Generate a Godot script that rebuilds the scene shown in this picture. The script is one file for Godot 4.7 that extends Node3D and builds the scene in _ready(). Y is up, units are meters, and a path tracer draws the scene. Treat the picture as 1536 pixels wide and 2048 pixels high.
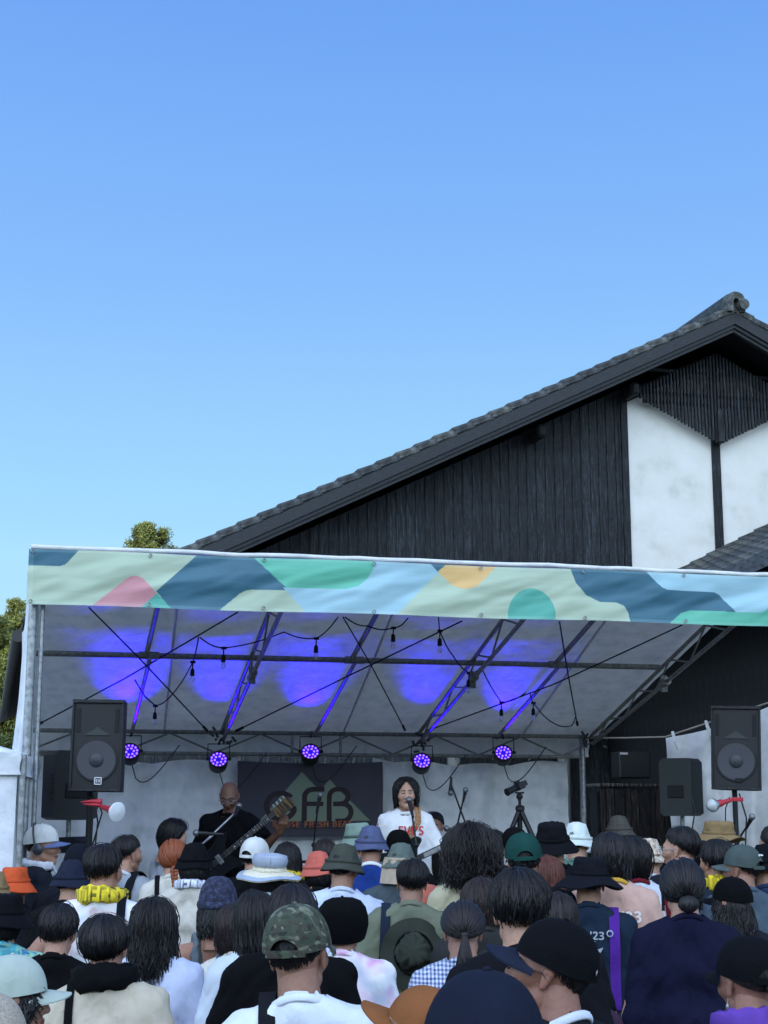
extends Node3D
# An outdoor summer concert: a rented pipe tent as a stage in front of a timber gable, seen over the heads of the crowd.

# ------------------------------------------------------------------ mesh builder
class B:
	var v := PackedVector3Array()
	var n := PackedVector3Array()
	var c := PackedColorArray()
	var uv := PackedVector2Array()
	var ix := PackedInt32Array()
	var col := Color.WHITE
	var xf := Transform3D.IDENTITY

	func vert(p: Vector3, nn: Vector3, u := Vector2.ZERO) -> int:
		v.append(xf * p)
		n.append((xf.basis * nn).normalized())
		c.append(col)
		uv.append(u)
		return v.size() - 1

	# points of a convex flat face; turned so that it looks away from "inside"
	func poly(pts: Array, inside: Vector3) -> void:
		var a: Vector3 = pts[0]
		var m := Vector3.ZERO
		for p in pts:
			m += p
		m /= pts.size()
		var nn: Vector3 = (pts[1] - a).cross(pts[2] - a)
		if nn.length() < 1e-12:
			return
		nn = nn.normalized()
		var rev := nn.dot(m - inside) < 0.0
		if rev:
			nn = -nn
		var s := v.size()
		for p in pts:
			vert(p, nn)
		for k in range(1, pts.size() - 1):
			if rev:
				ix.append_array([s, s + k, s + k + 1])
			else:
				ix.append_array([s, s + k + 1, s + k])

	func box(ct: Vector3, size: Vector3, bas := Basis.IDENTITY, bev := 0.0) -> void:
		var h := size * 0.5
		var b: float = min(bev, min(h.x, min(h.y, h.z)) * 0.9)
		var f := func(x: float, y: float, z: float) -> Vector3: return ct + bas * Vector3(x, y, z)
		for a in 3:
			var a1 := (a + 1) % 3
			var a2 := (a + 2) % 3
			for s in [-1.0, 1.0]:
				var q := []
				for w in [[-1, -1], [1, -1], [1, 1], [-1, 1]]:
					var p := Vector3.ZERO
					p[a] = s * h[a]
					p[a1] = w[0] * (h[a1] - b)
					p[a2] = w[1] * (h[a2] - b)
					q.append(f.call(p.x, p.y, p.z))
				poly(q, ct)
				if b > 0.0:
					for s1 in [-1.0, 1.0]:
						var e := []
						for w2 in [[0, -1], [0, 1], [1, 1], [1, -1]]:
							var p2 := Vector3.ZERO
							p2[a] = s * (h[a] - (b if w2[0] == 1 else 0.0))
							p2[a1] = s1 * (h[a1] - (0.0 if w2[0] == 1 else b))
							p2[a2] = w2[1] * (h[a2] - b)
							e.append(f.call(p2.x, p2.y, p2.z))
						poly(e, ct)
		if b > 0.0:
			for sx in [-1.0, 1.0]:
				for sy in [-1.0, 1.0]:
					for sz in [-1.0, 1.0]:
						poly([f.call(sx * h.x, sy * (h.y - b), sz * (h.z - b)), f.call(sx * (h.x - b), sy * h.y, sz * (h.z - b)), f.call(sx * (h.x - b), sy * (h.y - b), sz * h.z)], ct)

	# grid of nu x nv points (row by row); smooth normals
	func grid(p: PackedVector3Array, nu: int, nv: int, wrap := false, flip := false, uvs := true) -> void:
		var s := v.size()
		var acc := PackedVector3Array()
		acc.resize(nu * nv)
		var lu := nu if wrap else nu - 1
		for j in nv - 1:
			for i in lu:
				var i2 := (i + 1) % nu
				var a := j * nu + i
				var b := j * nu + i2
				var cc := (j + 1) * nu + i2
				var d := (j + 1) * nu + i
				var nn := (p[cc] - p[a]).cross(p[d] - p[b])
				if flip:
					nn = -nn
					ix.append_array([s + a, s + b, s + cc, s + a, s + cc, s + d])
				else:
					ix.append_array([s + a, s + cc, s + b, s + a, s + d, s + cc])
				acc[a] += nn
				acc[b] += nn
				acc[cc] += nn
				acc[d] += nn
		for j in nv:
			for i in nu:
				vert(p[j * nu + i], acc[j * nu + i].normalized(), Vector2(float(i) / max(1, nu - 1), float(j) / max(1, nv - 1)))

	func fan(ring: Array, dir: Vector3) -> void:
		var m := Vector3.ZERO
		for p in ring:
			m += p
		m /= ring.size()
		var s := vert(m, dir)
		for p in ring:
			vert(p, dir)
		for k in ring.size():
			var a := s + 1 + k
			var b2 := s + 1 + (k + 1) % ring.size()
			if (v[a] - v[s]).cross(v[b2] - v[s]).dot(xf.basis * dir) > 0.0:
				ix.append_array([s, b2, a])
			else:
				ix.append_array([s, a, b2])

	func tube(pts: Array, rad, sides := 8, caps := true, flat := 1.0) -> void:
		var g := PackedVector3Array()
		var e1 := Vector3.ZERO
		var nn := pts.size()
		for k in nn:
			var t: Vector3 = (pts[min(k + 1, nn - 1)] - pts[max(k - 1, 0)]).normalized()
			if e1 == Vector3.ZERO:
				e1 = (Vector3.UP if absf(t.y) < 0.9 else Vector3.RIGHT).cross(t).normalized()
			else:
				e1 = (e1 - t * e1.dot(t)).normalized()
			var e2 := t.cross(e1)
			var r: float = rad[k] if rad is Array else rad
			for i in sides:
				var an := TAU * i / sides
				g.append(pts[k] + e1 * cos(an) * r + e2 * sin(an) * r * flat)
		grid(g, sides, nn, true)
		if caps:
			var r0 := []
			var r1 := []
			for i in sides:
				r0.append(g[i])
				r1.append(g[(nn - 1) * sides + i])
			fan(r0, (pts[0] - pts[1]).normalized())
			fan(r1, (pts[nn - 1] - pts[nn - 2]).normalized())

	# profile points (radius, height) turned about the y axis of t
	func lathe(prof: Array, sides := 16, t := Transform3D.IDENTITY, sx := 1.0, sz := 1.0) -> void:
		var g := PackedVector3Array()
		for q in prof:
			for i in sides:
				var an := TAU * i / sides
				g.append(t * Vector3(q.x * cos(an) * sx, q.y, -q.x * sin(an) * sz))
		grid(g, sides, prof.size(), true)

	# polygon in the plane (x, y) of t, from z = 0 to z = depth
	func prism(pg: PackedVector2Array, depth: float, t := Transform3D.IDENTITY) -> void:
		var tri := Geometry2D.triangulate_polygon(pg)
		var area := 0.0
		for i in pg.size():
			var a := pg[i]
			var b2 := pg[(i + 1) % pg.size()]
			area += a.x * b2.y - b2.x * a.y
		for side in [0, 1]:
			var s := v.size()
			for q in pg:
				vert(t * Vector3(q.x, q.y, depth * side), t.basis * Vector3(0, 0, (1.0 if side == 1 else -1.0) * signf(depth)))
			for k in range(0, tri.size(), 3):
				var x := tri[k]
				var y := tri[k + 1]
				var z := tri[k + 2]
				var ccw := (pg[y] - pg[x]).cross(pg[z] - pg[x]) > 0.0
				if ccw == ((side == 1) == (depth > 0)):
					ix.append_array([s + x, s + z, s + y])
				else:
					ix.append_array([s + x, s + y, s + z])
		for i in pg.size():
			var a2 := pg[i]
			var b3 := pg[(i + 1) % pg.size()]
			var e := b3 - a2
			if e.length() < 1e-9:
				continue
			var nn := Vector3(e.y, -e.x, 0).normalized() * signf(area)
			var mid := Vector3((a2.x + b3.x) * 0.5, (a2.y + b3.y) * 0.5, depth * 0.5)
			poly([t * Vector3(a2.x, a2.y, 0), t * Vector3(b3.x, b3.y, 0), t * Vector3(b3.x, b3.y, depth), t * Vector3(a2.x, a2.y, depth)], t * (mid - nn * 0.01))

	func ball(ct: Vector3, r, sides := 12) -> void:
		var rr: Vector3 = r if r is Vector3 else Vector3.ONE * float(r)
		var g := PackedVector3Array()
		var h := sides / 2
		for j in h + 1:
			var th := PI * j / h
			for i in sides:
				var an := TAU * i / sides
				g.append(ct + Vector3(sin(th) * cos(an) * rr.x, -cos(th) * rr.y, -sin(th) * sin(an) * rr.z))
		grid(g, sides, h + 1, true)

	func add(o: B, t := Transform3D.IDENTITY) -> void:
		var s := v.size()
		var tt := xf * t
		for p in o.v:
			v.append(tt * p)
		for q in o.n:
			n.append((tt.basis * q).normalized())
		c.append_array(o.c)
		uv.append_array(o.uv)
		if tt.basis.determinant() < 0.0:
			for k in range(0, o.ix.size(), 3):
				ix.append_array([o.ix[k] + s, o.ix[k + 2] + s, o.ix[k + 1] + s])
		else:
			for k in o.ix:
				ix.append(k + s)

	func mesh() -> ArrayMesh:
		var a := []
		a.resize(Mesh.ARRAY_MAX)
		a[Mesh.ARRAY_VERTEX] = v
		a[Mesh.ARRAY_NORMAL] = n
		a[Mesh.ARRAY_COLOR] = c
		a[Mesh.ARRAY_TEX_UV] = uv
		a[Mesh.ARRAY_INDEX] = ix
		var m := ArrayMesh.new()
		m.add_surface_from_arrays(Mesh.PRIMITIVE_TRIANGLES, a)
		return m

# ------------------------------------------------------------------ distance field, meshed as surface nets
class Field:
	var o: Vector3
	var h: float
	var nx: int
	var ny: int
	var nz: int
	var d := PackedFloat32Array()

	func _init(lo: Vector3, hi: Vector3, cell: float) -> void:
		o = lo
		h = cell
		nx = int((hi.x - lo.x) / cell) + 2
		ny = int((hi.y - lo.y) / cell) + 2
		nz = int((hi.z - lo.z) / cell) + 2
		d.resize(nx * ny * nz)
		d.fill(9.0)

	# tapered capsule from a to b joined with a smooth minimum k; sc squeezes space, cut ends it flat at b
	func cone(a: Vector3, b: Vector3, ra: float, rb: float, k := 0.02, sc := Vector3.ONE, cut := false, sub := false) -> void:
		var pad := k + h * 2.0 + 0.004
		var rm: float = max(ra, rb) + pad
		var x0: int = max(0, int((min(a.x, b.x) - rm / sc.x - o.x) / h))
		var x1: int = min(nx - 1, int((max(a.x, b.x) + rm / sc.x - o.x) / h) + 1)
		var y0: int = max(0, int((min(a.y, b.y) - rm / sc.y - o.y) / h))
		var y1: int = min(ny - 1, int((max(a.y, b.y) + rm / sc.y - o.y) / h) + 1)
		var z0: int = max(0, int((min(a.z, b.z) - rm / sc.z - o.z) / h))
		var z1: int = min(nz - 1, int((max(a.z, b.z) + rm / sc.z - o.z) / h) + 1)
		var sa := a * sc
		var ab := b * sc - sa
		var l2: float = max(ab.length_squared(), 1e-9)
		var ln := sqrt(l2)
		var inv: float = 1.0 / max(sc.x, max(sc.y, sc.z))
		if sc == Vector3.ONE:
			inv = 1.0
		else:
			inv = 1.0 / pow(sc.x * sc.y * sc.z, 1.0 / 3.0)
		for z in range(z0, z1 + 1):
			var pz := (o.z + z * h) * sc.z - sa.z
			for y in range(y0, y1 + 1):
				var py := (o.y + y * h) * sc.y - sa.y
				var i := (z * ny + y) * nx + x0
				for x in range(x0, x1 + 1):
					var px := (o.x + x * h) * sc.x - sa.x
					var t0 := (px * ab.x + py * ab.y + pz * ab.z) / l2
					var t := clampf(t0, 0.0, 1.0)
					var qx := px - ab.x * t
					var qy := py - ab.y * t
					var qz := pz - ab.z * t
					var e := (sqrt(qx * qx + qy * qy + qz * qz) - (ra + (rb - ra) * t)) * inv
					if cut:
						e = maxf(e, (t0 - 1.0) * ln * inv)
					var c := d[i]
					if sub:
						var w := maxf(k - absf(c + e), 0.0)
						d[i] = maxf(c, -e) + w * w * 0.25 / maxf(k, 1e-6)
					else:
						var w2 := maxf(k - absf(c - e), 0.0)
						d[i] = minf(c, e) - w2 * w2 * 0.25 / maxf(k, 1e-6)
					i += 1

	# keeps what lies on the side of the plane against nn
	func slice(p: Vector3, nn: Vector3) -> void:
		var i := 0
		for z in nz:
			for y in ny:
				for x in nx:
					d[i] = maxf(d[i], (o + Vector3(x, y, z) * h - p).dot(nn))
					i += 1

	func into(b: B, paint = null) -> void:
		var id := {}
		var vs := PackedVector3Array()
		var sx := 1
		var sy := nx
		var sz := nx * ny
		for z in nz - 1:
			for y in ny - 1:
				var i := (z * ny + y) * nx
				for x in nx - 1:
					var m := 0
					if d[i] < 0.0: m |= 1
					if d[i + sx] < 0.0: m |= 2
					if d[i + sy] < 0.0: m |= 4
					if d[i + sx + sy] < 0.0: m |= 8
					if d[i + sz] < 0.0: m |= 16
					if d[i + sx + sz] < 0.0: m |= 32
					if d[i + sy + sz] < 0.0: m |= 64
					if d[i + sx + sy + sz] < 0.0: m |= 128
					if m != 0 and m != 255:
						var s := Vector3.ZERO
						var k := 0
						for q in EDGES:
							var ia: int = q[0]
							var ib: int = q[1]
							if ((m >> ia) & 1) != ((m >> ib) & 1):
								var da := d[i + (ia & 1) * sx + ((ia >> 1) & 1) * sy + (ia >> 2) * sz]
								var db := d[i + (ib & 1) * sx + ((ib >> 1) & 1) * sy + (ib >> 2) * sz]
								var t := da / (da - db)
								var pa := Vector3(ia & 1, (ia >> 1) & 1, ia >> 2)
								var pb := Vector3(ib & 1, (ib >> 1) & 1, ib >> 2)
								s += pa.lerp(pb, t)
								k += 1
						id[i] = vs.size()
						vs.append(o + (Vector3(x, y, z) + s / k) * h)
					i += 1
		var tri := PackedInt32Array()
		var steps := [sx, sy, sz]
		for key in id:
			var i2: int = key
			var ins := d[i2] < 0.0
			for ax in 3:
				var st: int = steps[ax]
				if i2 + st >= d.size():
					continue
				if ins == (d[i2 + st] < 0.0):
					continue
				var u: int = steps[(ax + 1) % 3]
				var w: int = steps[(ax + 2) % 3]
				if not (id.has(i2 - u) and id.has(i2 - w) and id.has(i2 - u - w)):
					continue
				var q0: int = id[i2]
				var q1: int = id[i2 - u]
				var q2: int = id[i2 - u - w]
				var q3: int = id[i2 - w]
				if ins:
					tri.append_array([q0, q2, q1, q0, q3, q2])
				else:
					tri.append_array([q0, q1, q2, q0, q2, q3])
		var nn := PackedVector3Array()
		nn.resize(vs.size())
		for k2 in range(0, tri.size(), 3):
			var fa := (vs[tri[k2 + 2]] - vs[tri[k2]]).cross(vs[tri[k2 + 1]] - vs[tri[k2]])
			nn[tri[k2]] += fa
			nn[tri[k2 + 1]] += fa
			nn[tri[k2 + 2]] += fa
		var s0 := b.v.size()
		for k3 in vs.size():
			if paint != null:
				b.col = paint.call(vs[k3])
			b.vert(vs[k3], nn[k3].normalized())
		b.col = Color.WHITE
		for t2 in tri:
			b.ix.append(t2 + s0)

	const EDGES := [[0, 1], [2, 3], [4, 5], [6, 7], [0, 2], [1, 3], [4, 6], [5, 7], [0, 4], [1, 5], [2, 6], [3, 7]]

# ------------------------------------------------------------------ naming and tagging
var used := {}
var mats := {}
var tex := {}
var rng := RandomNumberGenerator.new()

func numbered(parent: Node, called: String) -> String:
	var key := str(parent.get_instance_id()) + called
	if not used.has(key):
		used[key] = 0
		return called
	used[key] += 1
	return "%s_%03d" % [called, used[key]]

func tag(o: Node, label: String, category: String, group := "") -> void:
	o.set_meta("label", label)
	o.set_meta("category", category)
	if group != "":
		o.set_meta("group", group)

func thing(called: String, label: String, category: String, pos := Vector3.ZERO, yaw := 0.0, group := "") -> Node3D:
	var o := Node3D.new()
	o.name = numbered(self, called)
	add_child(o, true)
	o.position = pos
	o.rotation.y = yaw
	tag(o, label, category, group)
	return o

func part(called: String, b, m: Material, parent: Node = self, t := Transform3D.IDENTITY, label := "") -> MeshInstance3D:
	var o := MeshInstance3D.new()
	o.mesh = b.mesh() if b is B else b
	o.material_override = m
	o.name = numbered(parent, called)
	o.transform = t
	parent.add_child(o, true)
	if label != "":
		o.set_meta("label", label)
	return o

func struct(called: String, b, m: Material) -> MeshInstance3D:
	var o := part(called, b, m)
	o.set_meta("kind", "structure")
	return o

# ------------------------------------------------------------------ materials
func hexc(s: String) -> Color:
	return Color.html(s)

func noise(seed_: int, freq: float, octaves := 4, type := FastNoiseLite.TYPE_SIMPLEX_SMOOTH) -> FastNoiseLite:
	var f := FastNoiseLite.new()
	f.seed = seed_
	f.frequency = freq
	f.noise_type = type
	f.fractal_octaves = octaves
	return f

func noise_tex(key: String, seed_: int, freq: float, ramp: Array, size := 256, normal := false, strength := 4.0, octaves := 4, hard := false) -> NoiseTexture2D:
	if tex.has(key):
		return tex[key]
	var t := NoiseTexture2D.new()
	t.width = size
	t.height = size
	t.seamless = true
	t.noise = noise(seed_, freq, octaves)
	if normal:
		t.as_normal_map = true
		t.bump_strength = strength
	elif ramp.size() > 0:
		var g := Gradient.new()
		g.offsets = PackedFloat32Array(ramp.map(func(r): return r[0]))
		g.colors = PackedColorArray(ramp.map(func(r): return hexc(r[1])))
		if hard:
			g.interpolation_mode = Gradient.GRADIENT_INTERPOLATE_CONSTANT
		t.color_ramp = g
	tex[key] = t
	return t

func mat(key: String, color: Color, rough := 0.8, metal := 0.0) -> StandardMaterial3D:
	if mats.has(key):
		return mats[key]
	var m := StandardMaterial3D.new()
	m.albedo_color = color
	m.roughness = rough
	m.metallic = metal
	m.vertex_color_use_as_albedo = true
	mats[key] = m
	return m

func tri(m: StandardMaterial3D, s: Vector3) -> StandardMaterial3D:
	m.uv1_triplanar = true
	m.uv1_scale = s
	return m

# creases of worn cloth
func crease_tex() -> NoiseTexture2D:
	if tex.has("crease"):
		return tex["crease"]
	var t := NoiseTexture2D.new()
	t.width = 512
	t.height = 512
	t.seamless = true
	var f := noise(8, 0.0055, 4)
	f.fractal_type = FastNoiseLite.FRACTAL_RIDGED
	f.domain_warp_enabled = true
	f.domain_warp_amplitude = 40.0
	f.domain_warp_frequency = 0.006
	t.noise = f
	t.as_normal_map = true
	t.bump_strength = 9.0
	tex["crease"] = t
	return t

# cloth of one colour: a mottled tone and a fine crumpled relief
func cloth(hexa: String, rough := 0.9) -> StandardMaterial3D:
	var key := "cloth" + hexa
	if mats.has(key):
		return mats[key]
	var base := hexc(hexa)
	if base.get_luminance() < 0.3:
		base = base * lerpf(0.5, 1.0, base.get_luminance() / 0.3)
		base.a = 1.0
	var m := mat(key, base, rough)
	m.metallic_specular = 0.22
	m.albedo_texture = noise_tex("cloth_tone", 5, 0.02, [[0.0, "e2e2e2"], [0.5, "f6f6f6"], [1.0, "ffffff"]])
	m.normal_enabled = true
	m.normal_texture = crease_tex()
	m.normal_scale = 0.55
	return tri(m, Vector3(1.9, 1.5, 1.9))

# cloth with a printed pattern held in a texture
func print_cloth(key: String, t: Texture2D, s: float) -> StandardMaterial3D:
	if mats.has(key):
		return mats[key]
	var m := mat(key, Color.WHITE, 0.9)
	m.albedo_texture = t
	return tri(m, Vector3.ONE * s)

func tarp(key: String, hexa: String, back := 0.35) -> StandardMaterial3D:
	if mats.has(key):
		return mats[key]
	var m := mat(key, hexc(hexa), 0.62)
	m.albedo_texture = noise_tex("tarp_tone", 15, 0.012, [[0.0, "d6d9da"], [0.45, "f0f1f2"], [1.0, "ffffff"]], 512, false, 1.0, 5)
	m.normal_enabled = true
	m.normal_texture = noise_tex("tarp_bump", 18, 0.008, [], 512, true, 7.0, 5)
	m.normal_scale = 0.8
	if back > 0.0:
		m.backlight_enabled = true
		m.backlight = Color(back, back, back)
	return tri(m, Vector3.ONE * 0.9)

func hair_mat(hexa: String) -> StandardMaterial3D:
	var key := "hair" + hexa
	if mats.has(key):
		return mats[key]
	var m := mat(key, hexc(hexa), 0.5)
	m.normal_enabled = true
	m.normal_texture = noise_tex("hair_bump", 31, 0.03, [], 256, true, 6.0, 3)
	m.normal_scale = 0.8
	m.metallic_specular = 0.42
	return tri(m, Vector3(16, 1.2, 16))

func skin_mat(hexa: String) -> StandardMaterial3D:
	var key := "skin" + hexa
	if mats.has(key):
		return mats[key]
	var m := mat(key, hexc(hexa).darkened(0.1), 0.55)
	m.albedo_texture = noise_tex("skin_tone", 41, 0.03, [[0.0, "ead6cc"], [0.5, "faf2ee"], [1.0, "ffffff"]])
	m.subsurf_scatter_enabled = true
	m.subsurf_scatter_strength = 0.08
	return tri(m, Vector3.ONE * 7.0)

func wood(key: String, hexa: String, seed_: int) -> StandardMaterial3D:
	if mats.has(key):
		return mats[key]
	var m := mat(key, hexc(hexa), 0.72)
	m.albedo_texture = noise_tex("wood_tone%d" % (seed_ % 2), seed_ % 2 + 50, 0.012, [[0.0, "38383a"], [0.40, "646567"], [0.58, "8c8e90"], [0.72, "c8cac8"], [0.88, "ffffff"]], 512, false, 1.0, 5)
	m.normal_enabled = true
	m.normal_texture = noise_tex("wood_bump", 55, 0.03, [], 512, true, 7.0, 4)
	m.uv1_offset = Vector3(seed_ * 0.37, seed_ * 0.61, seed_ * 0.13)
	return tri(m, Vector3(6.5, 0.55, 6.5))

func metal(key: String, hexa: String, rough := 0.4, met := 0.85) -> StandardMaterial3D:
	if mats.has(key):
		return mats[key]
	var m := mat(key, hexc(hexa), rough, met)
	m.albedo_texture = noise_tex("metal_tone", 61, 0.03, [[0.0, "a8a8a8"], [0.6, "e8e8e8"], [1.0, "ffffff"]])
	return tri(m, Vector3.ONE * 2.5)

# ------------------------------------------------------------------ frames of reference
const SO := Vector3(-2.41, 0, -10.5)
const SU := Vector3(0.9732, 0, -0.23)
const SW := Vector3(-0.23, 0, -0.9732)
# the stage tent: s metres along its front, t metres back, h up
func st(s: float, t: float, h: float) -> Vector3:
	return SO + SU * s + SW * t + Vector3(0, h, 0)

const BO := Vector3(-3.85, 0, -16.4)
const BU := Vector3(0.9692, 0, -0.2463)
const BW := Vector3(-0.2463, 0, -0.9692)
# the timber building: s along the gable, t back from its verge
func bt(s: float, t: float, h: float) -> Vector3:
	return BO + BU * s + BW * t + Vector3(0, h, 0)

func bxf(s: float, t: float, h: float) -> Transform3D:
	return Transform3D(Basis(BU, Vector3.UP, -BW), bt(s, t, h))

func sxf(s: float, t: float, h: float) -> Transform3D:
	return Transform3D(Basis(SU, Vector3.UP, -SW), st(s, t, h))

func sky_image() -> Image:
	var w := 512
	var hh := 256
	var im := Image.create(w, hh, false, Image.FORMAT_RGBF)
	var sun := SUN_DIR.normalized()
	# (sine of the height, red, green, blue), linear, as the clear sky shows it
	var stops := [[0.0, 0.62, 0.86, 1.02], [0.10, 0.47, 0.80, 1.02], [0.20, 0.365, 0.70, 1.0], [0.33, 0.245, 0.515, 0.985], [0.49, 0.150, 0.368, 0.895], [0.75, 0.095, 0.26, 0.70], [1.0, 0.075, 0.21, 0.58]]
	for y in hh:
		var up := PI * 0.5 - PI * (y + 0.5) / hh
		var sy := sin(up)
		var a := absf(sy)
		var k := 0
		while k < stops.size() - 2 and a > stops[k + 1][0]:
			k += 1
		var f := clampf((a - stops[k][0]) / (stops[k + 1][0] - stops[k][0]), 0, 1)
		var base := Vector3(lerpf(stops[k][1], stops[k + 1][1], f), lerpf(stops[k][2], stops[k + 1][2], f), lerpf(stops[k][3], stops[k + 1][3], f))
		if sy < 0.0:
			base = Vector3(0.30, 0.33, 0.34)
		for x in w:
			var az := TAU * ((x + 0.5) / w)
			var dir := Vector3(sin(az) * cos(up), sy, -cos(az) * cos(up))
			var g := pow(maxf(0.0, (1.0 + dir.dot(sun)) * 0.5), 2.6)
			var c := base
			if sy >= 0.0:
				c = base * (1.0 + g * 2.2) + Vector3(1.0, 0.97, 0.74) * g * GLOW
			im.set_pixel(x, y, Color(c.x, c.y, c.z))
	return im

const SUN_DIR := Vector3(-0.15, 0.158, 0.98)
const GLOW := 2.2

func _ready() -> void:
	rng.seed = 20230917
	# camera
	var cam := Camera3D.new()
	cam.name = "camera"
	cam.position = Vector3(0, 1.900, 0)
	cam.rotation_degrees = Vector3(11.03, 0, 0)
	cam.fov = 36.8
	cam.near = 0.05
	cam.far = 2000.0
	add_child(cam)
	cam.current = true
	# sky
	var env := Environment.new()
	env.background_mode = Environment.BG_SKY
	var sk := Sky.new()
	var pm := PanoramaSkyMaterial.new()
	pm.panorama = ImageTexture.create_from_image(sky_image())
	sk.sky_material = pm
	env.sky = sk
	env.tonemap_mode = Environment.TONE_MAPPER_LINEAR
	env.tonemap_exposure = 1.0
	env.sdfgi_enabled = true
	env.ssao_enabled = true
	env.ssil_enabled = true
	var we := WorldEnvironment.new()
	we.name = "environment"
	we.environment = env
	add_child(we)
	# sun, low behind the viewer, kept off the square by the added ridge
	var sun := DirectionalLight3D.new()
	sun.name = "sun"
	sun.light_color = Color(1.0, 0.91, 0.74)
	sun.light_energy = 1.5
	sun.light_angular_distance = 0.5
	sun.shadow_enabled = true
	add_child(sun)
	sun.look_at_from_position(SUN_DIR.normalized() * 50.0, Vector3.ZERO)
	build_ground()
	build_house()
	build_trees()
	build_stage()
	build_gear()
	build_people()

# ------------------------------------------------------------------ ground, added ridge behind, house, trees
func build_ground() -> void:
	var b := B.new()
	var g := PackedVector3Array()
	for j in 2:
		for i in 2:
			g.append(Vector3(-1500 + 3000 * i, 0, 1500 - 3000 * j))
	b.grid(g, 2, 2)
	var m := mat("gravel", hexc("8c8880"), 0.95)
	m.albedo_texture = noise_tex("gravel_tone", 71, 0.05, [[0.0, "8a867e"], [0.5, "c8c4bc"], [1.0, "ffffff"]], 512, false, 1.0, 5)
	tri(m, Vector3.ONE * 0.8)
	struct("ground", b, m)
	# a wooded ridge added unseen behind the viewer; keeps sun off crowd and gable
	var hb := B.new()
	var hg := PackedVector3Array()
	var nz := noise(3, 0.01)
	for j in 7:
		for i in 61:
			var q := j / 6.0
			var x := -900.0 + 30.0 * i
			var hgt := sin(q * PI * 0.5) * (37.2 + nz.get_noise_1d(x) * 0.6)
			hg.append(Vector3(x + 90, hgt - 0.5, 110 + q * 40))
	hb.grid(hg, 61, 7, false, true)
	var hm := mat("woods", hexc("3c4a2e"), 1.0)
	hm.albedo_texture = noise_tex("woods_tone", 74, 0.03, [[0.0, "606060"], [1.0, "ffffff"]])
	tri(hm, Vector3.ONE * 0.03)
	struct("added_hill", hb, hm)

const RIDGE_S := 8.52
const SLOPE := 0.494
func roof_y(s: float) -> float:
	return 3.88 + SLOPE * (RIDGE_S - absf(s - RIDGE_S))

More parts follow.
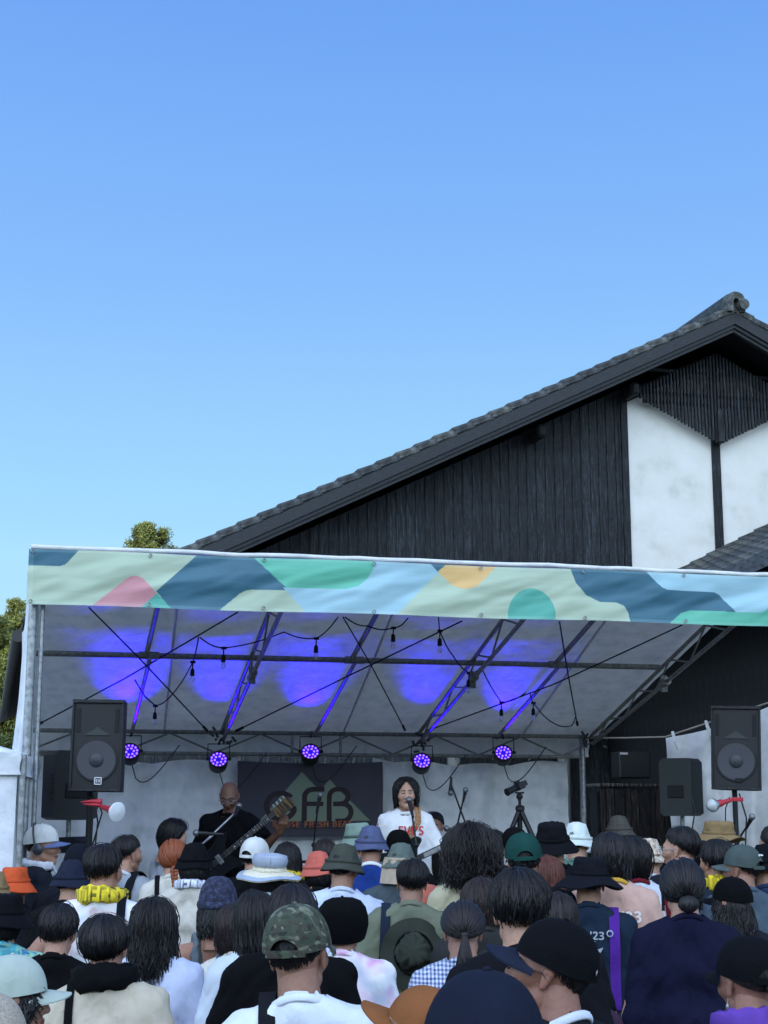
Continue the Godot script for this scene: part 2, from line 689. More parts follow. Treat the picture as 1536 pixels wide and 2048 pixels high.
func build_house() -> void:
	var house := thing("timber_house", "dark timber gabled house with white plaster gable and tiled roof behind the stage tent", "house", bt(0, 0, 0))
	var base := house.global_position
	var inv := Transform3D(Basis.IDENTITY, -base)
	var woods := []
	for k in 4:
		woods.append(wood("black_wood%d" % k, ["434a50", "343b41", "4f575e", "3a4147"][k], k))
	var dark := wood("dark_board", "2a2e33", 2)
	var X := func(s: float, t: float, h: float) -> Transform3D: return inv * bxf(s, t, h)
	# wall core behind the boards
	var b := B.new()
	b.xf = X.call(0, 0.82, 0)
	b.prism(PackedVector2Array([Vector2(0.75, 0), Vector2(16.3, 0), Vector2(16.3, roof_y(16.3) - 0.35), Vector2(RIDGE_S, roof_y(RIDGE_S) - 0.35), Vector2(0.75, roof_y(0.75) - 0.35)]), -0.2)
	part("wall", b, dark, house)
	for side in [0.75, 16.3]:
		b = B.new()
		b.xf = X.call(side, 1.02, 0)
		b.box(Vector3(0.1 if side < 5 else -0.1, (roof_y(side) - 0.35) * 0.5, -7.0), Vector3(0.2, roof_y(side) - 0.35, 14.0))
		part("side_wall", b, dark, house)
	b = B.new()
	b.xf = X.call(0, 15.0, 0)
	b.prism(PackedVector2Array([Vector2(0.75, 0), Vector2(16.3, 0), Vector2(16.3, roof_y(16.3) - 0.35), Vector2(RIDGE_S, roof_y(RIDGE_S) - 0.35), Vector2(0.75, roof_y(0.75) - 0.35)]), -0.2)
	part("back_wall", b, dark, house)
	# board cladding, plank by plank, left of the plaster
	var s := 0.78
	var k := 0
	while s < 7.20:
		var w := 0.112 + rng.randf() * 0.012
		w = min(w, 7.225 - s)
		b = B.new()
		b.xf = X.call(s, 0.70 + rng.randf() * 0.008, 0)
		var y0 := 0.12
		var ya := roof_y(s) - 0.30
		var yb := roof_y(s + w) - 0.30
		b.prism(PackedVector2Array([Vector2(0, y0), Vector2(w - 0.017, y0), Vector2(w - 0.017, yb), Vector2(0, ya)]), -0.04)
		# a thin cover strip over the joint
		b.prism(PackedVector2Array([Vector2(w - 0.022, y0), Vector2(w + 0.004, y0), Vector2(w + 0.004, yb), Vector2(w - 0.022, yb)]), 0.014)
		part("plank", b, woods[rng.randi() % 4], house)
		s += w
		k += 1
	# corner post between boards and plaster, plaster fields, centre post
	for q in [[7.225, 7.315, 0.0], [RIDGE_S - 0.055, RIDGE_S + 0.055, 0.0], [9.725, 9.815, 0.0]]:
		b = B.new()
		b.xf = X.call(q[0], 0.665, 0)
		var wq: float = q[1] - q[0]
		b.box(Vector3(wq * 0.5, (roof_y(q[0]) - 0.4) * 0.5, -0.03), Vector3(wq, roof_y(q[0]) - 0.4, 0.07), Basis.IDENTITY, 0.006)
		part("post", b, woods[1], house)
	var plaster := mat("plaster", hexc("eceae2"), 0.95)
	plaster.albedo_texture = noise_tex("plaster_tone", 81, 0.006, [[0.0, "dededa"], [0.25, "f2f2ee"], [0.5, "fafaf8"], [1.0, "ffffff"]], 512, false, 1.0, 6)
	plaster.normal_enabled = true
	plaster.normal_texture = noise_tex("plaster_bump", 83, 0.04, [], 256, true, 2.0, 4)
	plaster.normal_scale = 0.25
	tri(plaster, Vector3.ONE * 0.6)
	for q in [[7.315, RIDGE_S - 0.055], [RIDGE_S + 0.055, 9.725]]:
		b = B.new()
		b.xf = X.call(q[0], 0.70, 0)
		var w2: float = q[1] - q[0]
		var pg := PackedVector2Array([Vector2(0, 3.2), Vector2(w2, 3.2), Vector2(w2, roof_y(q[1]) - 0.5), Vector2(0, roof_y(q[0]) - 0.5)])
		b.prism(pg, -0.1)
		part("plaster_wall", b, plaster, house)
	s = 9.82
	while s < 16.2:
		b = B.new()
		b.xf = X.call(s, 0.70, 0)
		b.prism(PackedVector2Array([Vector2(0, 0.1), Vector2(0.108, 0.1), Vector2(0.108, roof_y(s + 0.108) - 0.36), Vector2(0, roof_y(s) - 0.36)]), -0.04)
		part("plank", b, woods[rng.randi() % 4], house)
		s += 0.12
	# lattice of hanging slats under the peak
	var lat := part("lattice", latt_rails(X), woods[1], house)
	s = 7.36
	while s < 9.70:
		b = B.new()
		b.xf = X.call(s, 0.56, 0)
		var low := 7.06 - (1.16 - absf(s - RIDGE_S)) * 0.50
		low += rng.randf() * 0.012
		var top := roof_y(s) - 0.40
		b.box(Vector3(0, (top + low) * 0.5, 0), Vector3(0.027, top - low, 0.04), Basis.IDENTITY, 0.004)
		part("slat", b, woods[k % 4], lat)
		k += 1
		s += 0.0465
	b = B.new()
	b.xf = X.call(RIDGE_S, 0.54, 0)
	b.box(Vector3(0, 6.72, 0), Vector3(0.07, 0.42, 0.07), Basis.IDENTITY, 0.008)
	part("pendant_post", b, woods[0], lat)
	# roof slabs with soffit boards
	for sd in [-1.0, 1.0]:
		b = B.new()
		b.xf = X.call(0, 0.04, 0)
		var e0: float = RIDGE_S + sd * (RIDGE_S + 0.0)
		var pts := PackedVector2Array([Vector2(e0, roof_y(e0) - 0.03), Vector2(RIDGE_S, roof_y(RIDGE_S) - 0.03), Vector2(RIDGE_S, roof_y(RIDGE_S) - 0.14), Vector2(e0, roof_y(e0) - 0.14)])
		b.prism(pts, -15.6)
		part("roof", b, dark, house)
		# barge boards in three steps
		for q in [[0.03, 0.175, 0.0, 0.05], [0.175, 0.222, 0.028, 0.06], [0.222, 0.268, 0.055, 0.07]]:
			b = B.new()
			b.xf = X.call(0, q[2], 0)
			b.prism(PackedVector2Array([Vector2(e0, roof_y(e0) - q[0]), Vector2(RIDGE_S, roof_y(RIDGE_S) - q[0]), Vector2(RIDGE_S, roof_y(RIDGE_S) - q[1]), Vector2(e0, roof_y(e0) - q[1])]), -q[3])
			part("barge_board", b, barge_mat(), house)
	# purlin ends under the overhang
	for ps in [0.9, 6.05, 7.3, 9.75, 11.0]:
		b = B.new()
		b.xf = X.call(ps, 0.34, roof_y(ps) - 0.40)
		b.box(Vector3(0, 0, -0.2), Vector3(0.12, 0.16, 0.4), Basis.IDENTITY, 0.03)
		part("purlin", b, dark, house)
	# roof tiles: the verge course one by one, then the courses behind
	var tm := [tile_mat("tile_a", "54585a"), tile_mat("tile_b", "454a4d"), tile_mat("tile_c", "676a66")]
	var vt := verge_tile()
	var ft := field_tile()
	for sd in [-1.0, 1.0]:
		var ang: float = atan(SLOPE) * -sd
		var n := 37 if sd < 0 else 12
		for j in n:
			var along := 0.12 + j * 0.256
			var ss: float = RIDGE_S + sd * along * cos(atan(SLOPE))
			var yy := roof_y(ss)
			var t: Transform3D = X.call(ss, 0.02, yy + 0.012)
			t.basis = t.basis * Basis(Vector3(0, 0, 1), ang + (0.085 if sd > 0 else -0.085) + rng.randf_range(-0.012, 0.012))
			if sd < 0:
				t.basis = t.basis * Basis.from_scale(Vector3(-1, 1, 1))
			part("tile", vt, tm[rng.randi() % 3], house, t)
		# courses further back, one mesh each side
		var fb := B.new()
		for r in range(1, 20):
			for j in (37 if sd < 0 else 20):
				var along2 := 0.12 + j * 0.256
				var s2: float = RIDGE_S + sd * along2 * cos(atan(SLOPE))
				var t2: Transform3D = X.call(s2, 0.02 + r * 0.27, roof_y(s2) + 0.012)
				t2.basis = t2.basis * Basis(Vector3(0, 0, 1), ang + (0.05 if sd > 0 else -0.05)) * Basis.from_scale(Vector3(sd, 1, 1))
				fb.add(ft, t2)
		var fo := part("roof_tiles", fb, tm[1], house)
		fo.set_meta("kind", "stuff")
	# ridge and its end tile
	b = B.new()
	b.xf = X.call(RIDGE_S, 0.0, roof_y(RIDGE_S))
	b.box(Vector3(0, 0.07, -7.8), Vector3(0.26, 0.14, 15.5), Basis.IDENTITY, 0.03)
	var rc := []
	for i in 2:
		rc.append(Vector3(0, 0.15, -0.1 - 15.3 * i))
	b.tube(rc, 0.10, 12)
	var rd := part("ridge", b, tm[1], house)
	b = B.new()
	b.xf = X.call(RIDGE_S, -0.06, roof_y(RIDGE_S) + 0.02) * Transform3D(Basis.from_scale(Vector3(0.78, 0.82, 1)), Vector3.ZERO)
	var arch := PackedVector2Array([Vector2(-0.15, -0.06), Vector2(-0.06, -0.06), Vector2(-0.055, 0.10), Vector2(-0.03, 0.145), Vector2(0.03, 0.145), Vector2(0.055, 0.10), Vector2(0.06, -0.06), Vector2(0.15, -0.06), Vector2(0.145, 0.16), Vector2(0.11, 0.22), Vector2(0.04, 0.25), Vector2(-0.04, 0.25), Vector2(-0.11, 0.22), Vector2(-0.145, 0.16)])
	b.prism(arch, -0.16)
	b.box(Vector3(0, 0.06, -0.1), Vector3(0.13, 0.2, 0.04))
	b.tube([Vector3(0.10, 0.04, 0.06), Vector3(0.10, 0.04, -0.15)], 0.085, 14)
	part("ridge_end_tile", b, tm[2], rd)
	# gutter along the left eave with its downpipe
	b = B.new()
	b.xf = X.call(0, 0, 0)
	b.tube([Vector3(-0.06, roof_y(0) - 0.13, 0.0), Vector3(-0.06, roof_y(0) - 0.13, -15.4)], 0.07, 10)
	part("gutter", b, mat("gutter_metal", hexc("2a2b2c"), 0.5), house)
	build_wing()
	build_porch()

func latt_rails(X: Callable) -> B:
	var b := B.new()
	for h in [7.0, 7.12, 7.42]:
		var half: float = 1.15 if h > 7.05 else 1.02
		b.xf = X.call(RIDGE_S, 0.60, h)
		b.box(Vector3.ZERO, Vector3(half * 2, 0.04, 0.035))
	return b

func barge_mat() -> StandardMaterial3D:
	if mats.has("barge"):
		return mats["barge"]
	var m := mat("barge", hexc("353a3e"), 0.62)
	m.albedo_texture = noise_tex("barge_tone", 91, 0.02, [[0.0, "8c8c8e"], [0.6, "b4b4b6"], [0.775, "c4c4c4"], [0.80, "ffffff"], [1.0, "ffffff"]], 512, false, 1.0, 5)
	m.normal_enabled = true
	m.normal_texture = noise_tex("wood_bump", 55, 0.03, [], 512, true, 7.0, 4)
	m.normal_scale = 0.3
	return tri(m, Vector3(1.3, 4.0, 4.0))

func tile_mat(key: String, hexa: String) -> StandardMaterial3D:
	if mats.has(key):
		return mats[key]
	var m := mat(key, hexc(hexa), 0.6)
	m.albedo_texture = noise_tex("tile_tone", 95, 0.02, [[0.0, "5c5a52"], [0.4, "a8a8a2"], [0.65, "d2d2ca"], [0.8, "ffffff"]], 256, false, 1.0, 5)
	m.normal_enabled = true
	m.normal_texture = noise_tex("cloth_bump", 8, 0.018, [], 256, true, 5.0, 5)
	return tri(m, Vector3.ONE * 2.3)

# a verge tile: a flat pan with a lip turned down over the barge board; x runs downslope
func verge_tile() -> ArrayMesh:
	var b := B.new()
	b.box(Vector3(0.02, 0.034, -0.13), Vector3(0.30, 0.044, 0.30), Basis.IDENTITY, 0.016)
	b.box(Vector3(0.02, 0.002, 0.015), Vector3(0.30, 0.082, 0.035), Basis.IDENTITY, 0.016)
	return b.mesh()

func wing_tile() -> B:
	var b := B.new()
	var g := PackedVector3Array()
	for j in 3:
		for i in 9:
			var u := i / 8.0
			g.append(Vector3([-0.12, 0.13, 0.132][j], [0.0, 0.016, -0.02][j] + 0.012 * cos(u * TAU) + (0.016 if u > 0.86 else 0.0), -0.262 * u))
	b.grid(g, 9, 3, false, true)
	return b

func field_tile() -> B:
	var b := B.new()
	var g := PackedVector3Array()
	for j in 2:
		for i in 5:
			g.append(Vector3(-0.13 + 0.30 * j, 0.04 - j * 0.0, -0.27 + 0.0675 * i + 0.0) + Vector3(0, [0.0, -0.03, -0.035, -0.005, 0.02][i], 0))
	b.grid(g, 5, 2, false, true)
	b.box(Vector3(0.165, 0.02, -0.13), Vector3(0.012, 0.04, 0.26))
	return b

func build_wing() -> void:
	# the lower wing that runs forward from the gable on the right
	var w := thing("house_wing", "lower tiled wing of dark boards running forward from the right of the gable", "house", bt(8.6, -4, 0))
	var inv := Transform3D(Basis.IDENTITY, -w.position)
	var dark := wood("dark_board", "2a2e33", 2)
	var X := func(s: float, t: float, h: float) -> Transform3D: return inv * bxf(s, t, h)
	var ry := func(s: float) -> float: return 3.86 + 0.5 * (5.0 - absf(s - 11.0))
	var b := B.new()
	for q in [6.9, 14.9]:
		b = B.new()
		b.xf = X.call(q, 0.55, 0)
		b.box(Vector3(0.1, 2.0, 2.6), Vector3(0.2, 4.0, 5.2))
		part("wall", b, dark, w)
	b = B.new()
	b.xf = X.call(0, -4.6, 0)
	b.prism(PackedVector2Array([Vector2(6.9, 0), Vector2(15.1, 0), Vector2(15.1, ry.call(15.1) - 0.12), Vector2(11, ry.call(11.0) - 0.12), Vector2(6.9, ry.call(6.9) - 0.12)]), -0.2)
	part("gable_wall", b, dark, w)
	for sd in [-1.0, 1.0]:
		b = B.new()
		b.xf = X.call(0, 0.66, 0)
		var e: float = 11.0 + sd * 5.0
		b.prism(PackedVector2Array([Vector2(e, ry.call(e) - 0.02), Vector2(11, ry.call(11.0) - 0.02), Vector2(11, ry.call(11.0) - 0.12), Vector2(e, ry.call(e) - 0.12)]), 5.8)
		part("roof", b, dark, w)
	# tiles of the slope that faces the stage, one by one near the gable
	var tm := [tile_mat("tile_a", "54585a"), tile_mat("tile_b", "454a4d"), tile_mat("tile_c", "676a66")]
	var ft := wing_tile().mesh()
	var ang := atan(0.5)
	var rest := B.new()
	var fb := wing_tile()
	for r in 21:
		for j in 22:
			var along := 0.14 + j * 0.25
			var s: float = 11.0 - along * cos(ang)
			var t: Transform3D = X.call(s, 0.60 - r * 0.27, ry.call(s) + 0.02 + rng.randf() * 0.006)
			t.basis = t.basis * Basis.from_scale(Vector3(-1, 1, 1)) * Basis(Vector3(0, 0, 1), -ang)
			if r < 15 and j > 2 and j < 20:
				part("tile", ft, tm[rng.randi() % 3], w, t)
			else:
				rest.add(fb, t)
	var ro := part("roof_tiles", rest, tm[1], w)
	ro.set_meta("kind", "stuff")
	b = B.new()
	b.xf = X.call(11, 0.6, ry.call(11.0))
	b.tube([Vector3(0, 0.08, 0), Vector3(0, 0.08, 5.6)], 0.13, 12)
	part("ridge", b, tm[1], w)
	b = B.new()
	b.xf = X.call(5.93, 0.6, ry.call(6.0) - 0.08)
	b.tube([Vector3(0, 0, 0), Vector3(0, 0, 5.6)], 0.06, 8)
	part("gutter", b, mat("gutter_metal", hexc("2a2b2c"), 0.5), w)

func build_porch() -> void:
	# small entrance roof, pillar, counter of boards in the shade right of the stage
	var p := thing("porch", "shaded entrance porch with a small hipped roof between the stage and the right wing", "porch", bt(5.6, 0.2, 0))
	var inv := Transform3D(Basis.IDENTITY, -p.position)
	var dark := wood("dark_board", "2a2e33", 2)
	var b := B.new()
	b.xf = inv * bxf(5.45, 0.68, 2.98)
	b.prism(PackedVector2Array([Vector2(-0.75, 0), Vector2(1.0, 0), Vector2(1.0, 0.05), Vector2(0.12, 0.40), Vector2(-0.75, 0.05)]), 0.75)
	part("porch_roof", b, tile_mat("tile_b", "454a4d"), p)
	b = B.new()
	b.xf = inv * bxf(5.45, 0.6, 2.86)
	b.box(Vector3(0.1, 0.05, 0.25), Vector3(1.6, 0.1, 0.55), Basis.IDENTITY, 0.01)
	part("beam", b, dark, p)
	for q in [4.86, 6.2]:
		b = B.new()
		b.xf = inv * bxf(q, 0.25, 0)
		b.tube([Vector3(0, 0, 0), Vector3(0, 2.86, 0)], 0.075, 14)
		part("pillar", b, mat("concrete", hexc("6c6e6a"), 0.9), p)
	var c := thing("board_counter", "dark board counter with a pale worn top edge below the porch", "counter", Vector3(2.513, 1.819, -16.200))
	c.rotation.y = 0.232
	c.position.y = 0
	b = B.new()
	b.box(Vector3(0, 2.17, 0), Vector3(0.76, 0.035, 0.34), Basis.IDENTITY, 0.008)
	part("counter_top", b, wood("pale_wood", "8a8076", 1), c)
	var x := -0.34
	var i := 0
	while x < 0.36:
		b = B.new()
		var ww := 0.06 + 0.03 * ((i * 7) % 3)
		b.box(Vector3(x + ww * 0.5, 1.07, 0.12 + 0.008 * (i % 2)), Vector3(ww - 0.008, 2.14, 0.025), Basis.IDENTITY, 0.004)
		part("board", b, wood("brown_wood%d" % (i % 3), ["4a403c", "5a5048", "3a3432"][i % 3], i % 3), c)
		x += ww
		i += 1
	b = B.new()
	b.box(Vector3(0, 1.05, -0.05), Vector3(0.7, 2.1, 0.2))
	part("counter_back", b, dark, c)
	var bx := thing("black_case", "black flight case standing on the board counter", "case", Vector3(2.547, 2.239, -16.100))
	bx.rotation.y = 0.232
	b = B.new()
	b.box(Vector3(0, 0.135, 0), Vector3(0.34, 0.27, 0.24), Basis.IDENTITY, 0.012)
	part("case_body", b, mat("case_black", hexc("0e1110"), 0.6), bx)
	b = B.new()
	b.box(Vector3(-0.12, 0.25, 0.122), Vector3(0.08, 0.02, 0.01))
	part("case_tag", b, mat("pale_plastic", hexc("a8a8a4"), 0.6), bx)

func build_trees() -> void:
	conifer("tree", "round topped evergreen rising behind the left slope of the tiled roof", Vector3(-9.572, 13.568, -62.000), 1.75, 8.0, 0.8, 11)
	conifer("tree", "tall pointed evergreen at the left edge beside the stage tent", Vector3(-12.525, 8.898, -52.000), 2.1, 9.0, 1.1, 12)
	conifer("tree", "lower evergreen leaning out of the left edge of the picture", Vector3(-12.744, 8.251, -50.000), 1.9, 8.0, 1.0, 13)

# top point, crown radius, crown height, pointedness
func conifer(called: String, label: String, top: Vector3, rad: float, high: float, point: float, seed_: int) -> void:
	var t := thing(called, label, "tree", Vector3(top.x, 0, top.z), 0, "trees behind the stage")
	var r := RandomNumberGenerator.new()
	r.seed = seed_
	var b := B.new()
	var pts := []
	var rr := []
	for i in 8:
		pts.append(Vector3(sin(i * 1.3) * 0.08, top.y * i / 7.0 * 0.97, cos(i * 1.7) * 0.08))
		rr.append(lerpf(0.30, 0.02, i / 7.0))
	b.tube(pts, rr, 9)
	# limbs
	var leaf := B.new()
	leaf.poly([Vector3(0, 0, 0), Vector3(0.05, 0.014, 0.02), Vector3(0.13, 0, 0), Vector3(0.05, -0.01, -0.02)], Vector3(0.05, -1, 0))
	leaf.poly([Vector3(0.02, 0, 0), Vector3(0.05, 0.05, 0.012), Vector3(0.09, 0.09, 0), Vector3(0.04, 0.04, -0.012)], Vector3(0.05, -1, 0))
	leaf.poly([Vector3(0.02, 0, 0), Vector3(0.05, -0.05, 0.012), Vector3(0.09, -0.08, 0.01), Vector3(0.04, -0.04, -0.012)], Vector3(0.05, -1, 0))
	var xs: Array[Transform3D] = []
	var cs: Array[Color] = []
	for k in 190:
		var f := pow(r.randf(), 0.85)
		var y := top.y - f * high
		var reach := rad * pow(sin(minf(f * 1.25 + 0.05, 1.0) * PI * 0.5), point) * r.randf_range(0.65, 1.12) * 1.4
		var az := r.randf() * TAU
		var dir := Vector3(cos(az), r.randf_range(0.15, 0.7), sin(az)).normalized()
		var a := Vector3(0, y - reach * 0.35, 0)
		var e := a + dir * reach
		b.tube([a, a.lerp(e, 0.5) + Vector3(0, -0.05, 0), e], [0.035, 0.022, 0.006], 5, false)
		var tone := r.randf_range(0.55, 1.25)
		for q in 300:
			var g := sqrt(r.randf())
			var pos := a.lerp(e, 0.25 + 0.8 * g) + Vector3(r.randfn(), r.randfn() * 0.8, r.randfn()) * 0.16 * (0.5 + reach * 0.35)
			var bas := Basis(Vector3(0, 1, 0), r.randf() * TAU) * Basis(Vector3(0, 0, 1), r.randf_range(-0.7, 1.2)) * Basis(Vector3(1, 0, 0), r.randf() * TAU)
			xs.append(Transform3D(bas.scaled(Vector3.ONE * r.randf_range(0.7, 1.5)), pos))
			var tt := tone * r.randf_range(0.7, 1.3)
			cs.append(Color(0.13 * tt, 0.17 * tt, 0.048 * tt))
	part("trunk", b, mat("bark", hexc("4a3c30"), 0.9), t)
	var mm := MultiMesh.new()
	mm.transform_format = MultiMesh.TRANSFORM_3D
	mm.use_colors = true
	var lm := mat("leaf", Color.WHITE, 0.6)
	lm.backlight_enabled = true
	lm.backlight = Color(0.25, 0.28, 0.1)
	mm.mesh = leaf.mesh()
	mm.mesh.surface_set_material(0, lm)
	mm.instance_count = xs.size()
	for i in xs.size():
		mm.set_instance_transform(i, xs[i])
		mm.set_instance_color(i, cs[i])
	var mi := MultiMeshInstance3D.new()
	mi.multimesh = mm
	mi.name = "crown"
	mi.set_meta("kind", "stuff")
	t.add_child(mi)

# ------------------------------------------------------------------ the tent stage
const RF := 3.66
const RS := 0.2889
func roof_at(t: float) -> float:
	return RF - RS * t

# fills a polygon in an image, row by row
func fill(im: Image, pts: Array, col: Color) -> void:
	var lo := 1e9
	var hi := -1e9
	for p in pts:
		lo = min(lo, p.y)
		hi = max(hi, p.y)
	for y in range(max(0, int(lo)), min(im.get_height(), int(hi) + 1)):
		var xs := []
		var yc := y + 0.5
		for i in pts.size():
			var a: Vector2 = pts[i]
			var b: Vector2 = pts[(i + 1) % pts.size()]
			if (a.y <= yc) != (b.y <= yc):
				xs.append(a.x + (yc - a.y) / (b.y - a.y) * (b.x - a.x))
		xs.sort()
		for k in range(0, xs.size() - 1, 2):
			var x0: int = clampi(int(round(xs[k])), 0, im.get_width())
			var x1: int = clampi(int(round(xs[k + 1])), 0, im.get_width())
			if x1 > x0:
				im.fill_rect(Rect2i(x0, y, x1 - x0, 1), col)

# the same corners with every sharp one rounded by r
func rounded(pts: Array, r: float) -> Array:
	var out := []
	var n := pts.size()
	for i in n:
		var p: Vector2 = pts[i]
		var a: Vector2 = pts[(i + n - 1) % n]
		var b: Vector2 = pts[(i + 1) % n]
		var rr: float = min(r, min(p.distance_to(a), p.distance_to(b)) * 0.49)
		var s := p + (a - p).normalized() * rr
		var e := p + (b - p).normalized() * rr
		for k in 7:
			var f := k / 6.0
			out.append(s.lerp(p, f).lerp(p.lerp(e, f), f))
	return out

func banner_image() -> Image:
	# drawn on the artwork's own grid: one unit is a pixel, the strip 1500 wide and 104 high
	var im := Image.create(1500, 104, false, Image.FORMAT_RGB8)
	var mint := hexc("afc1a8")
	var navy := hexc("39687a")
	var green := hexc("62b79c")
	var sky := hexc("9cc2cc")
	var pink := hexc("c98d92")
	var orange := hexc("dcb473")
	var teal := hexc("58ab98")
	im.fill(mint)
	var P := func(a: Array) -> Array:
		return a.map(func(q): return Vector2(q[0], q[1]))
	fill(im, P.call([[0, 0], [88, 0], [72, 20], [66, 27], [56, 31], [0, 31]]), navy)
	fill(im, P.call([[116, 104], [172, 54], [183, 46], [195, 45], [206, 50], [232, 78], [205, 104]]), pink)
	fill(im, P.call([[203, 104], [231, 77], [262, 104]]), teal)
	fill(im, P.call([[302, 0], [230, 73], [258, 104], [346, 104], [384, 70], [394, 64], [406, 62], [476, 62], [410, 0]]), navy)
	fill(im, P.call([[408, 0], [640, 0], [636, 18], [625, 36], [608, 50], [584, 57], [470, 57]]), green)
	fill(im, P.call([[640, 0], [752, 0], [766, 15], [682, 104], [508, 104], [464, 57], [584, 57], [608, 50], [625, 36], [636, 18]]), sky)
	fill(im, P.call([[750, 0], [782, 0], [765, 16]]), navy)
	fill(im, P.call([[780, 0], [880, 0], [850, 32], [838, 42], [822, 47], [806, 46], [792, 40], [764, 14]]), orange)
	var dome := []
	for k in 25:
		var a := PI * k / 24.0
		dome.append(Vector2(951 + cos(a) * 48, 94 - sin(a) * 52))
	dome.append(Vector2(903, 104))
	dome.append(Vector2(999, 104))
	fill(im, dome, teal)
	fill(im, P.call([[1032, 0], [1190, 0], [1223, 32], [1233, 36], [1335, 36], [1347, 41], [1380, 76], [1282, 76], [1262, 82], [1236, 104], [1154, 104], [1151, 86], [1141, 72], [1125, 66], [1092, 66], [1062, 52], [1042, 28]]), navy)
	fill(im, P.call([[1190, 0], [1500, 0], [1444, 70], [1434, 76], [1378, 76], [1347, 41], [1335, 36], [1233, 36], [1223, 32]]), sky)
	fill(im, P.call([[1500, 0], [1500, 104], [1236, 104], [1262, 82], [1282, 75], [1434, 76], [1444, 70]]), green)
	# hems, a little lighter where the cloth is doubled
	for y in 104:
		for x in 1500:
			if y > 97 or y < 5 or x < 9:
				var q := im.get_pixel(x, y)
				im.set_pixel(x, y, q.lerp(Color(0.86, 0.92, 0.9), 0.16))
	im.generate_mipmaps()
	return im

func flag_image() -> Image:
	var im := Image.create(580, 310, false, Image.FORMAT_RGB8)
	im.fill(hexc("44434a"))
	var hill := hexc("7c8a74")
	var ink := hexc("352829")
	var P := func(a: Array) -> Array:
		return a.map(func(q): return Vector2(q[0], q[1]))
	fill(im, P.call([[252, 36], [312, 100], [336, 104], [364, 66], [400, 110], [530, 244], [88, 244]]), hill)
	fill(im, P.call([[312, 100], [336, 104], [340, 98]]), hexc("44434a"))
	# rounded letters, drawn as thick strokes
	var stroke := func(pts: Array, wd: float) -> void:
		for i in pts.size() - 1:
			var a: Vector2 = pts[i]
			var b: Vector2 = pts[i + 1]
			var e := (b - a).normalized() * wd * 0.5
			var nn := Vector2(-e.y, e.x)
			var q := []
			for k in 12:
				var an := TAU * k / 12
				q.append(b + Vector2(cos(an), sin(an)) * wd * 0.5)
			fill(im, [a + nn, b + nn, b - nn, a - nn], ink)
			if i < pts.size() - 2:
				fill(im, q, ink)
	var g := []
	for k in 24:
		var an := -0.75 - k / 23.0 * 5.2
		g.append(Vector2(170 + cos(an) * 56, 182 + sin(an) * 54))
	g.append(Vector2(222, 190))
	g.append(Vector2(160, 190))
	stroke.call(g, 22)
	var f := []
	for k in 9:
		var an := -PI * 0.5 - k / 8.0 * PI * 0.5
		f.append(Vector2(298 + cos(an) * 34, 144 + sin(an) * 34))
	f.push_front(Vector2(344, 110))
	f.append(Vector2(264, 250))
	stroke.call(f, 21)
	stroke.call([Vector2(264, 172), Vector2(340, 172)], 19)
	var bb := [Vector2(364, 250), Vector2(364, 150)]
	for k in 9:
		var an := PI + k / 8.0 * PI * 0.5
		bb.append(Vector2(396 + cos(an) * 32, 142 + sin(an) * 32))
	for k in 11:
		var an := -PI * 0.5 + k / 10.0 * PI
		bb.append(Vector2(408 + cos(an) * 31, 141 + sin(an) * 31))
	bb.append(Vector2(380, 172))
	stroke.call(bb, 20)
	var b2 := [Vector2(380, 172)]
	for k in 11:
		var an := -PI * 0.5 + k / 10.0 * PI
		b2.append(Vector2(416 + cos(an) * 35, 208 + sin(an) * 36))
	b2.append(Vector2(388, 244))
	stroke.call(b2, 20)
	im.generate_mipmaps()
	return im

func sheet(fn: Callable, nu: int, nv: int) -> B:
	var b := B.new()
	var g := PackedVector3Array()
	for j in nv:
		for i in nu:
			g.append(fn.call(float(i) / (nu - 1), float(j) / (nv - 1)))
	b.grid(g, nu, nv)
	return b

func image_mat(key: String, im: Image, rough := 0.6) -> StandardMaterial3D:
	var m := StandardMaterial3D.new()
	m.albedo_texture = ImageTexture.create_from_image(im)
	m.roughness = rough
	m.normal_enabled = true
	m.normal_texture = noise_tex("tarp_bump", 18, 0.008, [], 512, true, 7.0, 5)
	m.normal_scale = 0.25
	mats[key] = m
	return m

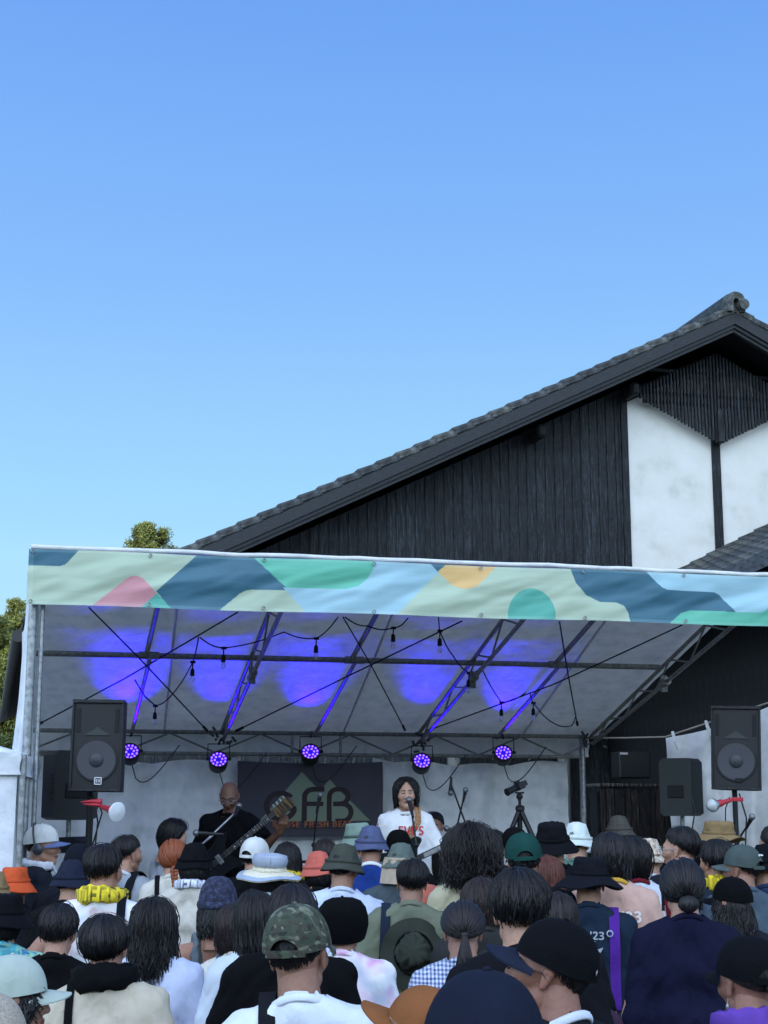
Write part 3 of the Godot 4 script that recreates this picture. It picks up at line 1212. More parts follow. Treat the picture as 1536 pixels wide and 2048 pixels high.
func build_stage() -> void:
	var steel := metal("steel", "b4b8ba", 0.42, 0.8)
	var pipe := metal("pipe", "9a9c94", 0.5, 0.25)
	var canvas := tarp("canvas", "eeeeea", 0.5)
	var fold := noise(21, 0.6, 3)
	# deck
	var deck := thing("stage_platform", "low black stage platform under the white tent", "stage", st(2.7, 1.9, 0))
	deck.basis = Basis(SU, Vector3.UP, -SW)
	var b := B.new()
	b.box(Vector3(0, 0.44, 0), Vector3(5.2, 0.05, 3.3), Basis.IDENTITY, 0.008)
	part("deck_board", b, mat("deck", hexc("4c4640"), 0.8), deck)
	b = B.new()
	b.box(Vector3(0, 0.21, 0), Vector3(5.1, 0.42, 3.2))
	part("skirt", b, mat("skirt", hexc("151517"), 0.9), deck)
	# tent
	var tent := thing("stage_tent", "white rented pipe tent with a sloping roof sheltering the stage", "tent", st(0, 0, 0))
	var iv := Transform3D(Basis.IDENTITY, -tent.position)
	var S := func(s: float, t: float, h: float) -> Vector3: return iv * st(s, t, h)
	var roof := sheet(func(u: float, v: float) -> Vector3:
		var s := lerpf(-0.02, 5.5, u)
		var t := lerpf(0.0, 3.66, v)
		var q := fposmod(s + 0.0, 0.9) / 0.9
		var sag := -0.022 * sin(q * PI) * sin(clampf(fposmod(t, 1.66) / 1.66, 0, 1) * PI) + fold.get_noise_2d(s * 2.2 + t * 1.6, t * 1.2) * 0.014
		return S.call(s, t, roof_at(t) + 0.035 + sag), 90, 50)
	part("roof_sheet", roof, canvas, tent)
	# rolled front edge of the roof above the banner
	var pts := []
	for i in 40:
		var s := lerpf(-0.03, 5.62, i / 39.0)
		pts.append(S.call(s, -0.01, 3.70 + fold.get_noise_1d(s * 3.0) * 0.012))
	b = B.new()
	b.tube(pts, 0.018, 8)
	part("rolled_edge", b, canvas, tent)
	# back valance
	var val := sheet(func(u: float, v: float) -> Vector3: return S.call(lerpf(0.0, 5.4, u), 3.64 + fold.get_noise_2d(u * 9.0, v * 2.0) * 0.05, roof_at(3.64) + 0.03 - 0.21 * v), 60, 6)
	part("back_valance", val, canvas, tent)
	# left side wall and the sheet gathered round the front pole
	var side := sheet(func(u: float, v: float) -> Vector3:
		var t := lerpf(0.25, 3.55, u)
		return S.call(-0.03 + fold.get_noise_2d(t * 3.0, v * 1.5) * 0.06, t, lerpf(roof_at(t), 0.4, v)), 50, 16)
	part("side_wall", side, canvas, tent)
	var gath := B.new()
	var gg := PackedVector3Array()
	for j in 22:
		var f := j / 21.0
		var h := lerpf(3.34, 1.0, f)
		var rw := 0.036 + 0.022 * f + 0.030 * exp(-pow((f - 0.55) / 0.2, 2.0))
		if f > 0.62:
			rw = lerpf(rw, 0.05, (f - 0.62) / 0.38)
		for i in 30:
			var an := TAU * i / 30
			var rr := rw * (1.0 + 0.16 * sin(an * 7.0 + f * 3.0) + 0.08 * sin(an * 11.0 - f * 5.0))
			gg.append(S.call(0.0 - 0.10 * f * (1.0 - f) + cos(an) * rr * 1.0, 0.17 + 0.1 * f + sin(an) * rr * 1.4, h))
	gath.grid(gg, 30, 22, true)
	part("gathered_sheet", gath, tarp("canvas_side", "e2e6ea", 0.3), tent)
	# poles, front beam, purlin, rafters
	for q in [[0.0, 0.0, 3.62], [5.95, 0.0, 3.62], [0.02, 3.5, 2.6], [5.28, 3.5, 2.6]]:
		b = B.new()
		b.tube([S.call(q[0], q[1], 0.0), S.call(q[0], q[1], q[2])], 0.030, 12)
		part("pole", b, steel, tent)
	b = B.new()
	b.tube([S.call(0.065, 0.02, 0.0), S.call(0.065, 0.02, 3.3)], 0.017, 10)
	part("pole_brace", b, steel, tent)
	b = B.new()
	b.tube([S.call(-0.03, 0.02, 3.64), S.call(6.0, 0.02, 3.64)], 0.024, 10)
	part("front_beam", b, steel, tent)
	b = B.new()
	b.tube([S.call(0.0, 1.66, roof_at(1.66) - 0.05), S.call(5.32, 1.66, roof_at(1.66) - 0.05)], 0.024, 10)
	part("purlin", b, pipe, tent)
	for s in [0.91, 2.59, 4.36]:
		b = B.new()
		b.tube([S.call(s, 0.04, roof_at(0.04) - 0.05), S.call(s, 1.63, roof_at(1.63) - 0.05)], 0.021, 10)
		b.tube([S.call(s + 0.03, 1.6, roof_at(1.6) - 0.075), S.call(s + 0.03, 3.42, roof_at(3.42) - 0.075)], 0.017, 10)
		b.tube([S.call(s - 0.06, 1.63, roof_at(1.63) - 0.06), S.call(s + 0.10, 1.63, roof_at(1.63) - 0.06)], 0.032, 10)
		part("rafter", b, pipe, tent)
		b = B.new()
		b.tube([S.call(s + 0.1, 0.04, roof_at(0.04)), S.call(s + 0.33, 3.5, roof_at(3.5))], 0.012, 6)
		part("roof_seam", b, canvas, tent)
	for s in [1.76, 3.63, 5.36]:
		var tr := B.new()
		var low := func(t: float) -> Vector3: return S.call(s + 0.015, t, roof_at(t) - 0.05 - lerpf(0.19, 0.06, t / 3.5))
		var up := func(t: float) -> Vector3: return S.call(s, t, roof_at(t) - 0.035)
		tr.tube([up.call(0.03), up.call(3.45)], 0.018, 9)
		var tro := part("truss", tr, pipe, tent)
		b = B.new()
		b.tube([low.call(0.03), low.call(3.45)], 0.018, 9)
		part("lower_chord", b, pipe, tro)
		var n := 9
		for i in n:
			var t0 := 0.06 + i * 3.3 / n
			b = B.new()
			if i % 2 == 0:
				b.tube([up.call(t0), low.call(t0 + 3.3 / n)], 0.009, 6)
			else:
				b.tube([low.call(t0), up.call(t0 + 3.3 / n)], 0.009, 6)
			part("web", b, pipe, tro)
		b = B.new()
		b.tube([low.call(1.62), low.call(1.78)], 0.034, 9)
		b.box(low.call(1.7), Vector3(0.05, 0.14, 0.05))
		part("clamp", b, pipe, tro)
		b = B.new()
		for k in 12:
			var c0: Vector3 = S.call(s + rng.randf_range(-0.12, 0.12), 3.42 + rng.randf_range(-0.05, 0.05), 2.56 + rng.randf_range(-0.1, 0.1))
			b.tube([c0, c0 + Vector3(rng.randf_range(-0.05, 0.05), rng.randf_range(-0.05, 0.05), rng.randf_range(-0.03, 0.03))], 0.013, 5)
		part("joint", b, metal("joint_metal", "6a6e72", 0.5, 0.5), tro)
	# back truss
	b = B.new()
	b.tube([S.call(0.0, 3.5, 2.62), S.call(5.3, 3.5, 2.62)], 0.020, 10)
	var bt_ := part("back_truss", b, pipe, tent)
	b = B.new()
	b.tube([S.call(0.0, 3.5, 2.425), S.call(5.3, 3.5, 2.425)], 0.018, 10)
	part("lower_chord", b, pipe, bt_)
	var sx := 0.03
	var i3 := 0
	while sx < 5.2:
		b = B.new()
		var y0 := 2.435 if i3 % 2 == 0 else 2.61
		b.tube([S.call(sx, 3.49, y0), S.call(sx + 0.42, 3.49, 2.435 + 2.61 - y0)], 0.010, 6)
		part("web", b, pipe, bt_)
		sx += 0.42
		i3 += 1
	for s in [2.42, 2.88]:
		b = B.new()
		b.tube([S.call(s, 3.47, 2.43), S.call(s, 3.47, 2.60)], 0.014, 8)
		part("strut", b, steel, bt_)
	# black bracing ropes under the roof
	var ropes := [[Vector3(-2.202, 3.398, -11.410), Vector3(-1.946, 3.109, -12.143), Vector3(-1.603, 2.622, -14.098)], [Vector3(-1.114, 3.397, -11.669), Vector3(-2.117, 2.967, -12.607), Vector3(-3.073, 2.656, -13.736)], [Vector3(-0.319, 3.387, -11.893), Vector3(-0.115, 3.101, -12.603), Vector3(0.195, 2.648, -14.430)], [Vector3(0.618, 3.384, -12.125), Vector3(-0.283, 3.021, -12.850), Vector3(-1.349, 2.625, -14.149)], [Vector3(1.407, 3.395, -12.275), Vector3(1.563, 3.066, -13.125), Vector3(1.834, 2.709, -14.706)], [Vector3(2.432, 3.398, -12.505), Vector3(1.485, 2.982, -13.404), Vector3(0.392, 2.642, -14.497)], [Vector3(-2.049, 2.966, -12.697), Vector3(-2.018, 2.849, -13.052), Vector3(-1.955, 2.792, -13.268)]]
	for q in ropes:
		var ro := thing("bracing_rope", "", "rope", q[0], 0, "black ropes bracing the tent roof")
		var c := []
		for k in 13:
			var f := k / 12.0
			c.append(q[0].lerp(q[1], f).lerp(q[1].lerp(q[2], f), f) * 0.35 + (q[0].lerp(q[1], f * 2) if f < 0.5 else q[1].lerp(q[2], f * 2 - 1)) * 0.65 - q[0])
		b = B.new()
		b.tube(c, 0.0062, 6)
		part("cord", b, mat("rope_black", hexc("1a1b22"), 0.9), ro)
		b = B.new()
		b.tube([c[11].lerp(c[12], 0.6), c[12]], 0.013, 6)
		part("knot", b, mat("rope_black", hexc("1a1b22"), 0.9), ro)
	var rl := ["black bracing rope from under the pink banner shape to the back truss", "black bracing rope sloping down to the far left back corner of the tent", "black bracing rope slanting from the middle of the banner to the fourth stage light", "long black bracing rope crossing the middle of the tent roof", "short steep black rope at the right back corner of the tent", "long black bracing rope crossing the right half of the tent roof", "thin black cord hanging over the leftmost purple patch of light"]
	var rk := 0
	for ch in get_children():
		if ch.name.begins_with("bracing_rope"):
			ch.set_meta("label", rl[rk])
			rk += 1
	# printed banner along the front edge
	var ban := thing("printed_banner", "long printed banner of mint, navy, green and orange shapes on the tent front", "banner", st(0, -0.03, 3.3))
	var bi := Transform3D(Basis.IDENTITY, -ban.position)
	var wav := noise(44, 0.9, 3)
	var bs := B.new()
	var bg := PackedVector3Array()
	for j in 22:
		var v := j / 21.0
		for i in 240:
			var u := i / 239.0
			var s := lerpf(-0.045, 5.66, u)
			var amp := 0.030 * sin(v * PI) + 0.008
			var off := wav.get_noise_2d(s * 1.5 + v * 1.3, v * 0.7 - s * 0.35) * amp + sin(s * 9.0 + v * 2.6) * 0.004 * sin(v * PI)
			bg.append(bi * st(s, -0.085 - off, lerpf(3.672, 3.29, v) + sin(s * 3.4) * 0.004))
	bs.grid(bg, 240, 22, false, true)
	part("printed_cloth", bs, image_mat("banner", banner_image(), 0.55), ban)
	var ring := TorusMesh.new()
	ring.inner_radius = 0.006
	ring.outer_radius = 0.014
	ring.rings = 12
	ring.ring_segments = 6
	for k in 8:
		for h in [3.655, 3.31]:
			var s2 := -0.02 + k * 0.80
			if s2 > 5.6:
				continue
			var o := part("eyelet", ring, steel, ban)
			o.transform = bi * sxf(s2, -0.102, h)
			o.rotate_object_local(Vector3.RIGHT, PI / 2)
	# white sheets hung across the back
	var tar := [[0.08, 1.96, 2.41, "white sheet hung behind the bass player, creased and sagging", 0.0], [1.86, 3.32, 2.32, "white sheet hung behind the dark flag", 1.0], [3.22, 5.16, 2.41, "white sheet with deep folds hung behind the camera tripod", 2.0]]
	for q in tar:
		var back := thing("back_sheet", q[3], "sheet", st(q[0], 3.53, 0.4), 0, "white sheets across the back of the stage")
		var ki := Transform3D(Basis.IDENTITY, -back.position)
		var wn := noise(int(60 + q[4]), 0.8, 4)
		var sg := sheet(func(u: float, v: float) -> Vector3:
			var s := lerpf(q[0], q[1], u)
			var drape := wn.get_noise_2d(s * 2.4 + v * 1.1, v * 1.6) * 0.07
			drape += 0.035 * sin(s * 8.0 + v * v * 5.0 + wn.get_noise_2d(s, v * 2) * 5.0) * (0.3 + 0.7 * (1.0 - v))
			return ki * st(s, 3.56 + drape + q[4] * 0.02, lerpf(q[2] + 0.03 * absf(sin(s * 5.5)) - 0.03, 0.45, v) - 0.05 * sin(u * PI) * (1.0 - v)), 90, 60)
		part("hung_sheet", sg, tarp("back_canvas", "f6f6f2", 0.6), back)
		b = B.new()
		for k in 6:
			var s3 := lerpf(q[0] + 0.05, q[1] - 0.05, k / 5.0)
			b.tube([ki * st(s3, 3.53, q[2] - 0.02), ki * st(s3 + 0.03, 3.5, 2.43)], 0.006, 5)
		part("tie", b, mat("white_cord", hexc("c8c8c4"), 0.9), back)
	# festival flag
	var flag := thing("festival_flag", "dark grey flag with green mountain and three big letters behind the band", "flag", st(1.92, 3.45, 1.68))
	var fi := Transform3D(Basis.IDENTITY, -flag.position)
	var fw := noise(71, 0.9, 3)
	var fg := PackedVector3Array()
	for j in 24:
		for i in 44:
			var u := i / 43.0
			var v := j / 23.0
			var s := lerpf(1.915, 3.28, u)
			fg.append(fi * st(s, 3.45 - fw.get_noise_2d(s * 2.0 + v, v * 0.8) * 0.022 - 0.006 * sin(u * 31.0 + v * 4.0), lerpf(2.362, 1.676, v) - 0.02 * sin(u * PI) * (1.0 - v)))
	bs = B.new()
	bs.grid(fg, 44, 24, false, true)
	part("flag_cloth", bs, image_mat("flag", flag_image(), 0.85), flag)
	var words := [["GOOSE", -0.225], ["FRESH", 0.06], ["BEAT", 0.30]]
	for w in words:
		var tm := TextMesh.new()
		tm.text = w[0]
		tm.font = bold_font()
		tm.font_size = 32
		tm.pixel_size = 0.079 / 32.0
		tm.depth = 0.004
		var o := part("lettering", tm, mat("orange_print", hexc("a2603c"), 0.9), flag)
		o.transform = fi * sxf(2.585 + w[1], 3.405, 1.79)
	# white sheet on a rope right of the stage
	var rs := thing("side_sheet", "white sheet hanging from a rope behind the right loudspeaker", "sheet", Vector3(3.068, 1.554, -14.600) * Vector3(1, 0, 1))
	var ri := Transform3D(Basis.IDENTITY, -rs.position)
	var ra := Vector3(2.718, 2.601, -15.000)
	var rb := Vector3(3.636, 2.900, -14.200)
	var wn2 := noise(77, 0.9, 3)
	var sg2 := sheet(func(u: float, v: float) -> Vector3:
		var p := ra.lerp(rb, u)
		var lo := 0.5
		return ri * (Vector3(p.x + 0.06 * v * (1.0 - u), lerpf(p.y - 0.05 * sin(u * PI), lo, v), p.z + wn2.get_noise_2d(u * 3.0 + v, v * 2.0) * 0.10 + 0.02 * sin(u * 22.0) * (1 - v))), 50, 40)
	part("hung_sheet", sg2, tarp("back_canvas", "f6f6f2", 0.6), rs)
	b = B.new()
	b.tube([ri * Vector3(1.924, 2.606, -15.100), ri * Vector3(2.334, 2.604, -15.050), ri * Vector3(2.718, 2.611, -15.000), ri * Vector3(3.636, 2.919, -14.200)], 0.010, 6)
	part("rope", b, mat("hemp", hexc("8a8478"), 0.95), rs)
	b = B.new()
	for k in 3:
		var p := ri * ra.lerp(rb, 0.06 + 0.3 * k)
		b.tube([p + Vector3(0, 0.04, 0.02), p + Vector3(0.02, -0.06, 0.05), p + Vector3(0.05, -0.16, 0.05)], [0.016, 0.02, 0.006], 6)
	part("tie", b, mat("white_cord", hexc("c8c8c4"), 0.9), rs)
	# neighbouring small white tent at the left edge
	var mt := thing("market_tent", "small white market tent cut by the left edge of the picture", "tent", Vector3(-3.6, 0, -9.6))
	var mi := Transform3D(Basis.IDENTITY, -mt.position)
	var c1 := Vector3(-2.238, 2.251, -9.600)
	var apex := Vector3(-3.284, 2.671, -10.600)
	b = B.new()
	var far := Vector3(c1.x - 1.7, c1.y, c1.z)
	var bk := Vector3(c1.x - 0.25, c1.y, c1.z - 1.7)
	for tr2 in [[c1, far], [c1, bk]]:
		var g2 := PackedVector3Array()
		for j in 10:
			for i in 16:
				var p: Vector3 = tr2[0].lerp(tr2[1], i / 15.0).lerp(apex, j / 9.0)
				g2.append(mi * (p + Vector3(0, -0.05 * sin(j / 9.0 * PI) - 0.02 * sin(i * 0.9) * (1 - j / 9.0), 0)))
		b.grid(g2, 16, 10)
	part("roof_sheet", b, tarp("canvas_side", "e2e6ea", 0.3), mt)
	b = B.new()
	for tr3 in [[c1, far], [c1, bk]]:
		var g3 := PackedVector3Array()
		for j in 5:
			for i in 24:
				var p2: Vector3 = tr3[0].lerp(tr3[1], i / 23.0)
				g3.append(mi * (p2 + Vector3(sin(j * 1.7) * 0.006, 0.01 - 0.075 * j * 0.45, 0.012 * sin(i * 1.3 + j))))
		b.grid(g3, 24, 5)
	part("valance", b, tarp("canvas_side", "e2e6ea", 0.3), mt)
	var wl := sheet(func(u: float, v: float) -> Vector3:
		var p := c1.lerp(far, u) + Vector3(-0.03, -0.12, -0.05)
		return mi * Vector3(p.x, lerpf(p.y, 0.0, v), p.z + 0.02 * sin(u * 19.0 + v * 2.0)), 40, 20)
	part("side_wall", wl, tarp("canvas_side", "e2e6ea", 0.3), mt)
	b = B.new()
	b.tube([mi * Vector3(c1.x + 0.01, 0, c1.z - 0.03), mi * (c1 + Vector3(0.01, 0, -0.03))], 0.02, 10)
	part("pole", b, steel, mt)

func bold_font() -> SystemFont:
	var f := SystemFont.new()
	f.font_names = PackedStringArray(["Droid Sans"])
	f.font_weight = 700
	return f

# ------------------------------------------------------------------ lamps, sound gear, instruments
func look(dir: Vector3) -> Basis:
	return Basis.looking_at(dir, Vector3.UP)

func build_gear() -> void:
	var black := mat("black_metal", hexc("17181b"), 0.5, 0.2)
	# five LED stage lamps on the back truss
	var lamps := [[Vector3(-2.269, 2.435, -13.904), "leftmost glowing purple stage lamp beside the left loudspeaker", Vector3(0.14, 0.60, 1), 1.2], [Vector3(-1.496, 2.370, -14.086), "second purple stage lamp from the left above the bass player", Vector3(0.16, 0.60, 1), 0.62], [Vector3(-0.674, 2.445, -14.281), "middle purple stage lamp above the dark flag", Vector3(0.08, 0.60, 1), 0.85], [Vector3(0.354, 2.371, -14.524), "purple stage lamp above the singer", Vector3(0.10, 0.60, 1), 0.5], [Vector3(1.129, 2.452, -14.707), "rightmost purple stage lamp above the camera tripod", Vector3(0.06, 0.58, 1), 0.75]]
	for q in lamps:
		var d: Vector3 = q[2].normalized()
		var l := thing("stage_lamp", q[1], "stage lamp", q[0], 0, "purple stage lamps on the back truss")
		var bas := look(-d)   # local +z points where the lamp shines
		var can := Node3D.new()
		var b := B.new()
		b.lathe([Vector2(0.0, -0.16), Vector2(0.055, -0.155), Vector2(0.082, -0.11), Vector2(0.088, -0.03), Vector2(0.088, 0.0), Vector2(0.078, 0.004), Vector2(0.078, -0.012)], 24, Transform3D(bas * Basis(Vector3.RIGHT, PI / 2), Vector3.ZERO))
		can.free()
		part("housing", b, black, l)
		b = B.new()
		var fc := bas * Vector3(0, 0, -0.010)
		var ring := []
		for k in 20:
			ring.append(fc + bas * Vector3(cos(TAU * k / 20) * 0.079, sin(TAU * k / 20) * 0.079, 0))
		b.fan(ring, d)
		var em := mat("lamp_glow", hexc("1a0a60"), 0.4)
		em.emission_enabled = true
		em.emission = Color(0.13, 0.02, 1.0)
		em.emission_energy_multiplier = 0.8
		part("lens_plate", b, em, l)
		b = B.new()
		for k in 18:
			var an := TAU * (k if k < 12 else (k - 12) * 2) / 12.0 + 0.2
			var r := 0.064 if k < 12 else 0.034
			b.ball(fc + bas * Vector3(cos(an) * r, sin(an) * r, 0.002), 0.0105, 8)
		var lm := mat("led", hexc("e8d8ff"), 0.3)
		lm.emission_enabled = true
		lm.emission = Color(0.72, 0.45, 1.0)
		lm.emission_energy_multiplier = 1.1
		part("led_lenses", b, lm, l)
		b = B.new()
		var top: float = 0.135
		b.tube([Vector3(-0.098, 0, 0), Vector3(-0.098, top, 0.0), Vector3(0.098, top, 0.0), Vector3(0.098, 0, 0)], 0.0065, 6)
		b.tube([Vector3(-0.11, 0, 0), Vector3(-0.08, 0, 0)], 0.014, 8)
		b.tube([Vector3(0.08, 0, 0), Vector3(0.115, 0, 0)], 0.014, 8)
		b.tube([Vector3(0, top, 0), Vector3(0, top + 0.05, -0.16)], 0.012, 6)
		part("yoke", b, black, l)
		b = B.new()
		var cb := []
		var e0 := bas * Vector3(0.02, -0.05, -0.155)
		for k in 13:
			var f := k / 12.0
			cb.append(e0.lerp(Vector3(0.42, 0.06, -0.17), f) + Vector3(0, -0.20 * sin(pow(f, 0.6) * PI), 0))
		b.tube(cb, 0.0055, 6)
		part("cable", b, black, l)
		var s := SpotLight3D.new()
		s.name = "light"
		s.light_color = Color(0.125, 0.0, 1.0)
		s.light_energy = 8.0 * q[3]
		s.spot_range = 8.0
		s.spot_attenuation = 2.0
		s.spot_angle = 19.0
		s.spot_angle_attenuation = 1.0
		s.light_size = 0.06
		s.shadow_enabled = true
		l.add_child(s)
		s.position = d * 0.02
		s.basis = look(d)
	# loudspeakers on poles
	speaker("loudspeaker", "left black loudspeaker with a square badge on a pole", Vector3(-1.959, 2.036, -10.600), 0.355, 0.62, 0.36, 0.02, 0.012, true, "loudspeakers facing the crowd")
	speaker("loudspeaker", "right black loudspeaker on a pole in front of the white side sheet", Vector3(2.660, 2.063, -11.800), 0.37, 0.63, 0.36, 0.27, 0.03, false, "loudspeakers facing the crowd")
	stand(Vector3(-2.015, 2.031, -10.720), "black pole stand under the left loudspeaker")
	stand(Vector3(2.667, 2.057, -11.900), "black pole stand under the right loudspeaker")
	monitor(Vector3(-2.244, 1.843, -11.400), 0.33, 0.50, 0.3, "black speaker turned sideways behind the left loudspeaker", 0.5)
	monitor(Vector3(2.349, 1.868, -12.600), 0.265, 0.46, 0.3, "black speaker turned sideways beside the right white sheet", -0.5)
	clip_lamp(Vector3(-1.902, 1.936, -10.550), Vector3(0.62, -0.18, 0.55), "red clip lamp with a white bulb on the left speaker pole", false)
	clip_lamp(Vector3(2.598, 1.988, -11.720), Vector3(-0.85, -0.22, 0.35), "red clip lamp with a silver bulb on the right speaker pole", true)
	# festoon cables with unlit bulbs
	festoon("unlit festoon cable with two bulbs hanging near the left rafters", [Vector3(-1.428, 3.229, -11.909), Vector3(-1.260, 3.167, -12.097), Vector3(-0.780, 3.278, -11.960), Vector3(-0.529, 3.235, -12.030), Vector3(-0.354, 3.374, -11.789)], [1, 3], 0.10)
	festoon("unlit festoon cable with one bulb below the middle of the banner", [Vector3(-0.301, 3.375, -11.798), Vector3(-0.128, 3.318, -11.901), Vector3(0.074, 3.305, -11.923), Vector3(0.187, 3.380, -11.897)], [2], 0.09)
	festoon("unlit festoon cable hanging in a loop beside the right truss", [Vector3(0.425, 3.393, -11.941), Vector3(0.438, 3.290, -11.993), Vector3(0.557, 3.153, -12.506), Vector3(0.716, 3.049, -12.984), Vector3(0.817, 3.099, -12.974), Vector3(1.049, 2.859, -13.809), Vector3(1.260, 2.941, -13.712)], [1, 3, 5], 0.11)
	festoon("unlit festoon cable at the right back corner of the tent roof", [Vector3(1.297, 2.938, -13.731), Vector3(1.335, 2.856, -13.819), Vector3(1.568, 2.718, -14.436), Vector3(1.763, 2.696, -14.631), Vector3(1.787, 2.786, -14.422)], [1], 0.09)
	festoon("unlit festoon cable with two bulbs over the leftmost purple patch", [Vector3(-1.967, 2.796, -13.323), Vector3(-1.788, 2.879, -13.068), Vector3(-1.538, 3.085, -12.394), Vector3(-1.445, 3.235, -11.957)], [0, 2], 0.10)
	# microphones and stands
	mic_stand("silver boom microphone stand in front of the bass player", [Vector3(-1.493, 1.268, -11.600), Vector3(-1.384, 1.625, -11.600), Vector3(-1.105, 1.904, -11.750)], Vector3(-1.092, 1.944, -11.800), true)
	mic_stand("small silver microphone on a short stand left of the bass player", [Vector3(-1.293, 1.290, -11.200), Vector3(-1.302, 1.670, -11.200), Vector3(-1.204, 1.746, -11.200)], Vector3(-1.339, 1.753, -11.200), true)
	mic_stand("thin microphone stand in front of the dark flag", [Vector3(-0.590, 1.202, -12.800), Vector3(-0.573, 1.637, -12.800), Vector3(-0.531, 1.947, -12.600)], Vector3(-0.515, 2.034, -12.600), false)
	mic_stand("microphone stand at the mouth of the singer", [Vector3(0.272, 1.273, -11.500), Vector3(0.237, 1.663, -11.500), Vector3(0.203, 1.907, -11.550)], Vector3(0.186, 1.987, -11.620), false)
	mic_stand("boom microphone stand with the tallest mic over the drums", [Vector3(0.631, 1.339, -13.300), Vector3(0.711, 1.750, -13.300), Vector3(0.570, 2.134, -13.300)], Vector3(0.565, 2.059, -13.300), false)
	mic_stand("crossing microphone stand right of the tall drum boom", [Vector3(0.576, 1.351, -13.000), Vector3(0.596, 1.754, -13.000), Vector3(0.669, 2.039, -13.000)], Vector3(0.678, 2.080, -13.000), false)
	mic_stand("low microphone stand pointing left beside the drummer", [Vector3(0.654, 1.300, -12.400), Vector3(0.638, 1.645, -12.400), Vector3(0.560, 1.741, -12.400)], Vector3(0.493, 1.772, -12.400), false)
	mic_stand("microphone on a short arm beside the right speaker pole", [Vector3(2.596, 1.553, -11.600), Vector3(2.610, 1.697, -11.600), Vector3(2.669, 1.814, -11.500)], Vector3(2.686, 1.864, -11.450), false)
	tripod()
	amp()
	floor_light()
	keyboard()

func speaker(called: String, label: String, foot: Vector3, w: float, h: float, dep: float, yaw: float, tilt: float, badge: bool, group: String) -> void:
	var o := thing(called, label, "loudspeaker", foot, -yaw, group)
	o.rotation.z = -tilt
	var box := mat("speaker_box", hexc("141619"), 0.6)
	box.normal_enabled = true
	box.normal_texture = noise_tex("cloth_bump", 8, 0.018, [], 256, true, 5.0, 5)
	tri(box, Vector3.ONE * 6.0)
	var grille := mat("speaker_grille", hexc("0f1113"), 0.6)
	var b := B.new()
	b.prism(PackedVector2Array([Vector2(-w * 0.5, 0), Vector2(w * 0.5, 0), Vector2(w * 0.36, -dep), Vector2(-w * 0.36, -dep)]), h, Transform3D(Basis(Vector3.RIGHT, Vector3.BACK, Vector3.UP), Vector3.ZERO))
	part("cabinet", b, box, o)
	b = B.new()
	for q in [[Vector3(0, h - 0.012, 0.012), Vector3(w, 0.024, 0.024)], [Vector3(0, 0.012, 0.012), Vector3(w, 0.024, 0.024)], [Vector3(-w * 0.5 + 0.008, h * 0.5, 0.012), Vector3(0.016, h - 0.05, 0.024)], [Vector3(w * 0.5 - 0.008, h * 0.5, 0.012), Vector3(0.016, h - 0.05, 0.024)]]:
		b.box(q[0], q[1], Basis.IDENTITY, 0.004)
	part("front_frame", b, box, o)
	b = B.new()
	b.box(Vector3(0, h * 0.5, 0.004), Vector3(w - 0.034, h - 0.05, 0.006))
	part("grille", b, grille, o)
	# woofer cone, horn and ports behind the mesh
	var cy := h * 0.34
	var r := w * 0.37
	var t := Transform3D(Basis(Vector3.RIGHT, PI / 2), Vector3(0, cy, 0.0085))
	b = B.new()
	b.lathe([Vector2(r * 1.14, -0.001), Vector2(r * 1.12, 0.006), Vector2(r, 0.004)], 40, t)
	part("woofer_surround", b, mat("rubber", hexc("131416"), 0.7), o)
	b = B.new()
	b.lathe([Vector2(r, 0.004), Vector2(r * 0.37, -0.001)], 40, t)
	part("woofer_cone", b, mat("cone", hexc("3e4044"), 0.75), o)
	b = B.new()
	b.lathe([Vector2(r * 0.37, 0.001), Vector2(r * 0.34, 0.007), Vector2(r * 0.2, 0.012), Vector2(0.0, 0.014)], 24, t)
	part("dust_cap", b, mat("cap_dark", hexc("2a2e34"), 0.5), o)
	b = B.new()
	b.prism(PackedVector2Array([Vector2(-w * 0.25, h * 0.61), Vector2(w * 0.25, h * 0.61), Vector2(w * 0.06, h * 0.675), Vector2(0, h * 0.705), Vector2(-w * 0.06, h * 0.675)]), 0.006, Transform3D(Basis.IDENTITY, Vector3(0, 0, 0.007)))
	part("horn", b, mat("horn", hexc("2c3232"), 0.6), o)
	for s in [-1, 1]:
		b = B.new()
		b.box(Vector3(s * w * 0.37, h * 0.77, 0.008), Vector3(w * 0.08, h * 0.26, 0.006), Basis.IDENTITY, 0.002)
		part("port", b, mat("port", hexc("0d0e10"), 0.8), o)
	b = B.new()
	b.box(Vector3(-w * 0.44, h * 0.5, -dep * 0.42), Vector3(0.03, 0.1, 0.07), Basis(Vector3.UP, -0.14), 0.006)
	part("handle", b, mat("port", hexc("0d0e10"), 0.8), o)
	if badge:
		b = B.new()
		var bx := Vector3(0.02, h * 0.115, 0.014)
		for q in [[0, 0.022, 0.05, 0.006], [0, -0.022, 0.05, 0.006], [-0.022, 0, 0.006, 0.05], [0.022, 0, 0.006, 0.05]]:
			b.box(bx + Vector3(q[0], q[1], 0), Vector3(q[2], q[3], 0.006))
		var bd := part("badge", b, mat("badge_white", hexc("d6d8da"), 0.5), o)
		var tm := TextMesh.new()
		tm.text = "EV"
		tm.font = bold_font()
		tm.font_size = 24
		tm.pixel_size = 0.028 / 24.0
		tm.depth = 0.003
		part("lettering", tm, mat("badge_white", hexc("d6d8da"), 0.5), bd, Transform3D(Basis(Vector3(0, 0, 1), 0.06), bx))
	else:
		b = B.new()
		b.box(Vector3(0.02, h * 0.115, 0.014), Vector3(0.055, 0.034, 0.008), Basis.IDENTITY, 0.003)
		part("badge", b, mat("port", hexc("0d0e10"), 0.8), o)

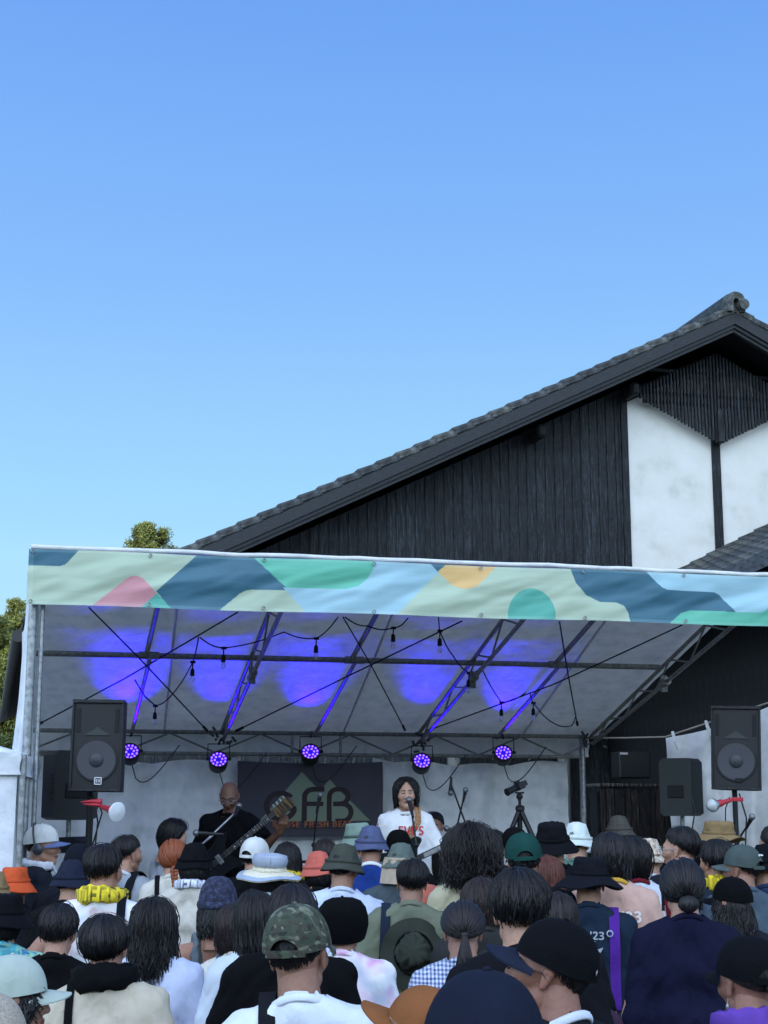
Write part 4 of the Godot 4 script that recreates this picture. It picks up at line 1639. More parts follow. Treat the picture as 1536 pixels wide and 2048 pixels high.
func stand(top: Vector3, label: String) -> void:
	var o := thing("speaker_stand", label, "stand", Vector3(top.x, 0, top.z), 0, "black speaker stands")
	var m := mat("black_metal", hexc("17181b"), 0.5, 0.2)
	var b := B.new()
	b.tube([Vector3(0, 0.25, 0), Vector3(0, top.y + 0.05, 0)], 0.02, 12)
	part("pole", b, m, o)
	b = B.new()
	b.tube([Vector3(0, 1.0, 0), Vector3(0, 1.62, 0)], 0.028, 12)
	b.box(Vector3(0, 1.62, 0), Vector3(0.07, 0.07, 0.07), Basis.IDENTITY, 0.01)
	part("sleeve", b, m, o)
	for k in 3:
		var a := TAU * k / 3 + 0.5
		b = B.new()
		b.tube([Vector3(0, 1.0, 0), Vector3(cos(a) * 0.6, 0.01, sin(a) * 0.6)], 0.015, 8)
		part("leg", b, m, o)
	b = B.new()
	b.tube([Vector3(0.03, top.y - 0.02, 0.02), Vector3(0.07, top.y - 0.2, 0.05), Vector3(0.05, top.y - 0.45, 0.05), Vector3(0.035, 1.2, 0.03)], 0.006, 6)
	part("cable", b, m, o)

func monitor(foot: Vector3, w: float, h: float, dep: float, label: String, yaw: float) -> void:
	var o := thing("monitor_speaker", label, "loudspeaker", foot, yaw, "speakers turned towards the band")
	var m := mat("monitor_box", hexc("1b2022"), 0.55)
	var b := B.new()
	b.prism(PackedVector2Array([Vector2(-w * 0.5, 0.02), Vector2(-w * 0.38, 0), Vector2(w * 0.38, 0), Vector2(w * 0.5, 0.02), Vector2(w * 0.5, h - 0.03), Vector2(w * 0.4, h), Vector2(-w * 0.4, h), Vector2(-w * 0.5, h - 0.03)]), -dep)
	part("cabinet", b, m, o)
	b = B.new()
	b.box(Vector3(0, h * 0.42, 0.004), Vector3(w * 0.5, h * 0.22, 0.012), Basis.IDENTITY, 0.006)
	part("rear_panel", b, mat("port", hexc("0d0e10"), 0.8), o)
	for k in 7:
		b = B.new()
		b.box(Vector3(-w * 0.5 - 0.004, h * 0.3 + k * 0.028, -dep * 0.3), Vector3(0.012, 0.012, dep * 0.4))
		part("fin", b, m, o)
	b = B.new()
	b.tube([Vector3(0, -foot.y, -dep * 0.5), Vector3(0, 0.02, -dep * 0.5)], 0.018, 10)
	part("stand_pole", b, metal("steel", "b4b8ba", 0.42, 0.8), o)
	b = B.new()
	b.tube([Vector3(w * 0.5, h * 0.3, 0), Vector3(w * 0.5 + 0.03, h * 0.1, 0.02), Vector3(w * 0.4, -0.2, 0.0), Vector3(w * 0.3, -0.5, 0)], 0.006, 6)
	part("cable", b, m, o)

func clip_lamp(at: Vector3, dir: Vector3, label: String, silver: bool) -> void:
	var o := thing("clip_lamp", label, "clip lamp", at, 0, "red clip lamps on the speaker poles")
	var d := dir.normalized()
	var bas := look(d) * Basis(Vector3.RIGHT, -PI / 2)   # local y along the lamp
	var red := mat("lamp_red", hexc("b02434"), 0.45)
	var t := Transform3D(bas * Basis.from_scale(Vector3.ONE * 0.8), d * 0.05)
	var b := B.new()
	b.lathe([Vector2(0.0, -0.06), Vector2(0.018, -0.058), Vector2(0.022, -0.02), Vector2(0.024, 0.03), Vector2(0.034, 0.05), Vector2(0.036, 0.085), Vector2(0.03, 0.09)], 16, t)
	part("socket", b, red, o)
	b = B.new()
	if silver:
		b.lathe([Vector2(0.03, 0.085), Vector2(0.045, 0.105), Vector2(0.062, 0.135), Vector2(0.064, 0.15)], 20, t)
		part("bulb", b, metal("bulb_silver", "d4dade", 0.25, 0.7), o)
		b = B.new()
		b.lathe([Vector2(0.064, 0.15), Vector2(0.058, 0.175), Vector2(0.035, 0.20), Vector2(0.0, 0.21)], 20, t)
		var gm := mat("bulb_glass", hexc("b8bcbc"), 0.2)
		part("bulb_face", b, gm, o)
	else:
		b.lathe([Vector2(0.03, 0.085), Vector2(0.05, 0.10), Vector2(0.078, 0.135), Vector2(0.084, 0.15), Vector2(0.08, 0.158), Vector2(0.0, 0.166)], 24, t)
		part("bulb", b, mat("bulb_white", hexc("e4e8ea"), 0.35), o)
	b = B.new()
	if silver:
		b.box(d * -0.02 + Vector3(0.03, 0, 0), Vector3(0.09, 0.03, 0.02), Basis.IDENTITY, 0.005)
	else:
		b.tube([Vector3(-0.14, 0.03, 0), Vector3(-0.07, 0.035, 0), Vector3(0.0, 0.03, 0)], [0.004, 0.012, 0.022], 8)
		b.tube([Vector3(-0.12, 0.016, 0.01), Vector3(-0.06, 0.012, 0.01), Vector3(0.0, 0.01, 0)], [0.004, 0.01, 0.015], 8)
	part("clip", b, red, o)
	b = B.new()
	b.tube([Vector3(-0.01, 0.02, 0), Vector3(-0.05, -0.06, 0.03), Vector3(-0.055, -0.2, 0.02), Vector3(-0.06, -0.4, 0)], 0.005, 6)
	part("cord", b, mat("black_metal", hexc("17181b"), 0.5, 0.2), o)

func festoon(label: String, knots: Array, bulbs: Array, drop: float) -> void:
	var o := thing("festoon_cable", label, "string light", knots[0], 0, "unlit bulb cables under the tent roof")
	var m := mat("rope_black", hexc("1a1b22"), 0.9)
	var pts := []
	for i in knots.size() - 1:
		for k in 8:
			var f := k / 8.0
			pts.append(knots[i].lerp(knots[i + 1], f) - Vector3(0, sin(f * PI) * 0.02, 0) - knots[0])
	pts.append(knots[-1] - knots[0])
	var b := B.new()
	b.tube(pts, 0.0055, 6)
	part("cable", b, m, o)
	for i in bulbs:
		var p: Vector3 = knots[i] - knots[0]
		b = B.new()
		b.tube([p + Vector3(-0.02, 0.0, 0), p + Vector3(0.02, 0.0, 0)], 0.012, 6)
		b.tube([p, p - Vector3(0.003, drop * 0.55, 0)], 0.006, 6)
		var q := p - Vector3(0.003, drop * 0.5, 0)
		b.lathe([Vector2(0.004, 0.0), Vector2(0.014, -0.008), Vector2(0.017, -0.03), Vector2(0.018, -0.062), Vector2(0.0, -0.064)], 10, Transform3D(Basis(Vector3.RIGHT, PI) * Basis.from_scale(Vector3(1, -1, -1)), q))
		part("socket", b, m, o)
		b = B.new()
		b.lathe([Vector2(0.012, -0.064), Vector2(0.020, -0.082), Vector2(0.021, -0.098), Vector2(0.013, -0.113), Vector2(0.0, -0.118)], 12, Transform3D(Basis.IDENTITY, q))
		var g := mat("clear_bulb", Color(0.9, 0.93, 0.95, 0.35), 0.05)
		g.transparency = BaseMaterial3D.TRANSPARENCY_ALPHA
		part("bulb", b, g, o)

func mic_stand(label: String, path: Array, mic: Vector3, silver: bool) -> void:
	var o := thing("microphone_stand", label, "microphone stand", Vector3(path[0].x, 0, path[0].z), 0, "microphone stands on the stage")
	var m := mat("black_metal", hexc("17181b"), 0.5, 0.2)
	var sm := metal("steel", "b4b8ba", 0.42, 0.8)
	var f := o.position
	var b := B.new()
	var y0 := 0.465
	b.tube([Vector3(path[1].x, y0, path[1].z) - f, path[1] - f], 0.009, 8)
	for k in 3:
		var a := TAU * k / 3
		b.tube([Vector3(path[1].x, y0 + 0.12, path[1].z) - f, Vector3(path[1].x + cos(a) * 0.25, y0, path[1].z + sin(a) * 0.25) - f], 0.007, 6)
	part("upright", b, m, o)
	b = B.new()
	b.tube([path[1] - f, path[2] - f], 0.0075, 8)
	part("boom", b, sm if silver else m, o)
	b = B.new()
	b.ball(path[1] - f, 0.02, 10)
	part("clutch", b, m, o)
	b = B.new()
	var e: Vector3 = (mic - path[2]).normalized()
	var p: Vector3 = path[2] - f
	var q: Vector3 = mic - f
	b.tube([p - e * 0.06, p, q - e * 0.02], [0.010, 0.013, 0.018], 10)
	part("microphone", b, m, o)
	b = B.new()
	b.ball(q, 0.025, 12)
	part("grille_ball", b, metal("mic_mesh", "8a8e92" if silver else "55585c", 0.45, 0.7), o)

func tripod() -> void:
	var foot := Vector3(1.090, 1.727, -12.600)
	var o := thing("camera_tripod", "black camera tripod on the right of the stage", "tripod", Vector3(foot.x, 0.465, foot.z))
	var m := mat("black_metal", hexc("17181b"), 0.5, 0.2)
	var f := o.position
	var apex := Vector3(1.093, 1.928, -12.600) - f
	var head := Vector3(1.091, 2.042, -12.600) - f
	var b := B.new()
	b.tube([apex + Vector3(0, -0.3, 0), head], 0.013, 10)
	part("centre_column", b, m, o)
	b = B.new()
	b.ball(head + Vector3(0, -0.02, 0), 0.028, 12)
	b.box(head + Vector3(0, 0.01, 0), Vector3(0.07, 0.014, 0.06), Basis.IDENTITY, 0.003)
	b.box(apex, Vector3(0.07, 0.05, 0.07), Basis.IDENTITY, 0.012)
	part("head", b, m, o)
	for q in [Vector3(-0.62, 0, 0.2), Vector3(0.62, 0, 0.25), Vector3(0.02, 0, -0.6)]:
		b = B.new()
		var e := Vector3(q.x, 0.01, q.z)
		b.tube([apex, apex.lerp(e, 0.45)], 0.021, 10)
		b.tube([apex.lerp(e, 0.45), e], 0.014, 10)
		part("leg", b, m, o)
	var c := thing("camera", "black camera with a long lens on the tripod, tilted down to the left", "camera", head + f + Vector3(0, 0.02, 0))
	c.basis = Basis(Vector3(0, 0, 1), 0.42) * Basis(Vector3.UP, 0.55) * Basis.from_scale(Vector3.ONE * 0.68)
	b = B.new()
	b.box(Vector3(0.03, 0.055, 0), Vector3(0.10, 0.085, 0.13), Basis.IDENTITY, 0.012)
	b.box(Vector3(0.02, 0.11, 0), Vector3(0.07, 0.035, 0.05), Basis.IDENTITY, 0.01)
	part("camera_body", b, m, c)
	b = B.new()
	b.tube([Vector3(-0.02, 0.055, 0), Vector3(-0.08, 0.055, 0), Vector3(-0.085, 0.055, 0), Vector3(-0.15, 0.055, 0), Vector3(-0.152, 0.055, 0), Vector3(-0.175, 0.055, 0)], [0.036, 0.036, 0.04, 0.04, 0.045, 0.046], 18)
	part("lens", b, m, c)
	b = B.new()
	b.box(Vector3(0.115, 0.06, 0.01), Vector3(0.07, 0.06, 0.012), Basis.IDENTITY, 0.004)
	part("screen", b, m, c)

func amp() -> void:
	var a := Vector3(-0.686, 1.435, -12.900)
	var o := thing("guitar_amplifier", "black guitar amplifier with brass trim below the dark flag", "amplifier", Vector3(a.x, 0.465, a.z), -0.1)
	var h := 1.0
	var b := B.new()
	b.box(Vector3(0, h * 0.5, 0), Vector3(0.30, h, 0.28), Basis.IDENTITY, 0.02)
	part("cabinet", b, mat("amp_black", hexc("1e1f20"), 0.7), o)
	b = B.new()
	b.box(Vector3(0, 0.36, 0.142), Vector3(0.26, 0.66, 0.012), Basis.IDENTITY, 0.004)
	part("grille_cloth", b, mat("amp_cloth", hexc("33312d"), 0.95), o)
	b = B.new()
	b.box(Vector3(0, 0.86, 0.146), Vector3(0.26, 0.09, 0.014), Basis.IDENTITY, 0.004)
	part("control_panel", b, metal("brass", "a8925a", 0.4, 0.7), o)
	for k in 6:
		b = B.new()
		b.tube([Vector3(-0.1 + k * 0.04, 0.86, 0.15), Vector3(-0.1 + k * 0.04, 0.86, 0.172)], 0.012, 10)
		part("knob", b, mat("amp_black", hexc("1e1f20"), 0.7), o)
	b = B.new()
	b.tube([Vector3(-0.09, 1.0, 0), Vector3(-0.07, 1.035, 0), Vector3(0.07, 1.035, 0), Vector3(0.09, 1.0, 0)], 0.012, 8)
	part("handle", b, mat("amp_black", hexc("1e1f20"), 0.7), o)
	var p := Vector3(-0.804, 1.433, -12.950)
	var o2 := thing("amplifier_case", "low black amplifier case beside the brass trimmed amplifier", "case", Vector3(p.x - 0.12, 0.465, p.z))
	b = B.new()
	b.box(Vector3(0, 0.49, 0), Vector3(0.26, 0.98, 0.25), Basis.IDENTITY, 0.02)
	part("cabinet", b, mat("amp_black", hexc("1e1f20"), 0.7), o2)
	b = B.new()
	b.box(Vector3(0, 0.9, 0.128), Vector3(0.2, 0.03, 0.01), Basis.IDENTITY, 0.003)
	part("panel", b, metal("steel", "b4b8ba", 0.42, 0.8), o2)

func floor_light() -> void:
	var a := Vector3(-2.234, 1.670, -11.200)
	var o := thing("flood_light", "black box flood light on a stand below the left loudspeaker", "flood light", Vector3(a.x, 0, a.z), -0.5)
	var m := mat("black_metal", hexc("17181b"), 0.5, 0.2)
	var b := B.new()
	var y := a.y
	b.prism(PackedVector2Array([Vector2(-0.11, -0.06), Vector2(0.10, -0.05), Vector2(0.13, 0.03), Vector2(0.10, 0.06), Vector2(-0.11, 0.05)]), 0.16, Transform3D(Basis.IDENTITY, Vector3(0, y, -0.08)))
	part("housing", b, m, o)
	b = B.new()
	b.box(Vector3(-0.112, y, 0), Vector3(0.01, 0.09, 0.14), Basis.IDENTITY, 0.003)
	part("lamp_glass", b, mat("dark_glass", hexc("2a3238"), 0.15), o)
	b = B.new()
	b.tube([Vector3(0, 0, 0), Vector3(0, y - 0.06, 0)], 0.014, 8)
	for k in 3:
		b.tube([Vector3(0, 0.4, 0), Vector3(cos(k * 2.1) * 0.4, 0.01, sin(k * 2.1) * 0.4)], 0.01, 6)
	part("stand", b, m, o)

func keyboard() -> void:
	var a := Vector3(1.595, 1.637, -12.400)
	var o := thing("keyboard", "white keyboard at the right edge of the stage, half hidden by the crowd", "keyboard", Vector3(a.x + 0.12, a.y, a.z), 0.1)
	var b := B.new()
	b.box(Vector3(0, -0.02, 0), Vector3(0.5, 0.06, 0.3), Basis.IDENTITY, 0.012)
	part("keyboard_body", b, mat("white_plastic", hexc("d8dee2"), 0.5), o)
	for k in 9:
		b = B.new()
		b.box(Vector3(-0.22 + k * 0.055, 0.008, 0.16), Vector3(0.018, 0.02, 0.07), Basis.IDENTITY, 0.002)
		part("black_key", b, mat("amp_black", hexc("1e1f20"), 0.7), o)
	b = B.new()
	for sx in [-0.2, 0.2]:
		b.tube([Vector3(sx, -0.05, 0), Vector3(-sx, -a.y + 0.47, 0)], 0.014, 8)
	part("stand", b, mat("black_metal", hexc("17181b"), 0.5, 0.2), o)

# ------------------------------------------------------------------ people: bodies
# A person is 1.70 m tall, stands at the origin and faces -z; left is -x.
var cache := {}
const HEAD_SIZE := 0.94
const HEAD_AT := Vector3(0, 1.588, -0.008)

func pose(called: String) -> Dictionary:
	var p := {
		"elbow": [Vector3(-0.238, 1.10, 0.035), Vector3(0.238, 1.10, 0.035)],
		"wrist": [Vector3(-0.245, 0.865, -0.045), Vector3(0.245, 0.865, -0.045)],
		"tip": [Vector3(-0.235, 0.70, -0.085), Vector3(0.235, 0.70, -0.085)],
		"shoulder": [Vector3(-0.170, 1.360, 0.01), Vector3(0.170, 1.360, 0.01)],
		"hip": 0.93, "knee": [Vector3(-0.095, 0.49, -0.01), Vector3(0.095, 0.49, -0.01)],
		"ankle": [Vector3(-0.105, 0.08, 0.02), Vector3(0.105, 0.08, 0.02)], "palm": [Vector3(1, 0, 0), Vector3(-1, 0, 0)], "curl": 0.35,
	}
	match called:
		"hold":
			p.elbow = [Vector3(-0.235, 1.12, 0.02), Vector3(0.235, 1.12, 0.02)]
			p.wrist = [Vector3(-0.10, 1.17, -0.20), Vector3(0.10, 1.15, -0.20)]
			p.tip = [Vector3(0.01, 1.22, -0.30), Vector3(-0.01, 1.20, -0.30)]
			p.palm = [Vector3(0, 0, 1), Vector3(0, 0, 1)]
		"akimbo":
			p.elbow[0] = Vector3(-0.37, 1.13, 0.10)
			p.wrist[0] = Vector3(-0.20, 1.00, -0.04)
			p.tip[0] = Vector3(-0.09, 0.95, -0.13)
		"fists":   # left forearm raised at the side, as when holding a cable or bag strap
			p.elbow[0] = Vector3(-0.30, 1.11, 0.06)
			p.wrist[0] = Vector3(-0.22, 1.22, -0.16)
			p.tip[0] = Vector3(-0.16, 1.30, -0.24)
			p.elbow[1] = Vector3(0.25, 1.11, -0.02)
			p.wrist[1] = Vector3(0.13, 1.20, -0.2)
			p.tip[1] = Vector3(0.06, 1.26, -0.28)
			p.curl = 0.8
		"sit":
			p.hip = 0.93
			p.knee = [Vector3(-0.16, 0.90, -0.42), Vector3(0.16, 0.90, -0.42)]
			p.ankle = [Vector3(-0.16, 0.46, -0.40), Vector3(0.16, 0.46, -0.40)]
			p.elbow = [Vector3(-0.26, 1.12, -0.06), Vector3(0.26, 1.12, -0.06)]
			p.wrist = [Vector3(-0.16, 1.05, -0.28), Vector3(0.16, 1.05, -0.28)]
			p.tip = [Vector3(-0.10, 1.03, -0.42), Vector3(0.10, 1.03, -0.42)]
			p.curl = 0.8
		"singer":
			p.elbow = [Vector3(-0.30, 1.13, -0.02), Vector3(0.27, 1.12, 0.06)]
			p.wrist = [Vector3(-0.40, 1.085, -0.235), Vector3(0.10, 0.98, -0.20)]
			p.tip = [Vector3(-0.36, 1.11, -0.335), Vector3(0.0, 0.94, -0.27)]
			p.palm = [Vector3(0.4, 0.7, 0.5), Vector3(0, 0, 1)]
			p.curl = 0.9
		"bass":
			p.elbow = [Vector3(-0.35, 1.20, -0.10), Vector3(0.285, 1.12, 0.09)]
			p.wrist = [Vector3(-0.50, 1.315, -0.20), Vector3(0.16, 1.02, -0.12)]
			p.tip = [Vector3(-0.565, 1.40, -0.255), Vector3(0.035, 0.955, -0.20)]
			p.palm = [Vector3(0.5, 0.3, 0.6), Vector3(0, 0, 1)]
			p.curl = 0.6
	return p

func head_body() -> B:
	if cache.has("head"):
		return cache["head"]
	var f := Field.new(Vector3(-0.11, -0.22, -0.135), Vector3(0.11, 0.14, 0.135), 0.0048)
	f.cone(Vector3(0, 0.03, 0.012), Vector3(0, 0.03, 0.012), 0.087, 0.087, 0.02, Vector3(1.16, 1.0, 0.92))
	f.cone(Vector3(0, -0.015, -0.045), Vector3(0, -0.05, -0.045), 0.058, 0.046, 0.04)
	for s in [-1.0, 1.0]:
		f.cone(Vector3(s * 0.04, -0.065, -0.005), Vector3(s * 0.012, -0.1, -0.066), 0.024, 0.017, 0.03)
		f.cone(Vector3(s * 0.041, -0.026, -0.068), Vector3(s * 0.05, -0.018, -0.045), 0.021, 0.02, 0.025)
		f.cone(Vector3(s * 0.012, -0.035, -0.096), Vector3(s * 0.012, -0.035, -0.096), 0.009, 0.009, 0.008)
		f.cone(Vector3(s * 0.010, 0.024, -0.089), Vector3(s * 0.046, 0.022, -0.074), 0.010, 0.009, 0.015)
		f.cone(Vector3(s * 0.031, 0.004, -0.098), Vector3(s * 0.034, 0.004, -0.097), 0.013, 0.013, 0.012, Vector3.ONE, false, true)
		f.cone(Vector3(s * 0.031, 0.003, -0.0805), Vector3(s * 0.031, 0.003, -0.0805), 0.0125, 0.0125, 0.003)
	f.cone(Vector3(0, 0.008, -0.09), Vector3(0, -0.032, -0.108), 0.007, 0.0115, 0.012)
	f.cone(Vector3(0, -0.1, -0.07), Vector3(0, -0.1, -0.07), 0.017, 0.017, 0.02)
	f.cone(Vector3(-0.017, -0.06, -0.091), Vector3(0.017, -0.06, -0.091), 0.0065, 0.0065, 0.006)
	f.cone(Vector3(-0.013, -0.070, -0.090), Vector3(0.013, -0.070, -0.090), 0.0075, 0.0075, 0.004)
	f.cone(Vector3(0, -0.05, 0.022), Vector3(0, -0.22, 0.05), 0.052, 0.060, 0.03)
	for s in [-1.0, 1.0]:
		f.cone(Vector3(s * 0.079, 0.008, 0.014), Vector3(s * 0.076, -0.030, 0.006), 0.0165, 0.0105, 0.006, Vector3(1.75, 1, 1))
		f.cone(Vector3(s * 0.092, 0.0, 0.010), Vector3(s * 0.089, -0.018, 0.004), 0.0095, 0.006, 0.004, Vector3.ONE, false, true)
	var b := B.new()
	f.into(b, func(p: Vector3) -> Color:
		if p.z < -0.07:
			if absf(p.y + 0.065) < 0.0115 - absf(p.x) * 0.18 and absf(p.x) < 0.025:
				return Color(0.62, 0.33, 0.30)
			var e := Vector2(absf(p.x) - 0.031, p.y - 0.003)
			if absf(e.x) < 0.0135 and absf(e.y) < 0.0045:
				return Color(0.10, 0.08, 0.07)
			if absf(e.x) < 0.02 and absf(p.y - 0.028 + absf(e.x) * 0.15) < 0.0045:
				return Color(0.12, 0.10, 0.09)
		return Color.WHITE)
	cache["head"] = b
	return b

func torso(f: Field, grow: float, loose: float, k: float) -> void:
	f.cone(Vector3(-0.145, 1.366, 0.012), Vector3(0.145, 1.366, 0.012), 0.055 + grow, 0.055 + grow, k)
	for s in [-1.0, 1.0]:
		f.cone(Vector3(0, 1.448, 0.032), Vector3(s * 0.15, 1.378, 0.014), 0.042 + grow, 0.042 + grow, k)
	f.cone(Vector3(-0.075, 1.27, 0.005), Vector3(0.075, 1.27, 0.005), 0.110 + grow, 0.110 + grow, k, Vector3(1, 1, 1.02))
	f.cone(Vector3(-0.06, 1.08, 0.0), Vector3(0.06, 1.08, 0.0), 0.105 + grow + loose * 0.8, 0.105 + grow + loose * 0.8, k)
	f.cone(Vector3(-0.07, 0.93, 0.0), Vector3(0.07, 0.93, 0.0), 0.108 + grow + loose, 0.108 + grow + loose, k)

func hand(b: B, wrist: Vector3, tip: Vector3, palm: Vector3, side: float, curl: float) -> void:
	var dir := (tip - wrist).normalized()
	var pn := (palm - dir * palm.dot(dir)).normalized()
	var ac := dir.cross(pn) * side
	var lo := wrist - Vector3.ONE * 0.05
	var hi := wrist + Vector3.ONE * 0.05
	for q in [dir * 0.20, dir * 0.1 + ac * 0.06, dir * 0.1 - ac * 0.07, dir * 0.15 + pn * 0.09]:
		lo = lo.min(wrist + q - Vector3.ONE * 0.02)
		hi = hi.max(wrist + q + Vector3.ONE * 0.02)
	var f := Field.new(lo, hi, 0.0052)
	for i in 4:
		var off := (i - 1.5) * 0.0195
		f.cone(wrist + ac * off * 0.6, wrist + dir * 0.088 + ac * off, 0.0165, 0.0105, 0.016)
		var ln: float = [0.036, 0.042, 0.039, 0.030][i]
		var a := wrist + dir * 0.088 + ac * off
		var d1 := dir.rotated(dir.cross(pn).normalized(), curl * 0.9)
		var b1 := a + d1 * ln
		var d2 := dir.rotated(dir.cross(pn).normalized(), curl * 2.0)
		var c1 := b1 + d2 * ln * 0.75
		var d3 := dir.rotated(dir.cross(pn).normalized(), curl * 2.7)
		f.cone(a, b1, 0.0098, 0.0088, 0.004)
		f.cone(b1, c1, 0.0088, 0.0082, 0.003)
		f.cone(c1, c1 + d3 * ln * 0.55, 0.0082, 0.007, 0.003)
	var t0 := wrist + dir * 0.028 - ac * 0.028
	var t1 := t0 + (dir * 0.7 - ac * 0.75 + pn * 0.35).normalized() * 0.042
	f.cone(t0, t1, 0.0145, 0.0105, 0.01)
	f.cone(t1, t1 + (dir * 0.9 - ac * 0.25 + pn * 0.45).normalized() * 0.034, 0.0105, 0.008, 0.004)
	f.cone(wrist - dir * 0.03, wrist, 0.025, 0.024, 0.01)
	f.into(b)

func body_mesh(ps: String, hy: float, hp: float, bald := false) -> Mesh:
	var key := "body%s%.2f%.2f" % [ps, hy, hp]
	if cache.has(key):
		return cache[key]
	var tk := "torso" + ps
	if not cache.has(tk):
		var p := pose(ps)
		var f := Field.new(Vector3(-0.62, -0.02, -0.62), Vector3(0.62, 1.56, 0.26), 0.019)
		torso(f, -0.014, 0.0, 0.05)
		f.cone(Vector3(0, 1.40, 0.04), Vector3(0, 1.54, 0.018), 0.060, 0.054, 0.04)
		for i in 2:
			f.cone(p.shoulder[i], p.elbow[i], 0.050, 0.040, 0.03)
			f.cone(p.elbow[i], p.wrist[i], 0.040, 0.026, 0.012)
			var s := -1.0 if i == 0 else 1.0
			f.cone(Vector3(s * 0.085, p.hip, 0), p.knee[i], 0.085, 0.055, 0.04)
			f.cone(p.knee[i], p.ankle[i], 0.054, 0.036, 0.02)
			f.cone(p.ankle[i], p.ankle[i] + Vector3(s * 0.02, -0.045, -0.13), 0.036, 0.028, 0.02)
		var tb := B.new()
		f.into(tb)
		for i in 2:
			hand(tb, p.wrist[i], p.tip[i], p.palm[i], -1.0 if i == 0 else 1.0, p.curl)
		cache[tk] = tb
	var b := B.new()
	b.add(cache[tk])
	b.add(head_body(), Transform3D((Basis(Vector3.UP, hy) * Basis(Vector3.RIGHT, hp)).scaled(Vector3.ONE * HEAD_SIZE), HEAD_AT))
	cache[key] = b.mesh()
	return cache[key]

func shirt_mesh(kind: String, ps: String, seed_: int) -> Mesh:
	var key := "shirt%s%s%d" % [kind, ps, seed_]
	if cache.has(key):
		return cache[key]
	var p := pose(ps)
	var f := Field.new(Vector3(-0.56, 0.72, -0.46), Vector3(0.56, 1.54, 0.26), 0.0135)
	torso(f, 0.024, 0.030, 0.05)
	f.cone(Vector3(-0.075, 0.84, 0.0), Vector3(0.075, 0.84, 0.0), 0.145, 0.145, 0.03)
	if kind == "tee" or kind == "long":
		for i in 2:
			var a: Vector3 = p.shoulder[i]
			var e: Vector3 = p.elbow[i]
			if kind == "tee":
				f.cone(a, a.lerp(e, 0.80), 0.072, 0.082, 0.045, Vector3.ONE, true)
			else:
				f.cone(a, e, 0.072, 0.064, 0.045)
				f.cone(e, e.lerp(p.wrist[i], 0.92), 0.062, 0.046, 0.02, Vector3.ONE, true)
	elif kind == "sleeveless":
		for i in 2:
			f.cone(p.shoulder[i], p.shoulder[i] + (p.elbow[i] - p.shoulder[i]) * 0.22, 0.070, 0.080, 0.03, Vector3.ONE, true)
	if kind == "tank":
		for s in [-1.0, 1.0]:
			f.cone(Vector3(s * 0.205, 1.45, 0.02), Vector3(s * 0.20, 1.28, 0.02), 0.075, 0.06, 0.02, Vector3(1, 1, 0.5), false, true)
		f.cone(Vector3(0, 1.36, 0.14), Vector3(0, 1.62, 0.05), 0.105, 0.11, 0.01, Vector3.ONE, false, true)
	f.cone(Vector3(0, 1.425, 0.018), Vector3(0, 1.64, -0.01), 0.068, 0.084, 0.004, Vector3.ONE, false, true)
	# folds
	var nz := noise(90 + seed_, 1.0, 3)
	var i3 := 0
	for z in f.nz:
		for y in f.ny:
			for x in f.nx:
				if absf(f.d[i3]) < 0.03:
					var q := f.o + Vector3(x, y, z) * f.h
					var amp := 0.009 + 0.013 * clampf((1.32 - q.y) * 3.0, 0.0, 1.0)
					f.d[i3] += nz.get_noise_3d(q.x * 7.0 + q.y * 3.0, q.y * 4.0, q.z * 6.0) * amp + (absf(nz.get_noise_3d(q.x * 4.0 + 9.0, q.y * 7.0 + absf(q.x) * 9.0, q.z * 4.0)) - 0.15) * 0.022
				i3 += 1
	f.slice(Vector3(0, 0.78, 0), Vector3(0, -1, 0))
	var b := B.new()
	f.into(b)
	cache[key] = b.mesh()
	cache["field" + kind + ps] = f
	return cache[key]

func collar_mesh() -> Mesh:
	if cache.has("collar"):
		return cache["collar"]
	var b := B.new()
	var pts := []
	for k in 29:
		var an := TAU * k / 28.0
		pts.append(Vector3(cos(an) * 0.083, 1.460 + sin(an) * 0.024 - 0.010 * cos(an * 2), 0.018 + sin(an) * 0.082))
	b.tube(pts, 0.0072, 8, false, 1.7)
	cache["collar"] = b.mesh()
	return cache["collar"]

func trousers_mesh(ps: String) -> Mesh:
	var key := "trousers" + ("sit" if ps == "sit" else "")
	if cache.has(key):
		return cache[key]
	var p := pose(ps)
	var f := Field.new(Vector3(-0.3, 0.04, -0.56), Vector3(0.3, 1.08, 0.24), 0.022)
	f.cone(Vector3(-0.06, 0.96, 0), Vector3(0.06, 0.96, 0), 0.13, 0.13, 0.04)
	for i in 2:
		f.cone(Vector3(-0.08 if i == 0 else 0.08, p.hip, 0), p.knee[i], 0.105, 0.085, 0.05)
		f.cone(p.knee[i], p.ankle[i], 0.085, 0.075, 0.03)
	var b := B.new()
	f.into(b)
	cache[key] = b.mesh()
	return cache[key]

func shoe_mesh() -> Mesh:
	if cache.has("shoe"):
		return cache["shoe"]
	var b := B.new()
	b.tube([Vector3(0, 0.05, 0.07), Vector3(0, 0.055, 0.03), Vector3(0, 0.05, -0.06), Vector3(0, 0.04, -0.14), Vector3(0, 0.03, -0.19)], [0.03, 0.045, 0.046, 0.044, 0.02], 10)
	b.box(Vector3(0, 0.012, -0.06), Vector3(0.09, 0.024, 0.27), Basis.IDENTITY, 0.01)
	cache["shoe"] = b.mesh()
	return cache["shoe"]

# ------------------------------------------------------------------ hair and hats (head space: origin between the eyes, face towards -z)
const SKULL := Vector3(0, 0.03, 0.012)
const SKR := Vector3(0.0755, 0.0885, 0.096)

func skull_pt(al: float, ph: float, off: float) -> Vector3:
	# al from the crown, ph 0 at the back, PI at the face
	var d := Vector3(sin(al) * sin(ph), cos(al), sin(al) * cos(ph))
	return SKULL + Vector3(d.x * (SKR.x + off), d.y * (SKR.y + off), d.z * (SKR.z + off))

